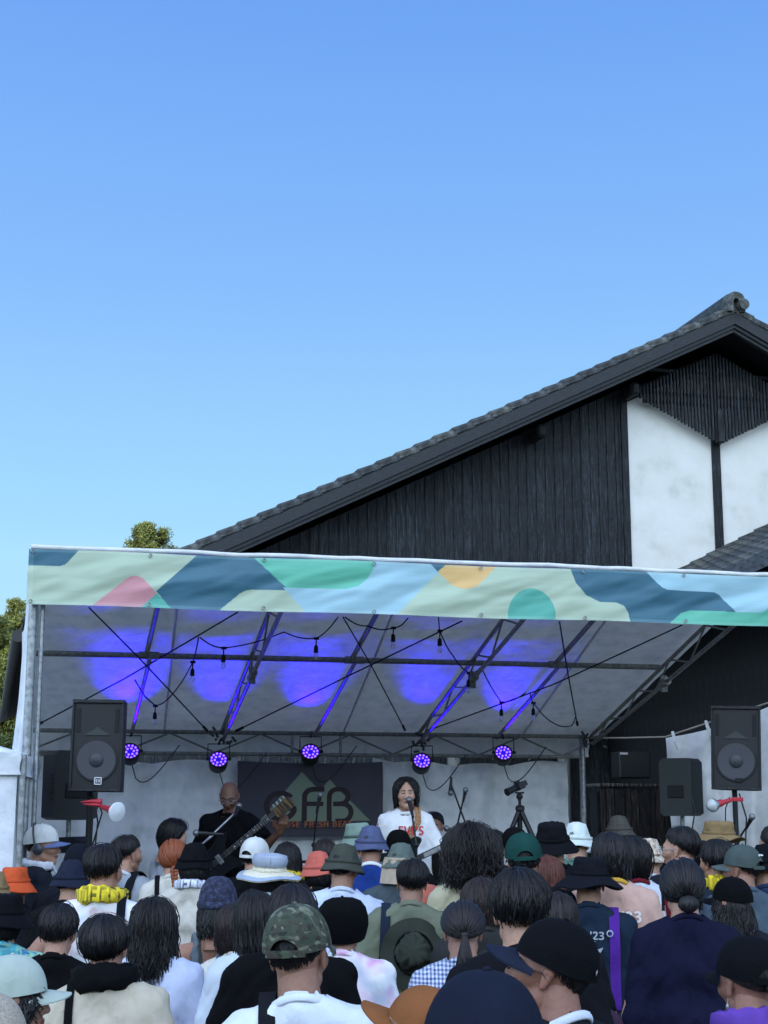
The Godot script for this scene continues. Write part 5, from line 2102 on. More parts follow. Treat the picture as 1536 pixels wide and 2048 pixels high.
func mix3(b: float, s: float, f: float, ph: float, fe := 0.8) -> float:
	var c := cos(ph)
	if c > 0.0:
		return lerpf(s, b, pow(c, 0.8))
	return lerpf(s, f, pow(-c, fe))

# styles: how far the hair clings to the skull (degrees from the crown: back, side, front), how far it then hangs, thickness, wave
const STYLES := {
	"short": {"cling": [122, 92, 62], "drop": [0.0, 0.0, 0.0], "thick": 0.014, "tuck": 0.012, "wave": 0.003, "n": 600, "w": 0.0058},
	"fluffy": {"cling": [118, 96, 66], "drop": [0.01, 0.015, 0.01], "thick": 0.024, "tuck": 0.008, "wave": 0.006, "n": 680, "w": 0.0052},
	"bowl": {"cling": [108, 98, 72], "drop": [0.030, 0.025, 0.012], "thick": 0.019, "tuck": 0.012, "wave": 0.002, "n": 640, "w": 0.0058},
	"bob": {"cling": [100, 96, 60], "drop": [0.105, 0.105, 0.0], "thick": 0.020, "tuck": 0.014, "wave": 0.003, "n": 640, "w": 0.0063},
	"long": {"cling": [100, 97, 60], "drop": [0.26, 0.22, 0.0], "thick": 0.019, "tuck": 0.0, "wave": 0.005, "n": 640, "w": 0.0069},
	"wavy": {"cling": [100, 97, 62], "drop": [0.24, 0.21, 0.0], "thick": 0.026, "tuck": -0.012, "wave": 0.014, "n": 900, "w": 0.0044},
	"curly": {"cling": [110, 104, 70], "drop": [0.13, 0.13, 0.0], "thick": 0.066, "tuck": -0.02, "wave": 0.022, "n": 1700, "w": 0.0030},
	"shag": {"cling": [108, 98, 58], "drop": [0.09, 0.13, 0.03], "thick": 0.021, "tuck": 0.006, "wave": 0.008, "n": 640, "w": 0.0060},
	"parted": {"cling": [108, 100, 44], "drop": [0.075, 0.12, 0.0], "thick": 0.027, "tuck": 0.002, "wave": 0.006, "n": 620, "w": 0.0058, "fexp": 2.2},
	"hip": {"cling": [98, 96, 56], "drop": [0.17, 0.16, 0.0], "thick": 0.019, "tuck": -0.004, "wave": 0.008, "n": 600, "w": 0.0063},
}

func hair_pt(st_: Dictionary, ph: float, tau: float, off_: float, under := false) -> Vector3:
	var off := off_
	var ae := deg_to_rad(mix3(st_.cling[0], st_.cling[1], st_.cling[2], ph, st_.get("fexp", 0.8)))
	var dr := mix3(st_.drop[0], st_.drop[1], st_.drop[2], ph, st_.get("fexp", 0.8))
	var arc := ae * 0.09
	var s := tau * (arc + dr)
	if under:
		off *= lerpf(0.12, 1.0, smoothstep(1.55, 2.15, s / 0.09)) if dr > 0.02 else lerpf(0.12, 0.65, smoothstep(1.55, 2.15, s / 0.09))
	if s <= arc:
		var f := s / arc
		return skull_pt(f * ae, ph, off * (1.0 - (0.35 * f * f if dr < 0.02 else 0.0)))
	var e := skull_pt(ae, ph, off)
	var g := minf((s - arc) / maxf(dr, 0.02), 1.1)
	var outw := Vector3(sin(ph), 0, cos(ph))
	return e + Vector3(0, -(s - arc), 0) - outw * st_.tuck * g * g * 1.4

func ribbon(b: B, pts: Array, outs: Array, w0: float) -> void:
	var g := PackedVector3Array()
	var n := pts.size()
	for k in n:
		var t: Vector3 = (pts[min(k + 1, n - 1)] - pts[max(k - 1, 0)]).normalized()
		var o: Vector3 = outs[k]
		var s := t.cross(o).normalized()
		var f := float(k) / (n - 1)
		var w := w0 * (0.55 + 0.45 * sin(minf(f * 1.6, 1.0) * PI * 0.5)) * (1.0 if f < 0.55 else lerpf(1.0, 0.12, (f - 0.55) / 0.45))
		g.append(pts[k] - s * w - o * 0.0025)
		g.append(pts[k] + o * 0.0022)
		g.append(pts[k] + s * w - o * 0.0025)
	b.grid(g, 3, n)

func hair_mesh(style: String, seed_: int, under := false) -> Mesh:
	var key := "hair%s%d%s" % [style, seed_, under]
	if cache.has(key):
		return cache[key]
	var r := RandomNumberGenerator.new()
	r.seed = 500 + seed_ * 17 + style.hash() % 1000
	var b := B.new()
	if STYLES.has(style):
		var s: Dictionary = STYLES[style]
		var nz := noise(seed_ + 7, 1.0, 3)
		# under-layer
		var g := PackedVector3Array()
		for j in 15:
			for i in 40:
				var ph := TAU * i / 40.0
				g.append(hair_pt(s, ph, 0.001 + j / 14.0 * 0.96, s.thick * 0.55 + nz.get_noise_2d(cos(ph) * 4.0, sin(ph) * 4.0 + j * 0.15) * (0.0 if under else 0.006), under))
		b.grid(g, 40, 15, true, true)
		# locks
		var whorl := Vector2(r.randf_range(-0.1, 0.1), 0.35)
		for k in s.n:
			var ph := r.randf() * TAU
			if r.randf() < 0.35:
				ph = r.randf_range(-1.4, 1.4)
			var t0 := r.randf_range(0.0, 0.55) if r.randf() < 0.75 else 0.0
			if under:
				t0 = r.randf_range(0.45, 0.7)
			var t1 := r.randf_range(0.88, 1.07)
			var off: float = s.thick * r.randf_range(0.55, 1.12) * (1.0 + 0.45 * nz.get_noise_3d(cos(ph) * 1.6, t0 * 2.5, sin(ph) * 1.6))
			var stray := r.randf() < 0.07 and not under
			if stray:
				off += r.randf_range(0.004, 0.016)
				t1 += 0.06
			var drift := r.randf_range(-0.22, 0.22)
			var pts := []
			var outs := []
			var wa := r.randf() * TAU
			for q in 8:
				var f := q / 7.0
				var tau := lerpf(t0, t1, f)
				var p2 := ph + drift * f
				var o := Vector3(sin(p2), 0.35 * (1.0 - tau), cos(p2)).normalized()
				var lift: float = off * (0.75 + 0.35 * sin(f * PI))
				var p := hair_pt(s, p2, tau, lift, under)
				var wv: float = s.wave * (0.25 + f)
				p += Vector3(cos(p2), 0, -sin(p2)) * sin(f * 9.0 + wa) * wv + o * cos(f * 8.0 + wa * 1.7) * wv * 0.7
				if style == "curly":
					p += Vector3(r.randfn(), r.randfn(), r.randfn()) * 0.008
				pts.append(p)
				outs.append(o)
			ribbon(b, pts, outs, 0.0014 if stray else s.w * r.randf_range(0.35, 1.1))
	else:
		# pulled back: ponytail, bun, braid
		var tie := {"pony": Vector3(0, -0.005, 0.125), "bun": Vector3(0, -0.045, 0.112), "braid": Vector3(0.01, -0.055, 0.105), "lowpony": Vector3(0, -0.05, 0.112)}[style] as Vector3
		var tdir := ((tie - SKULL) / SKR).normalized()
		var g := PackedVector3Array()
		for j in 14:
			for i in 40:
				var ph := TAU * i / 40.0
				var ae := deg_to_rad(mix3(118, 92, 58, ph))
				g.append(skull_pt(0.001 + ae * j / 13.0, ph, 0.010))
		b.grid(g, 40, 14, true, true)
		for k in 620:
			var ph := r.randf() * TAU
			var ae := deg_to_rad(mix3(118, 92, 58, ph)) * (1.0 if r.randf() < 0.6 else r.randf_range(0.2, 1.0))
			var d0 := Vector3(sin(ae) * sin(ph), cos(ae), sin(ae) * cos(ph))
			var off := r.randf_range(0.006, 0.010) if under else r.randf_range(0.009, 0.020)
			var pts := []
			var outs := []
			for q in 8:
				var f := q / 7.0
				var d := d0.slerp(tdir, f * 0.97)
				pts.append(SKULL + d * (SKR + Vector3.ONE * (off + (0.0 if under else 0.006) * sin(f * PI))))
				outs.append(d)
			ribbon(b, pts, outs, 0.0048)
		if style == "pony" or style == "lowpony" or style == "braid":
			b.ball(tie, Vector3(0.022, 0.018, 0.022), 10)
			if style == "braid":
				for q in 9:
					for s2 in [-1, 1]:
						b.ball(tie + Vector3(s2 * (0.012 - q * 0.0006) + 0.002 * q, -0.018 - q * 0.024, 0.012 + 0.002 * q), Vector3(0.016 - q * 0.0008, 0.017, 0.013), 8)
				b.tube([tie + Vector3(0.018, -0.235, 0.03), tie + Vector3(0.02, -0.34, 0.03)], [0.011, 0.003], 7)
			else:
				for k in 240:
					var a := r.randf() * TAU
					var sp := sqrt(r.randf())
					var pts := []
					var outs := []
					var ln := r.randf_range(0.16, 0.25) if style == "pony" else r.randf_range(0.2, 0.3)
					for q in 7:
						var f := q / 6.0
						var wd := (0.010 + 0.042 * f) * sp
						pts.append(tie + Vector3(cos(a) * wd, -ln * f + 0.012 * sin(f * PI), 0.014 + sin(a) * wd * 0.7 + 0.035 * sin(f * PI * 0.6) - 0.03 * f * f))
						outs.append(Vector3(cos(a), 0, sin(a) + 0.6).normalized())
					ribbon(b, pts, outs, 0.004)
		else:
			b.ball(tie + Vector3(0, -0.01, 0.012), Vector3(0.046, 0.036, 0.03), 14)
			for k in 110:
				var a := r.randf() * TAU
				var pts := []
				var outs := []
				for q in 7:
					var an := a + q * 0.28
					var rr := 0.044 - 0.003 * (k % 6)
					pts.append(tie + Vector3(cos(an) * rr, -0.01 + sin(an) * rr * 0.78, 0.018 + 0.003 * (k % 6)))
					outs.append(Vector3(cos(an) * 0.6, sin(an) * 0.6, 0.7).normalized())
				ribbon(b, pts, outs, 0.004)
			for s2 in [-1.0, 1.0]:   # loose strands at the temples
				for k in 12:
					var pts := []
					var outs := []
					for q in 6:
						pts.append(Vector3(s2 * (0.084 + 0.004 * sin(q * 1.1 + k)), 0.03 - q * 0.024, -0.035 + k * 0.003 + 0.006 * sin(q + k * 0.7)))
						outs.append(Vector3(s2, 0, 0.3).normalized())
					ribbon(b, pts, outs, 0.003)
	cache[key] = b.mesh()
	return cache[key]

# hats: return a list of [name, mesh, tone] pieces; tone 0 is the hat's own colour, 1 its second colour
func hat_parts(kind: String) -> Array:
	if cache.has("hat" + kind):
		return cache["hat" + kind]
	var out := []
	match kind:
		"cap", "cap_open":
			var b := B.new()
			var g := PackedVector3Array()
			for j in 13:
				var f := j / 12.0
				for i in 72:
					var ph := TAU * i / 72.0
					var low := 0.020
					var c := cos(ph)
					if kind == "cap_open" and c > 0.0:
						var q: float = absf(sin(ph)) / 0.46
						if q < 1.0:
							low += 0.043 * sqrt(1.0 - q * q)
					low += 0.012 * maxf(0.0, -c) - 0.012 * maxf(0.0, c)
					var v := asin(clampf((low - 0.020) / 0.118, -0.2, 0.9))
					var a := lerpf(v, PI * 0.5, f)
					var seam := 1.0 - 0.012 * exp(-pow(fposmod(ph + PI / 6.0, PI / 3.0) - PI / 6.0, 2.0) / 0.0016)
					var rr := pow(cos(a), 0.80) * seam
					g.append(Vector3(sin(ph) * rr * 0.0945, 0.020 + sin(a) * 0.118, 0.012 + c * rr * 0.114 * (1.0 + 0.03 * sin(ph * 3.0 + 1.0) * (1 - f))))
			b.grid(g, 72, 13, true)
			b.ball(Vector3(0, 0.139, 0.012), Vector3(0.008, 0.005, 0.008), 8)
			out.append(["crown", b.mesh(), 0])
			if kind == "cap_open":
				b = B.new()
				var pts := []
				for k in 15:
					var ph := -0.62 + 1.24 * k / 14.0
					pts.append(Vector3(sin(ph) * 0.0965, 0.013, 0.012 + cos(ph) * 0.1165))
				var gg := PackedVector3Array()
				for k in pts.size():
					for q in [[-0.010, 0.0], [-0.010, 0.003], [0.010, 0.003], [0.010, 0.0]]:
						gg.append(pts[k] + Vector3(0, q[0], 0) + (pts[k] * Vector3(1, 0, 1)).normalized() * q[1])
				b.grid(gg, 4, pts.size(), true, true)
				b.box(Vector3(0.03, 0.013, 0.128), Vector3(0.014, 0.014, 0.003))
				out.append(["strap", b.mesh(), 0])
			b = B.new()
			var gt := PackedVector3Array()
			for side in 2:
				for j in 8:
					var f := j / 7.0
					for i in 21:
						var x := (i / 20.0 - 0.5) * 2.0
						var hw := 0.088
						var zin := -sqrt(maxf(0.0, 1.0 - x * x * 0.86)) * 0.101 + 0.012
						var ext := (0.090 * sqrt(maxf(0.0, 1.0 - pow(absf(x), 3.0)))) * f
						var jj := Vector3(x * hw * (1.0 + 0.02 * f), 0.030 - 0.026 * x * x - 0.014 * f - (0.0035 if side == 1 else 0.0), zin - ext)
						gt.append(jj)
				b.grid(gt, 21, 8, false, side == 1)
				gt = PackedVector3Array()
			out.append(["brim", b.mesh(), 1])
		"bucket", "bucket_wide", "boonie", "straw", "cloche", "slouch":
			var P: Dictionary = {
				"bucket": {"top": 0.128, "rt": 0.080, "rb": 0.096, "low": 0.030, "br": 0.150, "dip": 0.062, "round": 0.020, "wav": 0.006},
				"bucket_wide": {"top": 0.130, "rt": 0.082, "rb": 0.097, "low": 0.036, "br": 0.178, "dip": 0.058, "round": 0.022, "wav": 0.012},
				"boonie": {"top": 0.120, "rt": 0.088, "rb": 0.097, "low": 0.034, "br": 0.166, "dip": 0.034, "round": 0.018, "wav": 0.014},
				"slouch": {"top": 0.125, "rt": 0.074, "rb": 0.097, "low": 0.030, "br": 0.170, "dip": 0.016, "round": 0.030, "wav": 0.026, "dent": 0.026},
				"straw": {"top": 0.128, "rt": 0.090, "rb": 0.100, "low": 0.034, "br": 0.198, "dip": 0.040, "round": 0.016, "wav": 0.010},
				"cloche": {"top": 0.132, "rt": 0.070, "rb": 0.098, "low": 0.020, "br": 0.122, "dip": 0.042, "round": 0.045, "wav": 0.004},
			}[kind]
			var nz := noise(kind.hash() % 97, 1.0, 3)
			var prof := [Vector2(0.0005, P.top), Vector2(P.rt - P.round, P.top - 0.002), Vector2(P.rt - P.round * 0.3, P.top - P.round * 0.28), Vector2(P.rt, P.top - P.round)]
			for k in 7:
				var f := (k + 1) / 7.0
				prof.append(Vector2(lerpf(P.rt, P.rb, f), lerpf(P.top - P.round, P.low, f)))
			var b := B.new()
			var g := PackedVector3Array()
			for q in prof:
				for i in 56:
					var ph := TAU * i / 56.0
					var dent: float = nz.get_noise_3d(cos(ph) * 1.7, q.y * 16.0, sin(ph) * 1.7) * P.get("dent", 0.0075)
					var rr: float = q.x + dent * minf(1.0, q.x * 20.0)
					rr += 0.0022 * exp(-pow((fposmod(ph + 0.4, PI / 2.0) - PI / 4.0) / 0.045, 2.0)) * minf(1.0, q.x * 20.0)
					g.append(Vector3(sin(ph) * rr, q.y + (nz.get_noise_2d(cos(ph) * q.x * 25.0, sin(ph) * q.x * 25.0) * 0.007 if q.y > P.top - P.round else 0.0), 0.012 + cos(ph) * rr * 1.10))
			b.grid(g, 56, prof.size(), true, true)
			out.append(["crown", b.mesh(), 0])
			b = B.new()
			g = PackedVector3Array()
			for side in 2:
				for j in 13:
					var f := j / 12.0
					for i in 56:
						var ph := TAU * i / 56.0
						var stitch := 0.0014 * (1.0 if j % 2 == 0 else 0.0) * (1.0 if kind != "straw" else 0.5)
						var rr: float = lerpf(P.rb - 0.001, P.br, f)
						var yy: float = P.low + 0.004 - P.dip * pow(f, 1.15) + P.wav * f * sin(ph * 2.0 + 0.7) + P.wav * 0.5 * f * sin(ph * 5.0)
						g.append(Vector3(sin(ph) * rr, yy + stitch - (0.004 if side == 1 else 0.0), 0.012 + cos(ph) * rr * 1.06))
				b.grid(g, 56, 13, true, side == 0)
				g = PackedVector3Array()
			out.append(["brim", b.mesh(), 0])
			b = B.new()
			var bp := []
			for k in 37:
				var ph := TAU * k / 36.0
				bp.append(Vector3(sin(ph) * (P.rb + 0.001), P.low + 0.012, 0.012 + cos(ph) * (P.rb + 0.001) * 1.10))
			b.tube(bp, 0.004, 6, false, 2.6)
			out.append(["band", b.mesh(), 1])
		"beret":
			var nz := noise(13, 1.0, 3)
			var b := B.new()
			var g := PackedVector3Array()
			var prof := [Vector2(0.0005, 0.135), Vector2(0.05, 0.134), Vector2(0.088, 0.120), Vector2(0.115, 0.090), Vector2(0.127, 0.050), Vector2(0.126, 0.010), Vector2(0.118, -0.025), Vector2(0.105, -0.05), Vector2(0.092, -0.058)]
			for q in prof:
				for i in 48:
					var ph := TAU * i / 48.0
					var rr: float = q.x * (1.0 + nz.get_noise_3d(cos(ph) * 1.5, q.y * 14.0, sin(ph) * 1.5) * 0.08)
					g.append(Vector3(sin(ph) * rr * 0.93, q.y + 0.010 * cos(ph) * (-1.0 if q.y < 0.0 else 0.3) + (0.045 if cos(ph) < 0.0 else 0.0) * -cos(ph) * (1.0 if q.y < 0.02 else 0.0), 0.018 + cos(ph) * rr))
			b.grid(g, 48, prof.size(), true, true)
			out.append(["crown", b.mesh(), 0])
			b = B.new()
			b.ball(Vector3(0, 0.136, 0.018), Vector3(0.007, 0.007, 0.007), 8)
			out.append(["button", b.mesh(), 0])
		"knit":
			var b := B.new()
			var g := PackedVector3Array()
			for j in 12:
				var a := PI * 0.5 * j / 11.0
				for i in 64:
					var ph := TAU * i / 64.0
					var rr := pow(cos(a), 0.7) * (1.0 + 0.012 * (1.0 if i % 2 == 0 else -1.0))
					g.append(Vector3(sin(ph) * rr * 0.094, -0.005 + sin(a) * 0.142, 0.014 + cos(ph) * rr * 0.112))
			b.grid(g, 64, 12, true)
			out.append(["crown", b.mesh(), 0])
			b = B.new()
			var bp := []
			for k in 41:
				var ph := TAU * k / 40.0
				bp.append(Vector3(sin(ph) * 0.094, 0.004, 0.014 + cos(ph) * 0.112))
			b.tube(bp, 0.008, 6, false, 2.4)
			out.append(["cuff", b.mesh(), 0])
	cache["hat" + kind] = out
	return out

# ------------------------------------------------------------------ people: dressing and placing
func pattern_mat(key: String) -> StandardMaterial3D:
	if mats.has("pat" + key):
		return mats["pat" + key]
	var m: StandardMaterial3D
	match key:
		"camo":
			m = print_cloth("patcamo", blotches(101, ["3d4838", "3a312b", "20251f", "7d826e"]), 3.6)
		"desert":
			m = print_cloth("patdesert", blotches(131, ["c9bba8", "9a846e", "6a584a", "dcd2c4"]), 4.0)
		"tiedye":
			m = print_cloth("pattiedye", noise_tex("tiedye", 103, 0.008, [[0.0, "9fc0d6"], [0.36, "e6e8ea"], [0.5, "f0eef0"], [0.6, "e2b4d2"], [0.7, "d87fb4"], [0.85, "e8dff0"]], 256, false, 1.0, 3), 1.6)
		"tiedye_pale":
			m = print_cloth("pattiedye_pale", noise_tex("tiedye_pale", 104, 0.010, [[0.0, "a9bccc"], [0.42, "dfe2e6"], [0.6, "e6dede"], [0.75, "d6bcc0"], [1.0, "e6e6ea"]], 256, false, 1.0, 4), 2.0)
		"tropic":
			m = print_cloth("pattropic", noise_tex("tropic", 105, 0.012, [[0.0, "2f8fa8"], [0.45, "5cc0c4"], [0.58, "8fd0c0"], [0.68, "cdd98a"], [0.78, "3a6fb0"]], 256, false, 1.0, 3, true), 3.0)
		"floral":
			m = print_cloth("patfloral", noise_tex("floral", 106, 0.035, [[0.0, "a9b8bd"], [0.30, "dedccf"], [0.66, "d9d7c8"], [0.74, "c3c79c"]], 256, false, 1.0, 3, true), 3.0)
		"scrunch":
			m = print_cloth("patscrunch", noise_tex("scrunch", 107, 0.03, [[0.0, "14161f"], [0.55, "232740"], [0.68, "4a4f70"], [1.0, "1c1f2c"]], 256, false, 1.0, 3), 4.0)
		"straw":
			m = print_cloth("patstraw", noise_tex("straw", 108, 0.05, [[0.0, "c8bfa2"], [0.5, "e0d9c2"], [1.0, "ece6d6"]], 256, false, 1.0, 4), 6.0)
			m.normal_enabled = true
			m.normal_texture = noise_tex("straw_bump", 109, 0.06, [], 256, true, 8.0, 3)
		"fur":
			m = print_cloth("patfur", noise_tex("fur", 110, 0.06, [[0.0, "8a7f72"], [0.5, "b3a797"], [1.0, "cfc6b8"]], 256, false, 1.0, 4), 9.0)
			m.normal_enabled = true
			m.normal_texture = noise_tex("fur_bump", 111, 0.09, [], 256, true, 12.0, 3)
		"gingham":
			var im := Image.create(128, 128, false, Image.FORMAT_RGB8)
			var c := [hexc("e6e8ee"), hexc("8c9cc4"), hexc("2c3a68")]
			for y in 128:
				for x in 128:
					var k := (1 if (x / 8) % 2 == 0 else 0) + (1 if (y / 8) % 2 == 0 else 0)
					im.set_pixel(x, y, c[k])
			im.generate_mipmaps()
			m = print_cloth("patgingham", ImageTexture.create_from_image(im), 7.5)
		"yellow_print", "navy_print":
			var im2 := Image.create(256, 128, false, Image.FORMAT_RGB8)
			im2.fill(hexc("e8cf2c") if key == "yellow_print" else hexc("d8dce6"))
			var ink := hexc("1c1c16") if key == "yellow_print" else hexc("27315c")
			var r := RandomNumberGenerator.new()
			r.seed = 9
			for row in 2:
				for k in 6:
					var x0 := 8 + k * 42
					var y0 := 10 + row * 64
					for q in 3:
						if r.randf() < 0.5:
							im2.fill_rect(Rect2i(x0 + r.randi() % 3 * 11, y0, 9, 42), ink)
						else:
							im2.fill_rect(Rect2i(x0, y0 + r.randi() % 3 * 17, 31, 8), ink)
			im2.generate_mipmaps()
			m = print_cloth("pat" + key, ImageTexture.create_from_image(im2), 4.2)
	mats["pat" + key] = m
	return m

# layered blotches of flat colour, as printed on camouflage cloth
func blotches(seed_: int, cols: Array) -> Texture2D:
	var n := 192
	var im := Image.create(n, n, false, Image.FORMAT_RGB8)
	im.fill(hexc(cols[0]))
	for k in range(1, 4):
		var nz := noise(seed_ + k * 7, 0.028, 2)
		var lim: float = [0.0, 0.12, 0.20, 0.26][k]
		for y in n:
			for x in n:
				# wraps round: blend of the four corners of the tile
				var fx := float(x) / n
				var fy := float(y) / n
				var v := lerpf(lerpf(nz.get_noise_2d(x, y * 1.5), nz.get_noise_2d(x - n, y * 1.5), fx), lerpf(nz.get_noise_2d(x, (y - n) * 1.5), nz.get_noise_2d(x - n, (y - n) * 1.5), fx), fy)
				if v > lim * (1.0 - 0.45 * sin(fx * PI) * 0.0):
					im.set_pixel(x, y, hexc(cols[k]))
	im.generate_mipmaps()
	return ImageTexture.create_from_image(im)

func cloth_or(key: String) -> StandardMaterial3D:
	if key.is_valid_html_color():
		return cloth(key)
	return pattern_mat(key)

# where a shirt's surface is met, coming from outside along dir
func surf(f: Field, from: Vector3, dir: Vector3) -> Vector3:
	var p := from
	for k in 160:
		var q := (p - f.o) / f.h
		var x := int(q.x)
		var y := int(q.y)
		var z := int(q.z)
		if x >= 0 and y >= 0 and z >= 0 and x < f.nx - 1 and y < f.ny - 1 and z < f.nz - 1:
			var i := (z * f.ny + y) * f.nx + x
			var t := q - Vector3(x, y, z)
			var sy := f.nx
			var sz := f.nx * f.ny
			var a := lerpf(lerpf(f.d[i], f.d[i + 1], t.x), lerpf(f.d[i + sy], f.d[i + sy + 1], t.x), t.y)
			var b := lerpf(lerpf(f.d[i + sz], f.d[i + sz + 1], t.x), lerpf(f.d[i + sz + sy], f.d[i + sz + sy + 1], t.x), t.y)
			if lerpf(a, b, t.z) < 0.003:
				return p
		p += dir * 0.004
	return Vector3.INF

# a strap over one shoulder: x at the shoulder, x and height of its lower end on the back
func strap_mesh(f: Field, xs: float, xe: float, ye: float, wide: float) -> B:
	var pts := []
	var outs := []
	for k in 9:   # front
		var u := k / 8.0
		var s := surf(f, Vector3(lerpf(xe, xs, u), lerpf(ye, 1.38, u), -0.42), Vector3(0, 0, 1))
		if s != Vector3.INF:
			pts.append(s + Vector3(0, 0, -0.008))
			outs.append(Vector3(0, 0.1, -1))
	for k in 5:
		var z := lerpf(-0.05, 0.09, k / 4.0)
		var s := surf(f, Vector3(xs, 1.62, z), Vector3(0, -1, 0))
		if s != Vector3.INF:
			pts.append(s + Vector3(0, 0.009, 0))
			outs.append(Vector3(0, 1, 0.4 * (z - 0.02)))
	for k in 9:
		var u := k / 8.0
		var s := surf(f, Vector3(lerpf(xs, xe, u), lerpf(1.38, ye, u), 0.26), Vector3(0, 0, -1))
		if s != Vector3.INF:
			pts.append(s + Vector3(0, 0, 0.008))
			outs.append(Vector3(0, 0.1, 1))
	var b := B.new()
	var g := PackedVector3Array()
	var n := pts.size()
	for k in n:
		var t: Vector3 = (pts[min(k + 1, n - 1)] - pts[max(k - 1, 0)]).normalized()
		var o: Vector3 = outs[k].normalized()
		var s2 := t.cross(o).normalized() * wide * 0.5
		g.append(pts[k] - s2)
		g.append(pts[k] - s2 + o * 0.006)
		g.append(pts[k] + s2 + o * 0.006)
		g.append(pts[k] + s2)
	b.grid(g, 4, n)
	return b

func neck_roll(thick: float, seed_: int, ends: bool) -> B:
	var b := B.new()
	var nz := noise(seed_, 1.0, 3)
	var g := PackedVector3Array()
	for k in 33:
		var an := TAU * k / 32.0
		var c := Vector3(cos(an) * 0.098, 1.478 + sin(an) * 0.012 + nz.get_noise_2d(cos(an) * 3, sin(an) * 3) * 0.01, 0.020 + sin(an) * 0.094)
		var out := Vector3(cos(an), 0, sin(an))
		for i in 10:
			var q := TAU * i / 10.0
			var rr := thick * (1.0 + 0.22 * sin(q * 3.0 + an * 2.0) + nz.get_noise_2d(an * 2.0, q) * 0.3)
			g.append(c + out * cos(q) * rr * 0.72 + Vector3(0, sin(q) * rr * 1.25, 0))
	b.grid(g, 10, 33, true, true)
	if ends:
		for s in [-1.0, 1.0]:
			var e := PackedVector3Array()
			for j in 9:
				for i in 5:
					var f := j / 8.0
					e.append(Vector3(s * (0.085 + 0.012 * f) + (i - 2) * 0.024, 1.47 - f * 0.36, -0.075 - 0.085 * minf(1.0, f * 2.5) + 0.006 * sin(i * 2.0 + j)))
			b.grid(e, 5, 9)
	return b

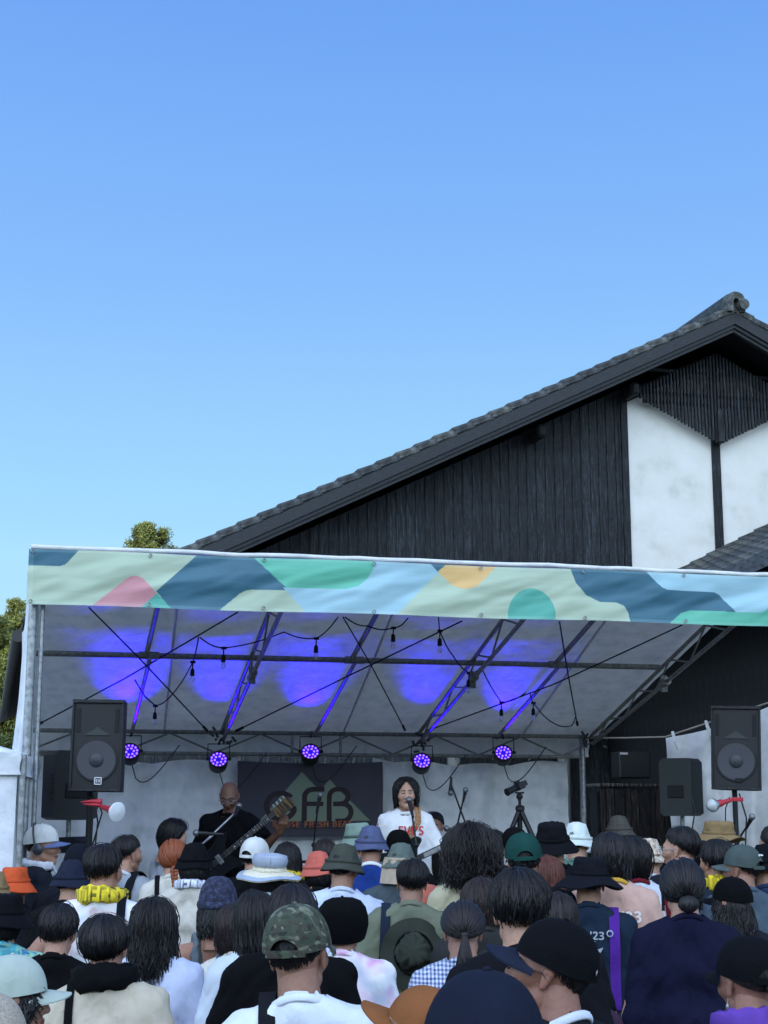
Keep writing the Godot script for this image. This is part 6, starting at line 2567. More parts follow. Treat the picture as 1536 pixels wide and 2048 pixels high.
# top: height of the highest point over ground (hat or hair included)
func person(at: Vector3, top: float, label: String, o: Dictionary) -> Node3D:
	var hair: String = o.get("hair", "short")
	var hat: String = o.get("hat", "")
	var kind: String = o.get("shirt", "tee")
	var ps: String = o.get("pose", "down")
	var seed_: int = used.get("people", 0)
	used["people"] = seed_ + 1
	var hy: float = deg_to_rad(o.get("hy", 0.0))
	var hp: float = deg_to_rad(o.get("hp", 0.0))
	var n := thing("person", label, "person", at, deg_to_rad(o.get("yaw", 0.0)), o.get("group", "people in the crowd before the stage"))
	var high: float = 1.588 + HEAD_SIZE * {"": 0.1185 + STYLES.get(hair, {"thick": 0.018}).thick * 0.9, "cap": 0.141, "cap_open": 0.141, "bucket": 0.131, "bucket_wide": 0.133, "boonie": 0.124, "straw": 0.131, "cloche": 0.134, "beret": 0.139, "knit": 0.138}[hat]
	if hair == "bald":
		high = 1.588 + 0.1185 * HEAD_SIZE
	n.scale = Vector3.ONE * (top / high)
	if ps == "down" and absf(n.rotation.y) < 0.4 and not o.has("group"):
		# nobody stands quite straight; the feet move so that the head stays
		var lean := deg_to_rad(3.2 * sin(seed_ * 2.4 + 0.6))
		n.rotation.z = lean
		n.position.x += sin(lean) * 1.6 * top / high
		n.position.z += 0.0
	var wide: float = o.get("wide", 1.0)
	var side := Transform3D(Basis.from_scale(Vector3(wide, 1, 1)), Vector3.ZERO)
	var skin := skin_mat(o.get("skin", "c89d84"))
	var hm := hair_mat(o.get("hc", "111013"))
	part("body", body_mesh(ps, hy, hp), skin, n)
	var sm := cloth_or(o.get("sc", "e0e2e6"))
	var sh := part("shirt", shirt_mesh(kind, ps, seed_ % 2), sm, n, side)
	if kind != "tank":
		part("collar", collar_mesh(), cloth_or(o.get("cc", o.get("sc", "e0e2e6"))), sh)
	part("trousers", trousers_mesh(ps), cloth(["22252e", "3a3a3c", "2c3344", "4a463e"][seed_ % 4]), n)
	var pz := pose(ps)
	for i in 2:
		part("shoe", shoe_mesh(), mat("shoe%d" % (seed_ % 2), hexc(["1c1c1e", "b8b6b0"][seed_ % 2]), 0.6), n, Transform3D(Basis.IDENTITY, pz.ankle[i] * Vector3(1, 1, 1) - Vector3(0, 0.075, 0)))
	var ht := Transform3D((Basis(Vector3.UP, hy) * Basis(Vector3.RIGHT, hp)).scaled(Vector3.ONE * HEAD_SIZE), HEAD_AT)
	if hair != "bald":
		part("hair", hair_mesh(hair, seed_ % (3 if hat == "" else 2), hat != ""), hm, n, ht)
	if hat != "":
		var pieces := hat_parts(hat)
		var tilt: float = deg_to_rad(o.get("tilt", 0.0))
		var h := part("hat", pieces[0][1], cloth_or(o.hatc), n, ht * Transform3D(Basis(Vector3.RIGHT, tilt) * Basis.from_scale(Vector3.ONE * 1.035), Vector3(0, 0.004, 0)))
		for k in range(1, pieces.size()):
			var pc: Array = pieces[k]
			part(pc[0], pc[1], cloth_or(o.get("hatc2", o.hatc) if pc[2] == 1 else o.hatc), h)
		if hat == "straw":
			var bb := B.new()
			var bp := []
			for k in 37:
				var ph := TAU * k / 36.0
				bp.append(Vector3(sin(ph) * 0.0965, 0.096, 0.012 + cos(ph) * 0.1065))
			bb.tube(bp, 0.015, 6, false, 2.2)
			part("crown_panel", bb, cloth("a0aab8"), h)
			bb = B.new()
			bb.lathe([Vector2(0.0, 0.132), Vector2(0.07, 0.131), Vector2(0.088, 0.124), Vector2(0.093, 0.112)], 36, Transform3D(Basis.IDENTITY, Vector3(0, 0.002, 0.012)), 1.0, 1.1)
			part("crown_top", bb, cloth("a6b0bf"), h)
			bb = B.new()
			var g := PackedVector3Array()
			for j in 4:
				for i in 48:
					var ph := TAU * i / 48.0
					var f := lerpf(0.66, 1.02, j / 3.0)
					var rr := lerpf(0.099, 0.198, f)
					g.append(Vector3(sin(ph) * rr, 0.0425 - 0.040 * pow(f, 1.15) + 0.010 * f * sin(ph * 2.0 + 0.7) + 0.005 * f * sin(ph * 5.0), 0.012 + cos(ph) * rr * 1.06))
			bb.grid(g, 48, 4, true, true)
			part("brim_edge", bb, cloth("a4b0c2"), h)
	var fl: Field = cache.get("field" + kind + ps)
	for e in o.get("ex", []):
		var w: PackedStringArray = e.split(":")
		match w[0]:
			"towel", "ends":
				part("towel", neck_roll(0.030 if w[0] == "towel" else 0.020, seed_, w[0] == "ends"), cloth_or(w[1]), n)
			"scarf":
				part("scarf", neck_roll(0.040, seed_, false), cloth_or(w[1]), n)
			"band":
				part("bandana", neck_roll(0.020, seed_, false), cloth_or(w[1]), n)
			"strap":
				var b := strap_mesh(fl, float(w[2]), float(w[3]), float(w[4]), float(w[5]))
				part("strap", b, cloth(w[1]), sh)
			"text":
				var tm := TextMesh.new()
				tm.text = w[1]
				tm.font = bold_font()
				tm.font_size = 24
				tm.pixel_size = float(w[5]) / 24.0
				tm.depth = 0.004
				var zz := surf(fl, Vector3(float(w[3]), float(w[4]), 0.26), Vector3(0, 0, -1))
				if zz != Vector3.INF:
					part("lettering", tm, mat("ink" + w[2], hexc(w[2]), 0.8), sh, Transform3D(Basis.IDENTITY, zz + Vector3(0, 0, 0.012)))
			"ftext":
				var tm2 := TextMesh.new()
				tm2.text = w[1]
				tm2.font = bold_font()
				tm2.font_size = 24
				tm2.pixel_size = float(w[5]) / 24.0
				tm2.depth = 0.004
				var z2 := surf(fl, Vector3(float(w[3]), float(w[4]), -0.42), Vector3(0, 0, 1))
				part("lettering", tm2, mat("ink" + w[2], hexc(w[2]), 0.8), sh, Transform3D(Basis(Vector3.UP, PI), z2 - Vector3(0, 0, 0.012)))
			"goose":
				var gb := B.new()
				var p0 := surf(fl, Vector3(float(w[1]), float(w[2]), 0.26), Vector3(0, 0, -1)) + Vector3(0, 0, 0.004)
				gb.prism(PackedVector2Array([Vector2(-0.03, 0.012), Vector2(-0.02, -0.012), Vector2(0.0, -0.026), Vector2(0.02, -0.02), Vector2(0.034, 0.006), Vector2(0.012, -0.002), Vector2(-0.008, 0.004), Vector2(-0.012, 0.024), Vector2(-0.004, 0.034), Vector2(-0.016, 0.04), Vector2(-0.024, 0.03)]), 0.003, Transform3D(Basis.IDENTITY, p0))
				gb.lathe([Vector2(0.017, 0.0), Vector2(0.017, 0.003), Vector2(0.011, 0.003)], 16, Transform3D(Basis(Vector3.RIGHT, PI / 2), p0 + Vector3(0.066, 0.074, 0.0)))
				part("print", gb, mat("ink" + w[3], hexc(w[3]), 0.8), sh)
			"glasses":
				var gl := B.new()
				for s in [-1.0, 1.0]:
					var ring := []
					for k in 17:
						var an := TAU * k / 16.0
						ring.append(Vector3(s * 0.033 + cos(an) * 0.023, 0.0 + sin(an) * 0.019, -0.103))
					gl.tube(ring, 0.0022, 5, false)
					gl.tube([Vector3(s * 0.056, 0.006, -0.103), Vector3(s * 0.076, 0.006, -0.09), Vector3(s * 0.083, 0.004, 0.0), Vector3(s * 0.082, -0.012, 0.018)], 0.0022, 5)
				gl.tube([Vector3(-0.010, 0.004, -0.105), Vector3(0.010, 0.004, -0.105)], 0.002, 5)
				part("glasses", gl, mat("frame_" + w[1], hexc(w[1]), 0.4), n, ht)
			"headphones":
				var hb := B.new()
				var arc := []
				for k in 17:
					var an := PI * k / 16.0
					arc.append(Vector3(cos(an) * 0.103, 0.0 + sin(an) * 0.150, 0.035 + sin(an) * 0.03))
				hb.tube(arc, 0.007, 6)
				for s in [-1.0, 1.0]:
					hb.lathe([Vector2(0.0, -0.016), Vector2(0.034, -0.014), Vector2(0.038, 0.0), Vector2(0.032, 0.014), Vector2(0.0, 0.016)], 16, Transform3D(Basis(Vector3(0, 0, 1), PI / 2), Vector3(s * 0.098, -0.015, 0.018)))
				part("headphones", hb, mat("phones", hexc("3a3d44"), 0.4), n, ht)
			"earring":
				var eb := B.new()
				eb.tube([Vector3(-0.082, -0.042, 0.006), Vector3(-0.084, -0.058, 0.006)], 0.002, 5)
				eb.ball(Vector3(-0.084, -0.068, 0.006), Vector3(0.007, 0.013, 0.007), 8)
				part("earring", eb, metal("steel", "b4b8ba", 0.42, 0.8), n, ht)
			"backhat":
				var hp2 := hat_parts("slouch")
				var z3 := surf(fl, Vector3(0.0, 1.20, 0.26), Vector3(0, 0, -1))
				var tt := Transform3D(Basis(Vector3.RIGHT, PI / 2 - 0.28), Vector3(float(w[2]), 1.25, z3.z + 0.02))
				var hh := part("hanging_hat", hp2[0][1], cloth(w[1]), n, tt)
				part("brim", hp2[1][1], cloth(w[1]), hh)
				part("band", hp2[2][1], cloth("20241f"), hh)
			"tag":
				var tb := B.new()
				tb.box(Vector3(-0.03, 0.042, 0.13), Vector3(0.012, 0.012, 0.003), Basis(Vector3(0, 0, 1), PI / 4), 0.001)
				part("metal_tag", tb, metal("steel", "b4b8ba", 0.42, 0.8), n, ht)
			"word":
				var wb := B.new()
				for k in 6:
					wb.box(Vector3((k - 2.5) * 0.0095, 0.002 * (k % 2), 0), Vector3(0.007, 0.008 + (0.004 if k % 3 == 0 else 0.0), 0.003))
				part("embroidery", wb, mat("ink" + w[1], hexc(w[1]), 0.8), n, ht * Transform3D(Basis(Vector3.RIGHT, -0.35), Vector3(0, 0.088, 0.129)))
			"drape":
				var db := B.new()
				var g3 := PackedVector3Array()
				for j in 9:
					for i in 13:
						var x := lerpf(-0.095, 0.095, i / 12.0)
						g3.append(Vector3(x * (1.0 + 0.15 * j / 8.0), 0.035 - j * 0.019, 0.012 + 0.112 * sqrt(maxf(0.0, 1.0 - pow(x / 0.115, 2.0))) + 0.006 * sin(i * 1.4 + j * 0.5) + 0.03 * j / 8.0))
				db.grid(g3, 13, 9, false, true)
				part("neck_flap", db, cloth_or(w[1]), n, ht)
	return n

func build_people() -> void:
	person(Vector3(1.779, 0.10, -11.900), 1.770, "person in a brown grey bucket hat in front of the board counter", {"hat": "cloche", "hatc": "4e4d48", "hair": "short", "sc": "3a3c40"})
	person(Vector3(0.101, 0.00, -11.000), 1.773, "person in a black hat right in front of the singer", {"hat": "knit", "hatc": "101114", "hair": "short", "sc": "1c1d22"})
	person(Vector3(-0.408, 0.00, -10.900), 1.716, "person with dark brown hair showing over the salmon hat", {"hair": "short", "hc": "221c1c", "sc": "2a2c30"})
	person(Vector3(-0.180, 0.00, -10.900), 1.822, "person in a pale green bucket hat close to the singer", {"hat": "bucket", "hatc": "7f9488", "hatc2": "55645c", "hair": "short", "sc": "5a6a70", "hy": 10})
	person(Vector3(0.748, 0.00, -10.800), 1.782, "person with dark hair just right of the big curly hair", {"hair": "fluffy", "sc": "24262c"})
	person(Vector3(-0.655, 0.00, -10.700), 1.700, "person with long straight black hair in front of the guitar amplifier", {"hair": "long", "sc": "22242a", "wide": 0.88, "ex": ["towel:yellow_print"]})
	person(Vector3(0.890, 0.00, -10.700), 1.796, "person in a black cap behind the dark green cap", {"hat": "cap", "hatc": "121317", "hatc2": "121317", "hair": "short", "sc": "24262c"})
	person(Vector3(1.300, 0.00, -10.600), 1.830, "person in a white bucket hat at the right end of the stage", {"hat": "cloche", "hatc": "d2dcd8", "hair": "short", "sc": "5c7a70", "hy": -20})
	person(Vector3(-2.260, 0.00, -10.400), 1.816, "sound engineer in a white cap with blue visor, headphones and a white towel, facing right", {"hair": "short", "hat": "cap", "hatc": "d6d8d4", "hatc2": "6a78a4", "sc": "2a2f3a", "yaw": -78, "hy": -10, "pose": "hold", "ex": ["ends:e4e6ee", "headphones"], "skin": "c79a80"})
	person(Vector3(-0.086, 0.00, -10.400), 1.806, "person in a slate blue bucket hat and royal blue shirt with white neckline", {"hat": "cloche", "hatc": "545c7c", "hair": "short", "sc": "24418c", "cc": "e0e4ea", "skin": "b98c74", "hy": -10})
	person(Vector3(2.208, 0.00, -10.400), 1.838, "person in a tan sun hat in front of the right white sheet", {"hat": "boonie", "hatc": "8a7452", "hair": "short", "sc": "b8b4a8", "hy": 20})
	person(Vector3(-1.683, 0.00, -10.300), 1.749, "person with short black hair, grey shirt and dark vest right of the yellow towel man", {"hair": "short", "sc": "98a0a8", "cc": "c8ccd2", "yaw": -25, "hy": -15, "ex": ["strap:20242c:-0.10:-0.13:1.05:0.06", "strap:20242c:0.10:0.13:1.05:0.06"]})
	person(Vector3(-0.840, 0.00, -10.300), 1.736, "person in a white cap seen from behind with a black T-shirt", {"hat": "cap_open", "hatc": "d4d6d4", "hair": "short", "sc": "1a1b20", "yaw": -12, "hy": -14})
	person(Vector3(-1.365, 0.00, -10.200), 1.728, "woman with an orange braid down the back of a cream top", {"hair": "braid", "hc": "8a4a2c", "sc": "d8d4c8", "wide": 0.88, "yaw": 6, "ex": ["strap:1c1e24:-0.11:0.12:1.05:0.035"], "skin": "d3ab94"})
	person(Vector3(1.684, 0.00, -10.000), 1.732, "person in a desert camouflage hat left of the man with glasses", {"hat": "cloche", "hatc": "desert", "hair": "short", "sc": "bcc4cc", "hy": -30})
	person(Vector3(2.453, 0.00, -9.900), 1.820, "person with dark hair mostly outside the right edge", {"hair": "short", "sc": "22252c", "hy": 20})
	person(Vector3(-0.405, 0.00, -9.700), 1.661, "person in a salmon bucket hat behind the olive grey bucket hat", {"hat": "cloche", "hatc": "c4675a", "hair": "bob", "sc": "1e1f24", "wide": 0.9, "hy": 12})
	person(Vector3(0.106, 0.00, -9.600), 1.711, "person in a grey green sun hat with a beige neck flap", {"hat": "cloche", "hatc": "5d6a64", "hatc2": "b4a490", "hair": "short", "sc": "49545a", "hy": -20, "ex": ["drape:b4a490"]})
	person(Vector3(1.897, 0.00, -9.500), 1.728, "person with dark hair between the glasses man and the yellow towel", {"hair": "fluffy", "sc": "2a2e38"})
	person(Vector3(1.006, 0.00, -9.400), 1.835, "person in a black bucket hat right of the dark green cap", {"hat": "bucket", "hatc": "1a1c22", "hair": "short", "sc": "1e2026", "tilt": 10})
	person(Vector3(-1.792, 0.00, -9.300), 1.714, "person in a dark navy knit hat behind the man with the yellow towel", {"hat": "knit", "hatc": "1d2230", "hair": "short", "sc": "1f222b", "yaw": -10})
	person(Vector3(-2.169, 0.00, -9.300), 1.576, "person in a bright orange bucket hat at the left edge", {"hat": "bucket", "hatc": "d05a34", "hair": "short", "sc": "20222a", "hy": -20, "pose": "fists"})
	person(Vector3(-1.105, 0.00, -9.200), 1.719, "woman in a black hat and bob with a blue printed bandana over a cream T-shirt", {"hat": "cloche", "hatc": "16181e", "hair": "bob", "sc": "c9c4b8", "wide": 0.93, "yaw": -8, "ex": ["band:navy_print"]})
	person(Vector3(-0.662, 0.00, -9.100), 1.654, "woman in a wide straw hat with a pale blue crown and brim edge", {"hat": "straw", "hatc": "straw", "hatc2": "straw", "hair": "bob", "sc": "c8d6dc", "wide": 0.9, "hy": 6, "tilt": 6})
	person(Vector3(1.716, 0.00, -9.100), 1.815, "man with short black hair and clear glasses looking to the left", {"hair": "short", "sc": "2c3038", "yaw": 25, "hy": 30, "ex": ["glasses:9a9a9e"], "skin": "caa08a"})
	person(Vector3(2.176, 0.00, -9.000), 1.718, "person in a dark bucket hat and blue shirt at the right edge", {"hat": "cloche", "hatc": "191c24", "hair": "short", "sc": "34466a", "hy": 35})
	person(Vector3(0.929, 0.00, -8.900), 1.659, "woman with straight auburn hair behind the big black fluffy hair", {"hair": "long", "hc": "5c342a", "sc": "6a4a42", "wide": 0.88})
	person(Vector3(1.874, 0.00, -8.900), 1.750, "person with a black bowl cut and a yellow printed towel", {"hair": "bowl", "sc": "2c3646", "ex": ["towel:yellow_print"], "yaw": 15, "hy": 12})
	person(Vector3(-2.198, 0.00, -8.900), 1.574, "person in a tan hat cut by the left edge", {"hat": "cloche", "hatc": "8c7656", "hair": "short", "sc": "2c2e34"})
	person(Vector3(1.379, 0.00, -8.700), 1.767, "person with a black bob and a white and red sports shirt", {"hair": "bob", "sc": "c9d0da", "cc": "7c2230", "wide": 0.92, "ex": ["strap:7a1f30:0.16:0.19:1.0:0.05"]})
	person(Vector3(1.973, 0.00, -8.700), 1.718, "man in a grey green cap with the visor to the left and a slate T-shirt", {"hat": "cap_open", "hatc": "4c5856", "hatc2": "5a6664", "hair": "short", "sc": "4c5a66", "yaw": 12, "hy": 38, "ex": ["word:d8dcd8"], "skin": "a87f6c"})
	person(Vector3(-1.691, 0.00, -8.600), 1.640, "person in a navy bucket hat and black T-shirt beside the yellow towel man", {"hat": "cloche", "hatc": "2b3145", "hair": "short", "sc": "17181c", "yaw": -15, "hy": -25})
	person(Vector3(0.239, 0.00, -8.600), 1.510, "woman in a salmon cap with its visor pointing right", {"hat": "cap", "hatc": "cc7464", "hair": "short", "sc": "8a8470", "yaw": -60, "hy": -25, "wide": 0.9})
	person(Vector3(-0.218, 0.00, -8.500), 1.728, "man in an olive grey bucket hat and plain white T-shirt", {"hat": "cloche", "hatc": "474b44", "hair": "short", "sc": "c9d4e8", "hy": -18, "skin": "b58a72", "tilt": -6})
	person(Vector3(0.462, 0.00, -8.400), 1.842, "person with very big curly dark hair right of the singer", {"hair": "curly", "hc": "1b1718", "sc": "c6bfa0", "wide": 0.94})
	person(Vector3(1.167, 0.00, -8.100), 1.799, "person with layered black hair and a pink T-shirt with a yellow collar", {"hair": "shag", "sc": "d2ac9c", "cc": "d0a444", "wide": 0.94, "hc": "19171b", "ex": ["text:'23:f0ece8:0.07:1.32:0.075", "strap:1b1c20:-0.11:0.15:1.05:0.04"]})
	person(Vector3(0.143, 0.00, -8.050), 1.667, "man with short black hair in a khaki T-shirt, an olive hat hanging on his back", {"hair": "short", "sc": "6f7563", "ex": ["backhat:3b4038:0.02", "strap:2a3346:-0.13:-0.13:1.0:0.05"], "skin": "a87f6a"})
	person(Vector3(0.708, 0.00, -8.000), 1.795, "person in a dark green cap seen from behind", {"hat": "cap_open", "hatc": "1f4a44", "hair": "fluffy", "sc": "22262c", "skin": "b58a72"})
	person(Vector3(1.011, 0.00, -7.800), 1.677, "man in a wide black bucket hat and dark teal T-shirt printed on the back", {"hat": "bucket_wide", "hatc": "1d202a", "hair": "short", "sc": "26364a", "yaw": -4, "skin": "b58a72", "ex": ["text:FB'23:9aa6ae:0.0:1.345:0.055", "goose:0.03:1.285:9aa6ae", "strap:5c2f9c:0.12:0.13:1.0:0.05"]})
	person(Vector3(1.666, 0.00, -7.600), 1.589, "woman in a black cap with long dark wavy hair, turned to the left", {"hat": "cap", "hatc": "121318", "hair": "wavy", "sc": "2a2c34", "wide": 0.9, "yaw": 12, "hy": 30, "skin": "c09080"})
	person(Vector3(-1.312, 0.00, -7.400), 1.752, "man with short black hair, yellow printed towel and pale sleeveless tie-dye shirt", {"hair": "short", "shirt": "sleeveless", "sc": "tiedye_pale", "pose": "akimbo", "ex": ["towel:yellow_print", "strap:1d2230:0.10:0.13:1.1:0.04"], "skin": "b98c74", "hy": -14})
	person(Vector3(-0.731, 0.00, -7.000), 1.615, "woman in a dark patterned head wrap and grey tank top with her arm bent", {"hat": "knit", "hatc": "scrunch", "hair": "hip", "shirt": "tank", "sc": "68747a", "pose": "akimbo", "wide": 0.92, "yaw": 10, "hy": -12, "hp": -8, "skin": "b98a72", "tilt": 8})
	person(Vector3(0.428, 0.00, -7.000), 1.617, "person with brown hair tucked behind the ponytail woman and the fluffy hair", {"hair": "shag", "hc": "2a2120", "sc": "3a3a3a"})
	person(Vector3(0.760, 0.00, -6.900), 1.558, "person with smooth dark hair left of the printed teal T-shirt", {"hair": "long", "hc": "1f1a1c", "sc": "26282e", "wide": 0.9})
	person(Vector3(-1.646, 0.00, -6.900), 1.547, "person in a black hat and turquoise flowered shirt at the left edge", {"hat": "bucket", "hatc": "171a22", "hair": "bob", "sc": "tropic", "hy": -10, "wide": 0.95})
	person(Vector3(-0.632, 0.00, -6.750), 1.520, "person in a cream floral shirt partly hidden by the long dark bob", {"hair": "shag", "sc": "floral", "wide": 0.9, "hc": "2a2220", "ex": ["strap:5a6474:-0.09:-0.12:1.0:0.015"]})
	person(Vector3(-1.348, 0.00, -6.600), 1.528, "person in a loose black shirt left of the bowl cut in the lower left", {"hair": "fluffy", "sc": "131418", "hy": -10, "wide": 1.0})
	person(Vector3(1.226, 0.00, -6.500), 1.714, "tall man with a low bun and a dark navy long sleeved shirt", {"hair": "bun", "hc": "17161a", "shirt": "long", "sc": "1f2140", "wide": 0.93, "skin": "c69c86"})
	person(Vector3(-0.165, 0.00, -6.400), 1.559, "person in a big black beret and pink and white tie-dye T-shirt", {"hat": "beret", "hatc": "101216", "hair": "short", "sc": "tiedye", "wide": 0.96, "skin": "b58a72", "yaw": -6})
	person(Vector3(-0.928, 0.00, -6.400), 1.565, "woman with long wavy black hair and a white blouse in the lower left", {"hair": "wavy", "shirt": "long", "sc": "ccd4ec", "wide": 0.95, "pose": "hold"})
	person(Vector3(-0.496, 0.00, -6.150), 1.604, "woman with a long dark bob and loose white T-shirt left of the camouflage cap", {"hair": "long", "sc": "cfd8e4", "wide": 0.9, "yaw": 8})
	person(Vector3(0.298, 0.00, -6.000), 1.571, "woman with a dark ponytail and a blue gingham shirt", {"hair": "pony", "hc": "1d191c", "sc": "gingham", "wide": 0.93, "skin": "b88d78", "pose": "hold"})
	person(Vector3(-0.332, 0.00, -5.700), 1.645, "person with a thick black bob and wide black T-shirt behind the camouflage cap", {"hair": "bob", "sc": "131418", "wide": 1.04, "hc": "1c1a1e"})
	person(Vector3(-0.961, 0.00, -5.500), 1.555, "person with a black bowl cut, black scarf and cream shirt in the lower left", {"hair": "bowl", "sc": "c6bca8", "wide": 1.0, "ex": ["scarf:14151a", "strap:15161a:-0.12:-0.13:1.0:0.03"], "skin": "b58a74", "hy": -8})
	person(Vector3(0.554, 0.00, -5.000), 1.547, "person in a plum shirt with a white strap hidden behind the nearest black cap", {"hair": "short", "sc": "4a3448", "yaw": -5, "ex": ["strap:c4ccd4:0.13:0.14:1.0:0.06"], "wide": 0.9})
	person(Vector3(0.413, 0.00, -4.850), 1.734, "person with thick fluffy black hair left of the nearest black cap", {"hair": "fluffy", "sc": "1d1f26", "wide": 0.98})
	person(Vector3(0.980, 0.00, -4.300), 1.569, "woman in a black cap with a ponytail and an earring at the bottom right", {"hat": "cap_open", "hatc": "15181f", "hair": "pony", "hc": "1f191b", "sc": "4a3c70", "cc": "7a50b4", "wide": 0.9, "hy": 22, "ex": ["earring", "towel:6a48a8"], "skin": "b0826e"})
	person(Vector3(-0.997, 0.00, -4.300), 1.518, "woman in a pale mint cap with the visor to the right at the lower left", {"hat": "cap", "hatc": "b2bfb4", "hair": "wavy", "sc": "c9d0d4", "yaw": -45, "hy": -20, "wide": 0.9, "skin": "b58a74"})
	person(Vector3(-0.223, 0.00, -4.150), 1.662, "man in a camouflage cap and white T-shirt with a dark strap, nearest in the middle", {"hat": "cap_open", "hatc": "camo", "hair": "short", "sc": "dfe6f0", "hy": -16, "ex": ["strap:23262c:-0.085:0.16:1.0:0.045"], "skin": "a97f6a"})
	person(Vector3(0.408, 0.00, -3.900), 1.642, "man in a black cap with the visor to the left, glasses and a white collar", {"hat": "cap", "hatc": "15171f", "hatc2": "2a3146", "hair": "short", "sc": "23262f", "cc": "d0d8e4", "yaw": 42, "hy": 30, "hp": 16, "pose": "hold", "ex": ["glasses:1a1a1c", "tag"], "skin": "a07462"})
	person(Vector3(0.081, 0.00, -3.750), 1.501, "person in a rust orange cap with the visor to the left at the bottom edge", {"hat": "cap", "hatc": "8a5836", "hair": "short", "sc": "4a4440", "yaw": 55, "hy": 15, "hp": 24, "wide": 0.9})
	person(Vector3(-0.764, 0.00, -3.100), 1.551, "person in a furry beige hat at the bottom left corner", {"hat": "knit", "hatc": "fur", "hair": "short", "sc": "5a544c"})
	person(Vector3(0.141, 0.00, -2.300), 1.674, "person in a smooth navy cap, nearest of all at the bottom edge", {"hat": "cap", "hatc": "232a3e", "hair": "short", "sc": "20242f"})
	band()

func band() -> void:
	# the band on the stage
	var g := "the band on the stage"
	var singer := person(Vector3(0.167, 1.840, -11.900) * Vector3(1, 0, 1) + Vector3(0, 0.465, 0), 1.70, "singer in a white T-shirt with shoulder length black hair at the microphone", {"hair": "parted", "shirt": "tee", "pose": "singer", "yaw": 183.0, "hp": 2.0, "sc": "e8eaec", "skin": "cfa58c", "wide": 0.9, "group": g, "ex": ["ftext:EVI'S:c22f35:-0.03:1.315:0.095"]})
	var b := strap_mesh(cache["fieldteesinger"], -0.085, 0.16, 1.0, 0.05)
	part("guitar_strap", b, print_cloth("strap_weave", noise_tex("strap_weave", 120, 0.05, [[0.0, "5a3a24"], [0.45, "9a6a40"], [0.6, "c09a70"], [1.0, "6a4428"]], 256, false, 1.0, 2, true), 9.0), singer)
	guitar(Vector3(0.595, 1.727, -11.550), Vector3(0.118, 1.505, -11.650), "dark electric guitar with pale fret marks held by the singer", "1d2226", "6a5038", 0.62)
	var bass := person(Vector3(-1.203, 1.763, -12.200) * Vector3(1, 0, 1) + Vector3(0, 0.465, 0), 1.665, "bald bass player in a black T-shirt looking down at his hand", {"hair": "bald", "shirt": "tee", "pose": "bass", "yaw": 163.0, "hp": -28.0, "hy": 12.0, "sc": "15161a", "skin": "7d5c4a", "wide": 1.06, "group": g, "ex": ["glasses:8a8a8e"]})
	bass.rotation.z = 0.0
	guitar(Vector3(-0.691, 1.999, -11.750), Vector3(-1.284, 1.509, -11.850), "black bass guitar with a pale maple headstock pointing up to the right", "14161a", "80603a", 1.0)
	person(Vector3(0.429, 1.622, -13.500) * Vector3(1, 0, 1) + Vector3(0, 0.10, 0), 1.80, "drummer in a dark jacket half hidden behind the singer", {"hair": "short", "shirt": "long", "pose": "sit", "yaw": 150.0, "hy": 20.0, "sc": "2a2826", "skin": "b08a74", "group": g})
	person(Vector3(-1.572, 1.659, -11.700) * Vector3(1, 0, 1) + Vector3(0, 0.10, 0), 1.752, "player with a black bob and loose white shirt seated left of the bass player", {"hair": "bob", "shirt": "long", "pose": "sit", "yaw": -55.0, "hp": -12.0, "sc": "d8dce8", "skin": "d0aa94", "wide": 0.9, "group": g})
	for q in [[Vector3(0.429, 1.622, -13.500), "round drum stool under the drummer"], [Vector3(-1.572, 1.659, -11.700), "round black stool under the player with the white shirt"]]:
		var p: Vector3 = q[0]
		var s := thing("stool", q[1], "stool", Vector3(p.x, 0.465, p.z), 0, "stools on the stage")
		var sb := B.new()
		sb.lathe([Vector2(0.0, 0.36), Vector2(0.16, 0.36), Vector2(0.17, 0.38), Vector2(0.17, 0.41), Vector2(0.155, 0.43), Vector2(0.0, 0.435)], 20)
		part("seat", sb, mat("amp_black", hexc("1e1f20"), 0.7), s)
		for k in 3:
			sb = B.new()
			sb.tube([Vector3(0, 0.36, 0), Vector3(cos(k * TAU / 3) * 0.2, 0.0, sin(k * TAU / 3) * 0.2)], 0.013, 8)
			part("leg", sb, metal("steel", "b4b8ba", 0.42, 0.8), s)

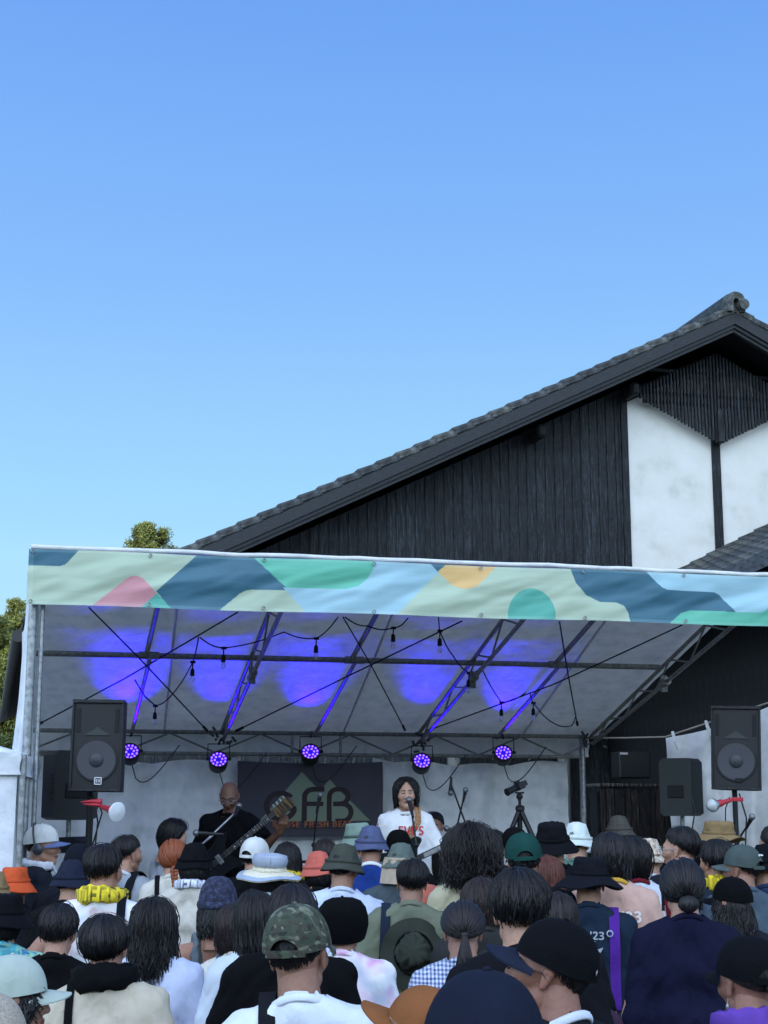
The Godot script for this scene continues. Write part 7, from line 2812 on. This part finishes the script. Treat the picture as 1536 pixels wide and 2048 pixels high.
# head: end of the headstock; body: middle of the body
func guitar(head: Vector3, body: Vector3, label: String, body_hex: String, head_hex: String, long: float) -> void:
	var o := thing("bass_guitar" if long > 0.9 else "electric_guitar", label, "guitar", body)
	var u := (head - body).normalized()
	var ln := (head - body).length()
	var fr := (Vector3(0, 0, 1) - u * u.z).normalized()
	var up := fr.cross(u).normalized()
	o.basis = Basis(u, up, fr)
	var shape := PackedVector2Array()
	var pr := [[0.16, 0.05], [0.26, 0.12], [0.20, 0.17], [0.10, 0.12], [0.02, 0.11], [-0.10, 0.16], [-0.19, 0.14], [-0.23, 0.05], [-0.23, -0.06], [-0.18, -0.15], [-0.08, -0.165], [0.03, -0.115], [0.12, -0.125], [0.19, -0.16], [0.20, -0.10], [0.16, -0.04]]
	for q in rounded(pr.map(func(z): return Vector2(z[0], z[1])), 0.05):
		shape.append(q * 0.95)
	var b := B.new()
	b.prism(shape, 0.04, Transform3D(Basis.IDENTITY, Vector3(0, 0, -0.02)))
	part("guitar_body", b, mat("lacquer" + body_hex, hexc(body_hex), 0.25), o)
	b = B.new()
	b.box(Vector3((0.12 + ln - 0.17) * 0.5, 0, 0.018), Vector3(ln - 0.29, 0.044, 0.022), Basis.IDENTITY, 0.005)
	var nk := part("neck", b, wood("neck_wood", "3a2c24", 1), o)
	b = B.new()
	for k in 14:
		b.box(Vector3(0.16 + (ln - 0.36) * (1.0 - pow(0.9, k)) * 1.25, 0, 0.030), Vector3(0.003, 0.046, 0.003))
	part("frets", b, metal("steel", "b4b8ba", 0.42, 0.8), nk)
	b = B.new()
	for k in 6:
		b.box(Vector3(0.22 + (ln - 0.42) * k / 5.5, 0, 0.0295), Vector3(0.028 if long < 0.9 else 0.009, 0.030 if long < 0.9 else 0.009, 0.0025))
	part("fret_marks", b, mat("pearl", hexc("d6d8d4"), 0.4), nk)
	b = B.new()
	b.prism(PackedVector2Array([Vector2(ln - 0.18, -0.024), Vector2(ln - 0.15, -0.05), Vector2(ln - 0.02, -0.056), Vector2(ln, -0.02), Vector2(ln - 0.01, 0.035), Vector2(ln - 0.15, 0.030), Vector2(ln - 0.18, 0.024)]), 0.016, Transform3D(Basis.IDENTITY, Vector3(0, 0, 0.006)))
	var hd := part("headstock", b, wood("head" + head_hex, head_hex, 0), o)
	for k in 4:
		b = B.new()
		b.tube([Vector3(ln - 0.14 + k * 0.033, 0.025, 0.018), Vector3(ln - 0.14 + k * 0.033, 0.050, 0.014)], 0.004, 6)
		b.ball(Vector3(ln - 0.14 + k * 0.033, 0.053, 0.014), Vector3(0.007, 0.006, 0.003), 8)
		part("tuning_peg", b, metal("steel", "b4b8ba", 0.42, 0.8), hd)
	b = B.new()
	for k in 4:
		b.tube([Vector3(-0.12, (k - 1.5) * 0.011, 0.035), Vector3(ln - 0.17, (k - 1.5) * 0.009, 0.035)], 0.0012, 4)
	part("strings", b, metal("steel", "b4b8ba", 0.42, 0.8), o)
	b = B.new()
	b.box(Vector3(0.07, 0, 0.026), Vector3(0.035, 0.075, 0.014), Basis.IDENTITY, 0.003)
	b.box(Vector3(-0.13, 0, 0.026), Vector3(0.05, 0.07, 0.012), Basis.IDENTITY, 0.003)
	part("pickups_and_bridge", b, metal("steel", "b4b8ba", 0.42, 0.8), o)
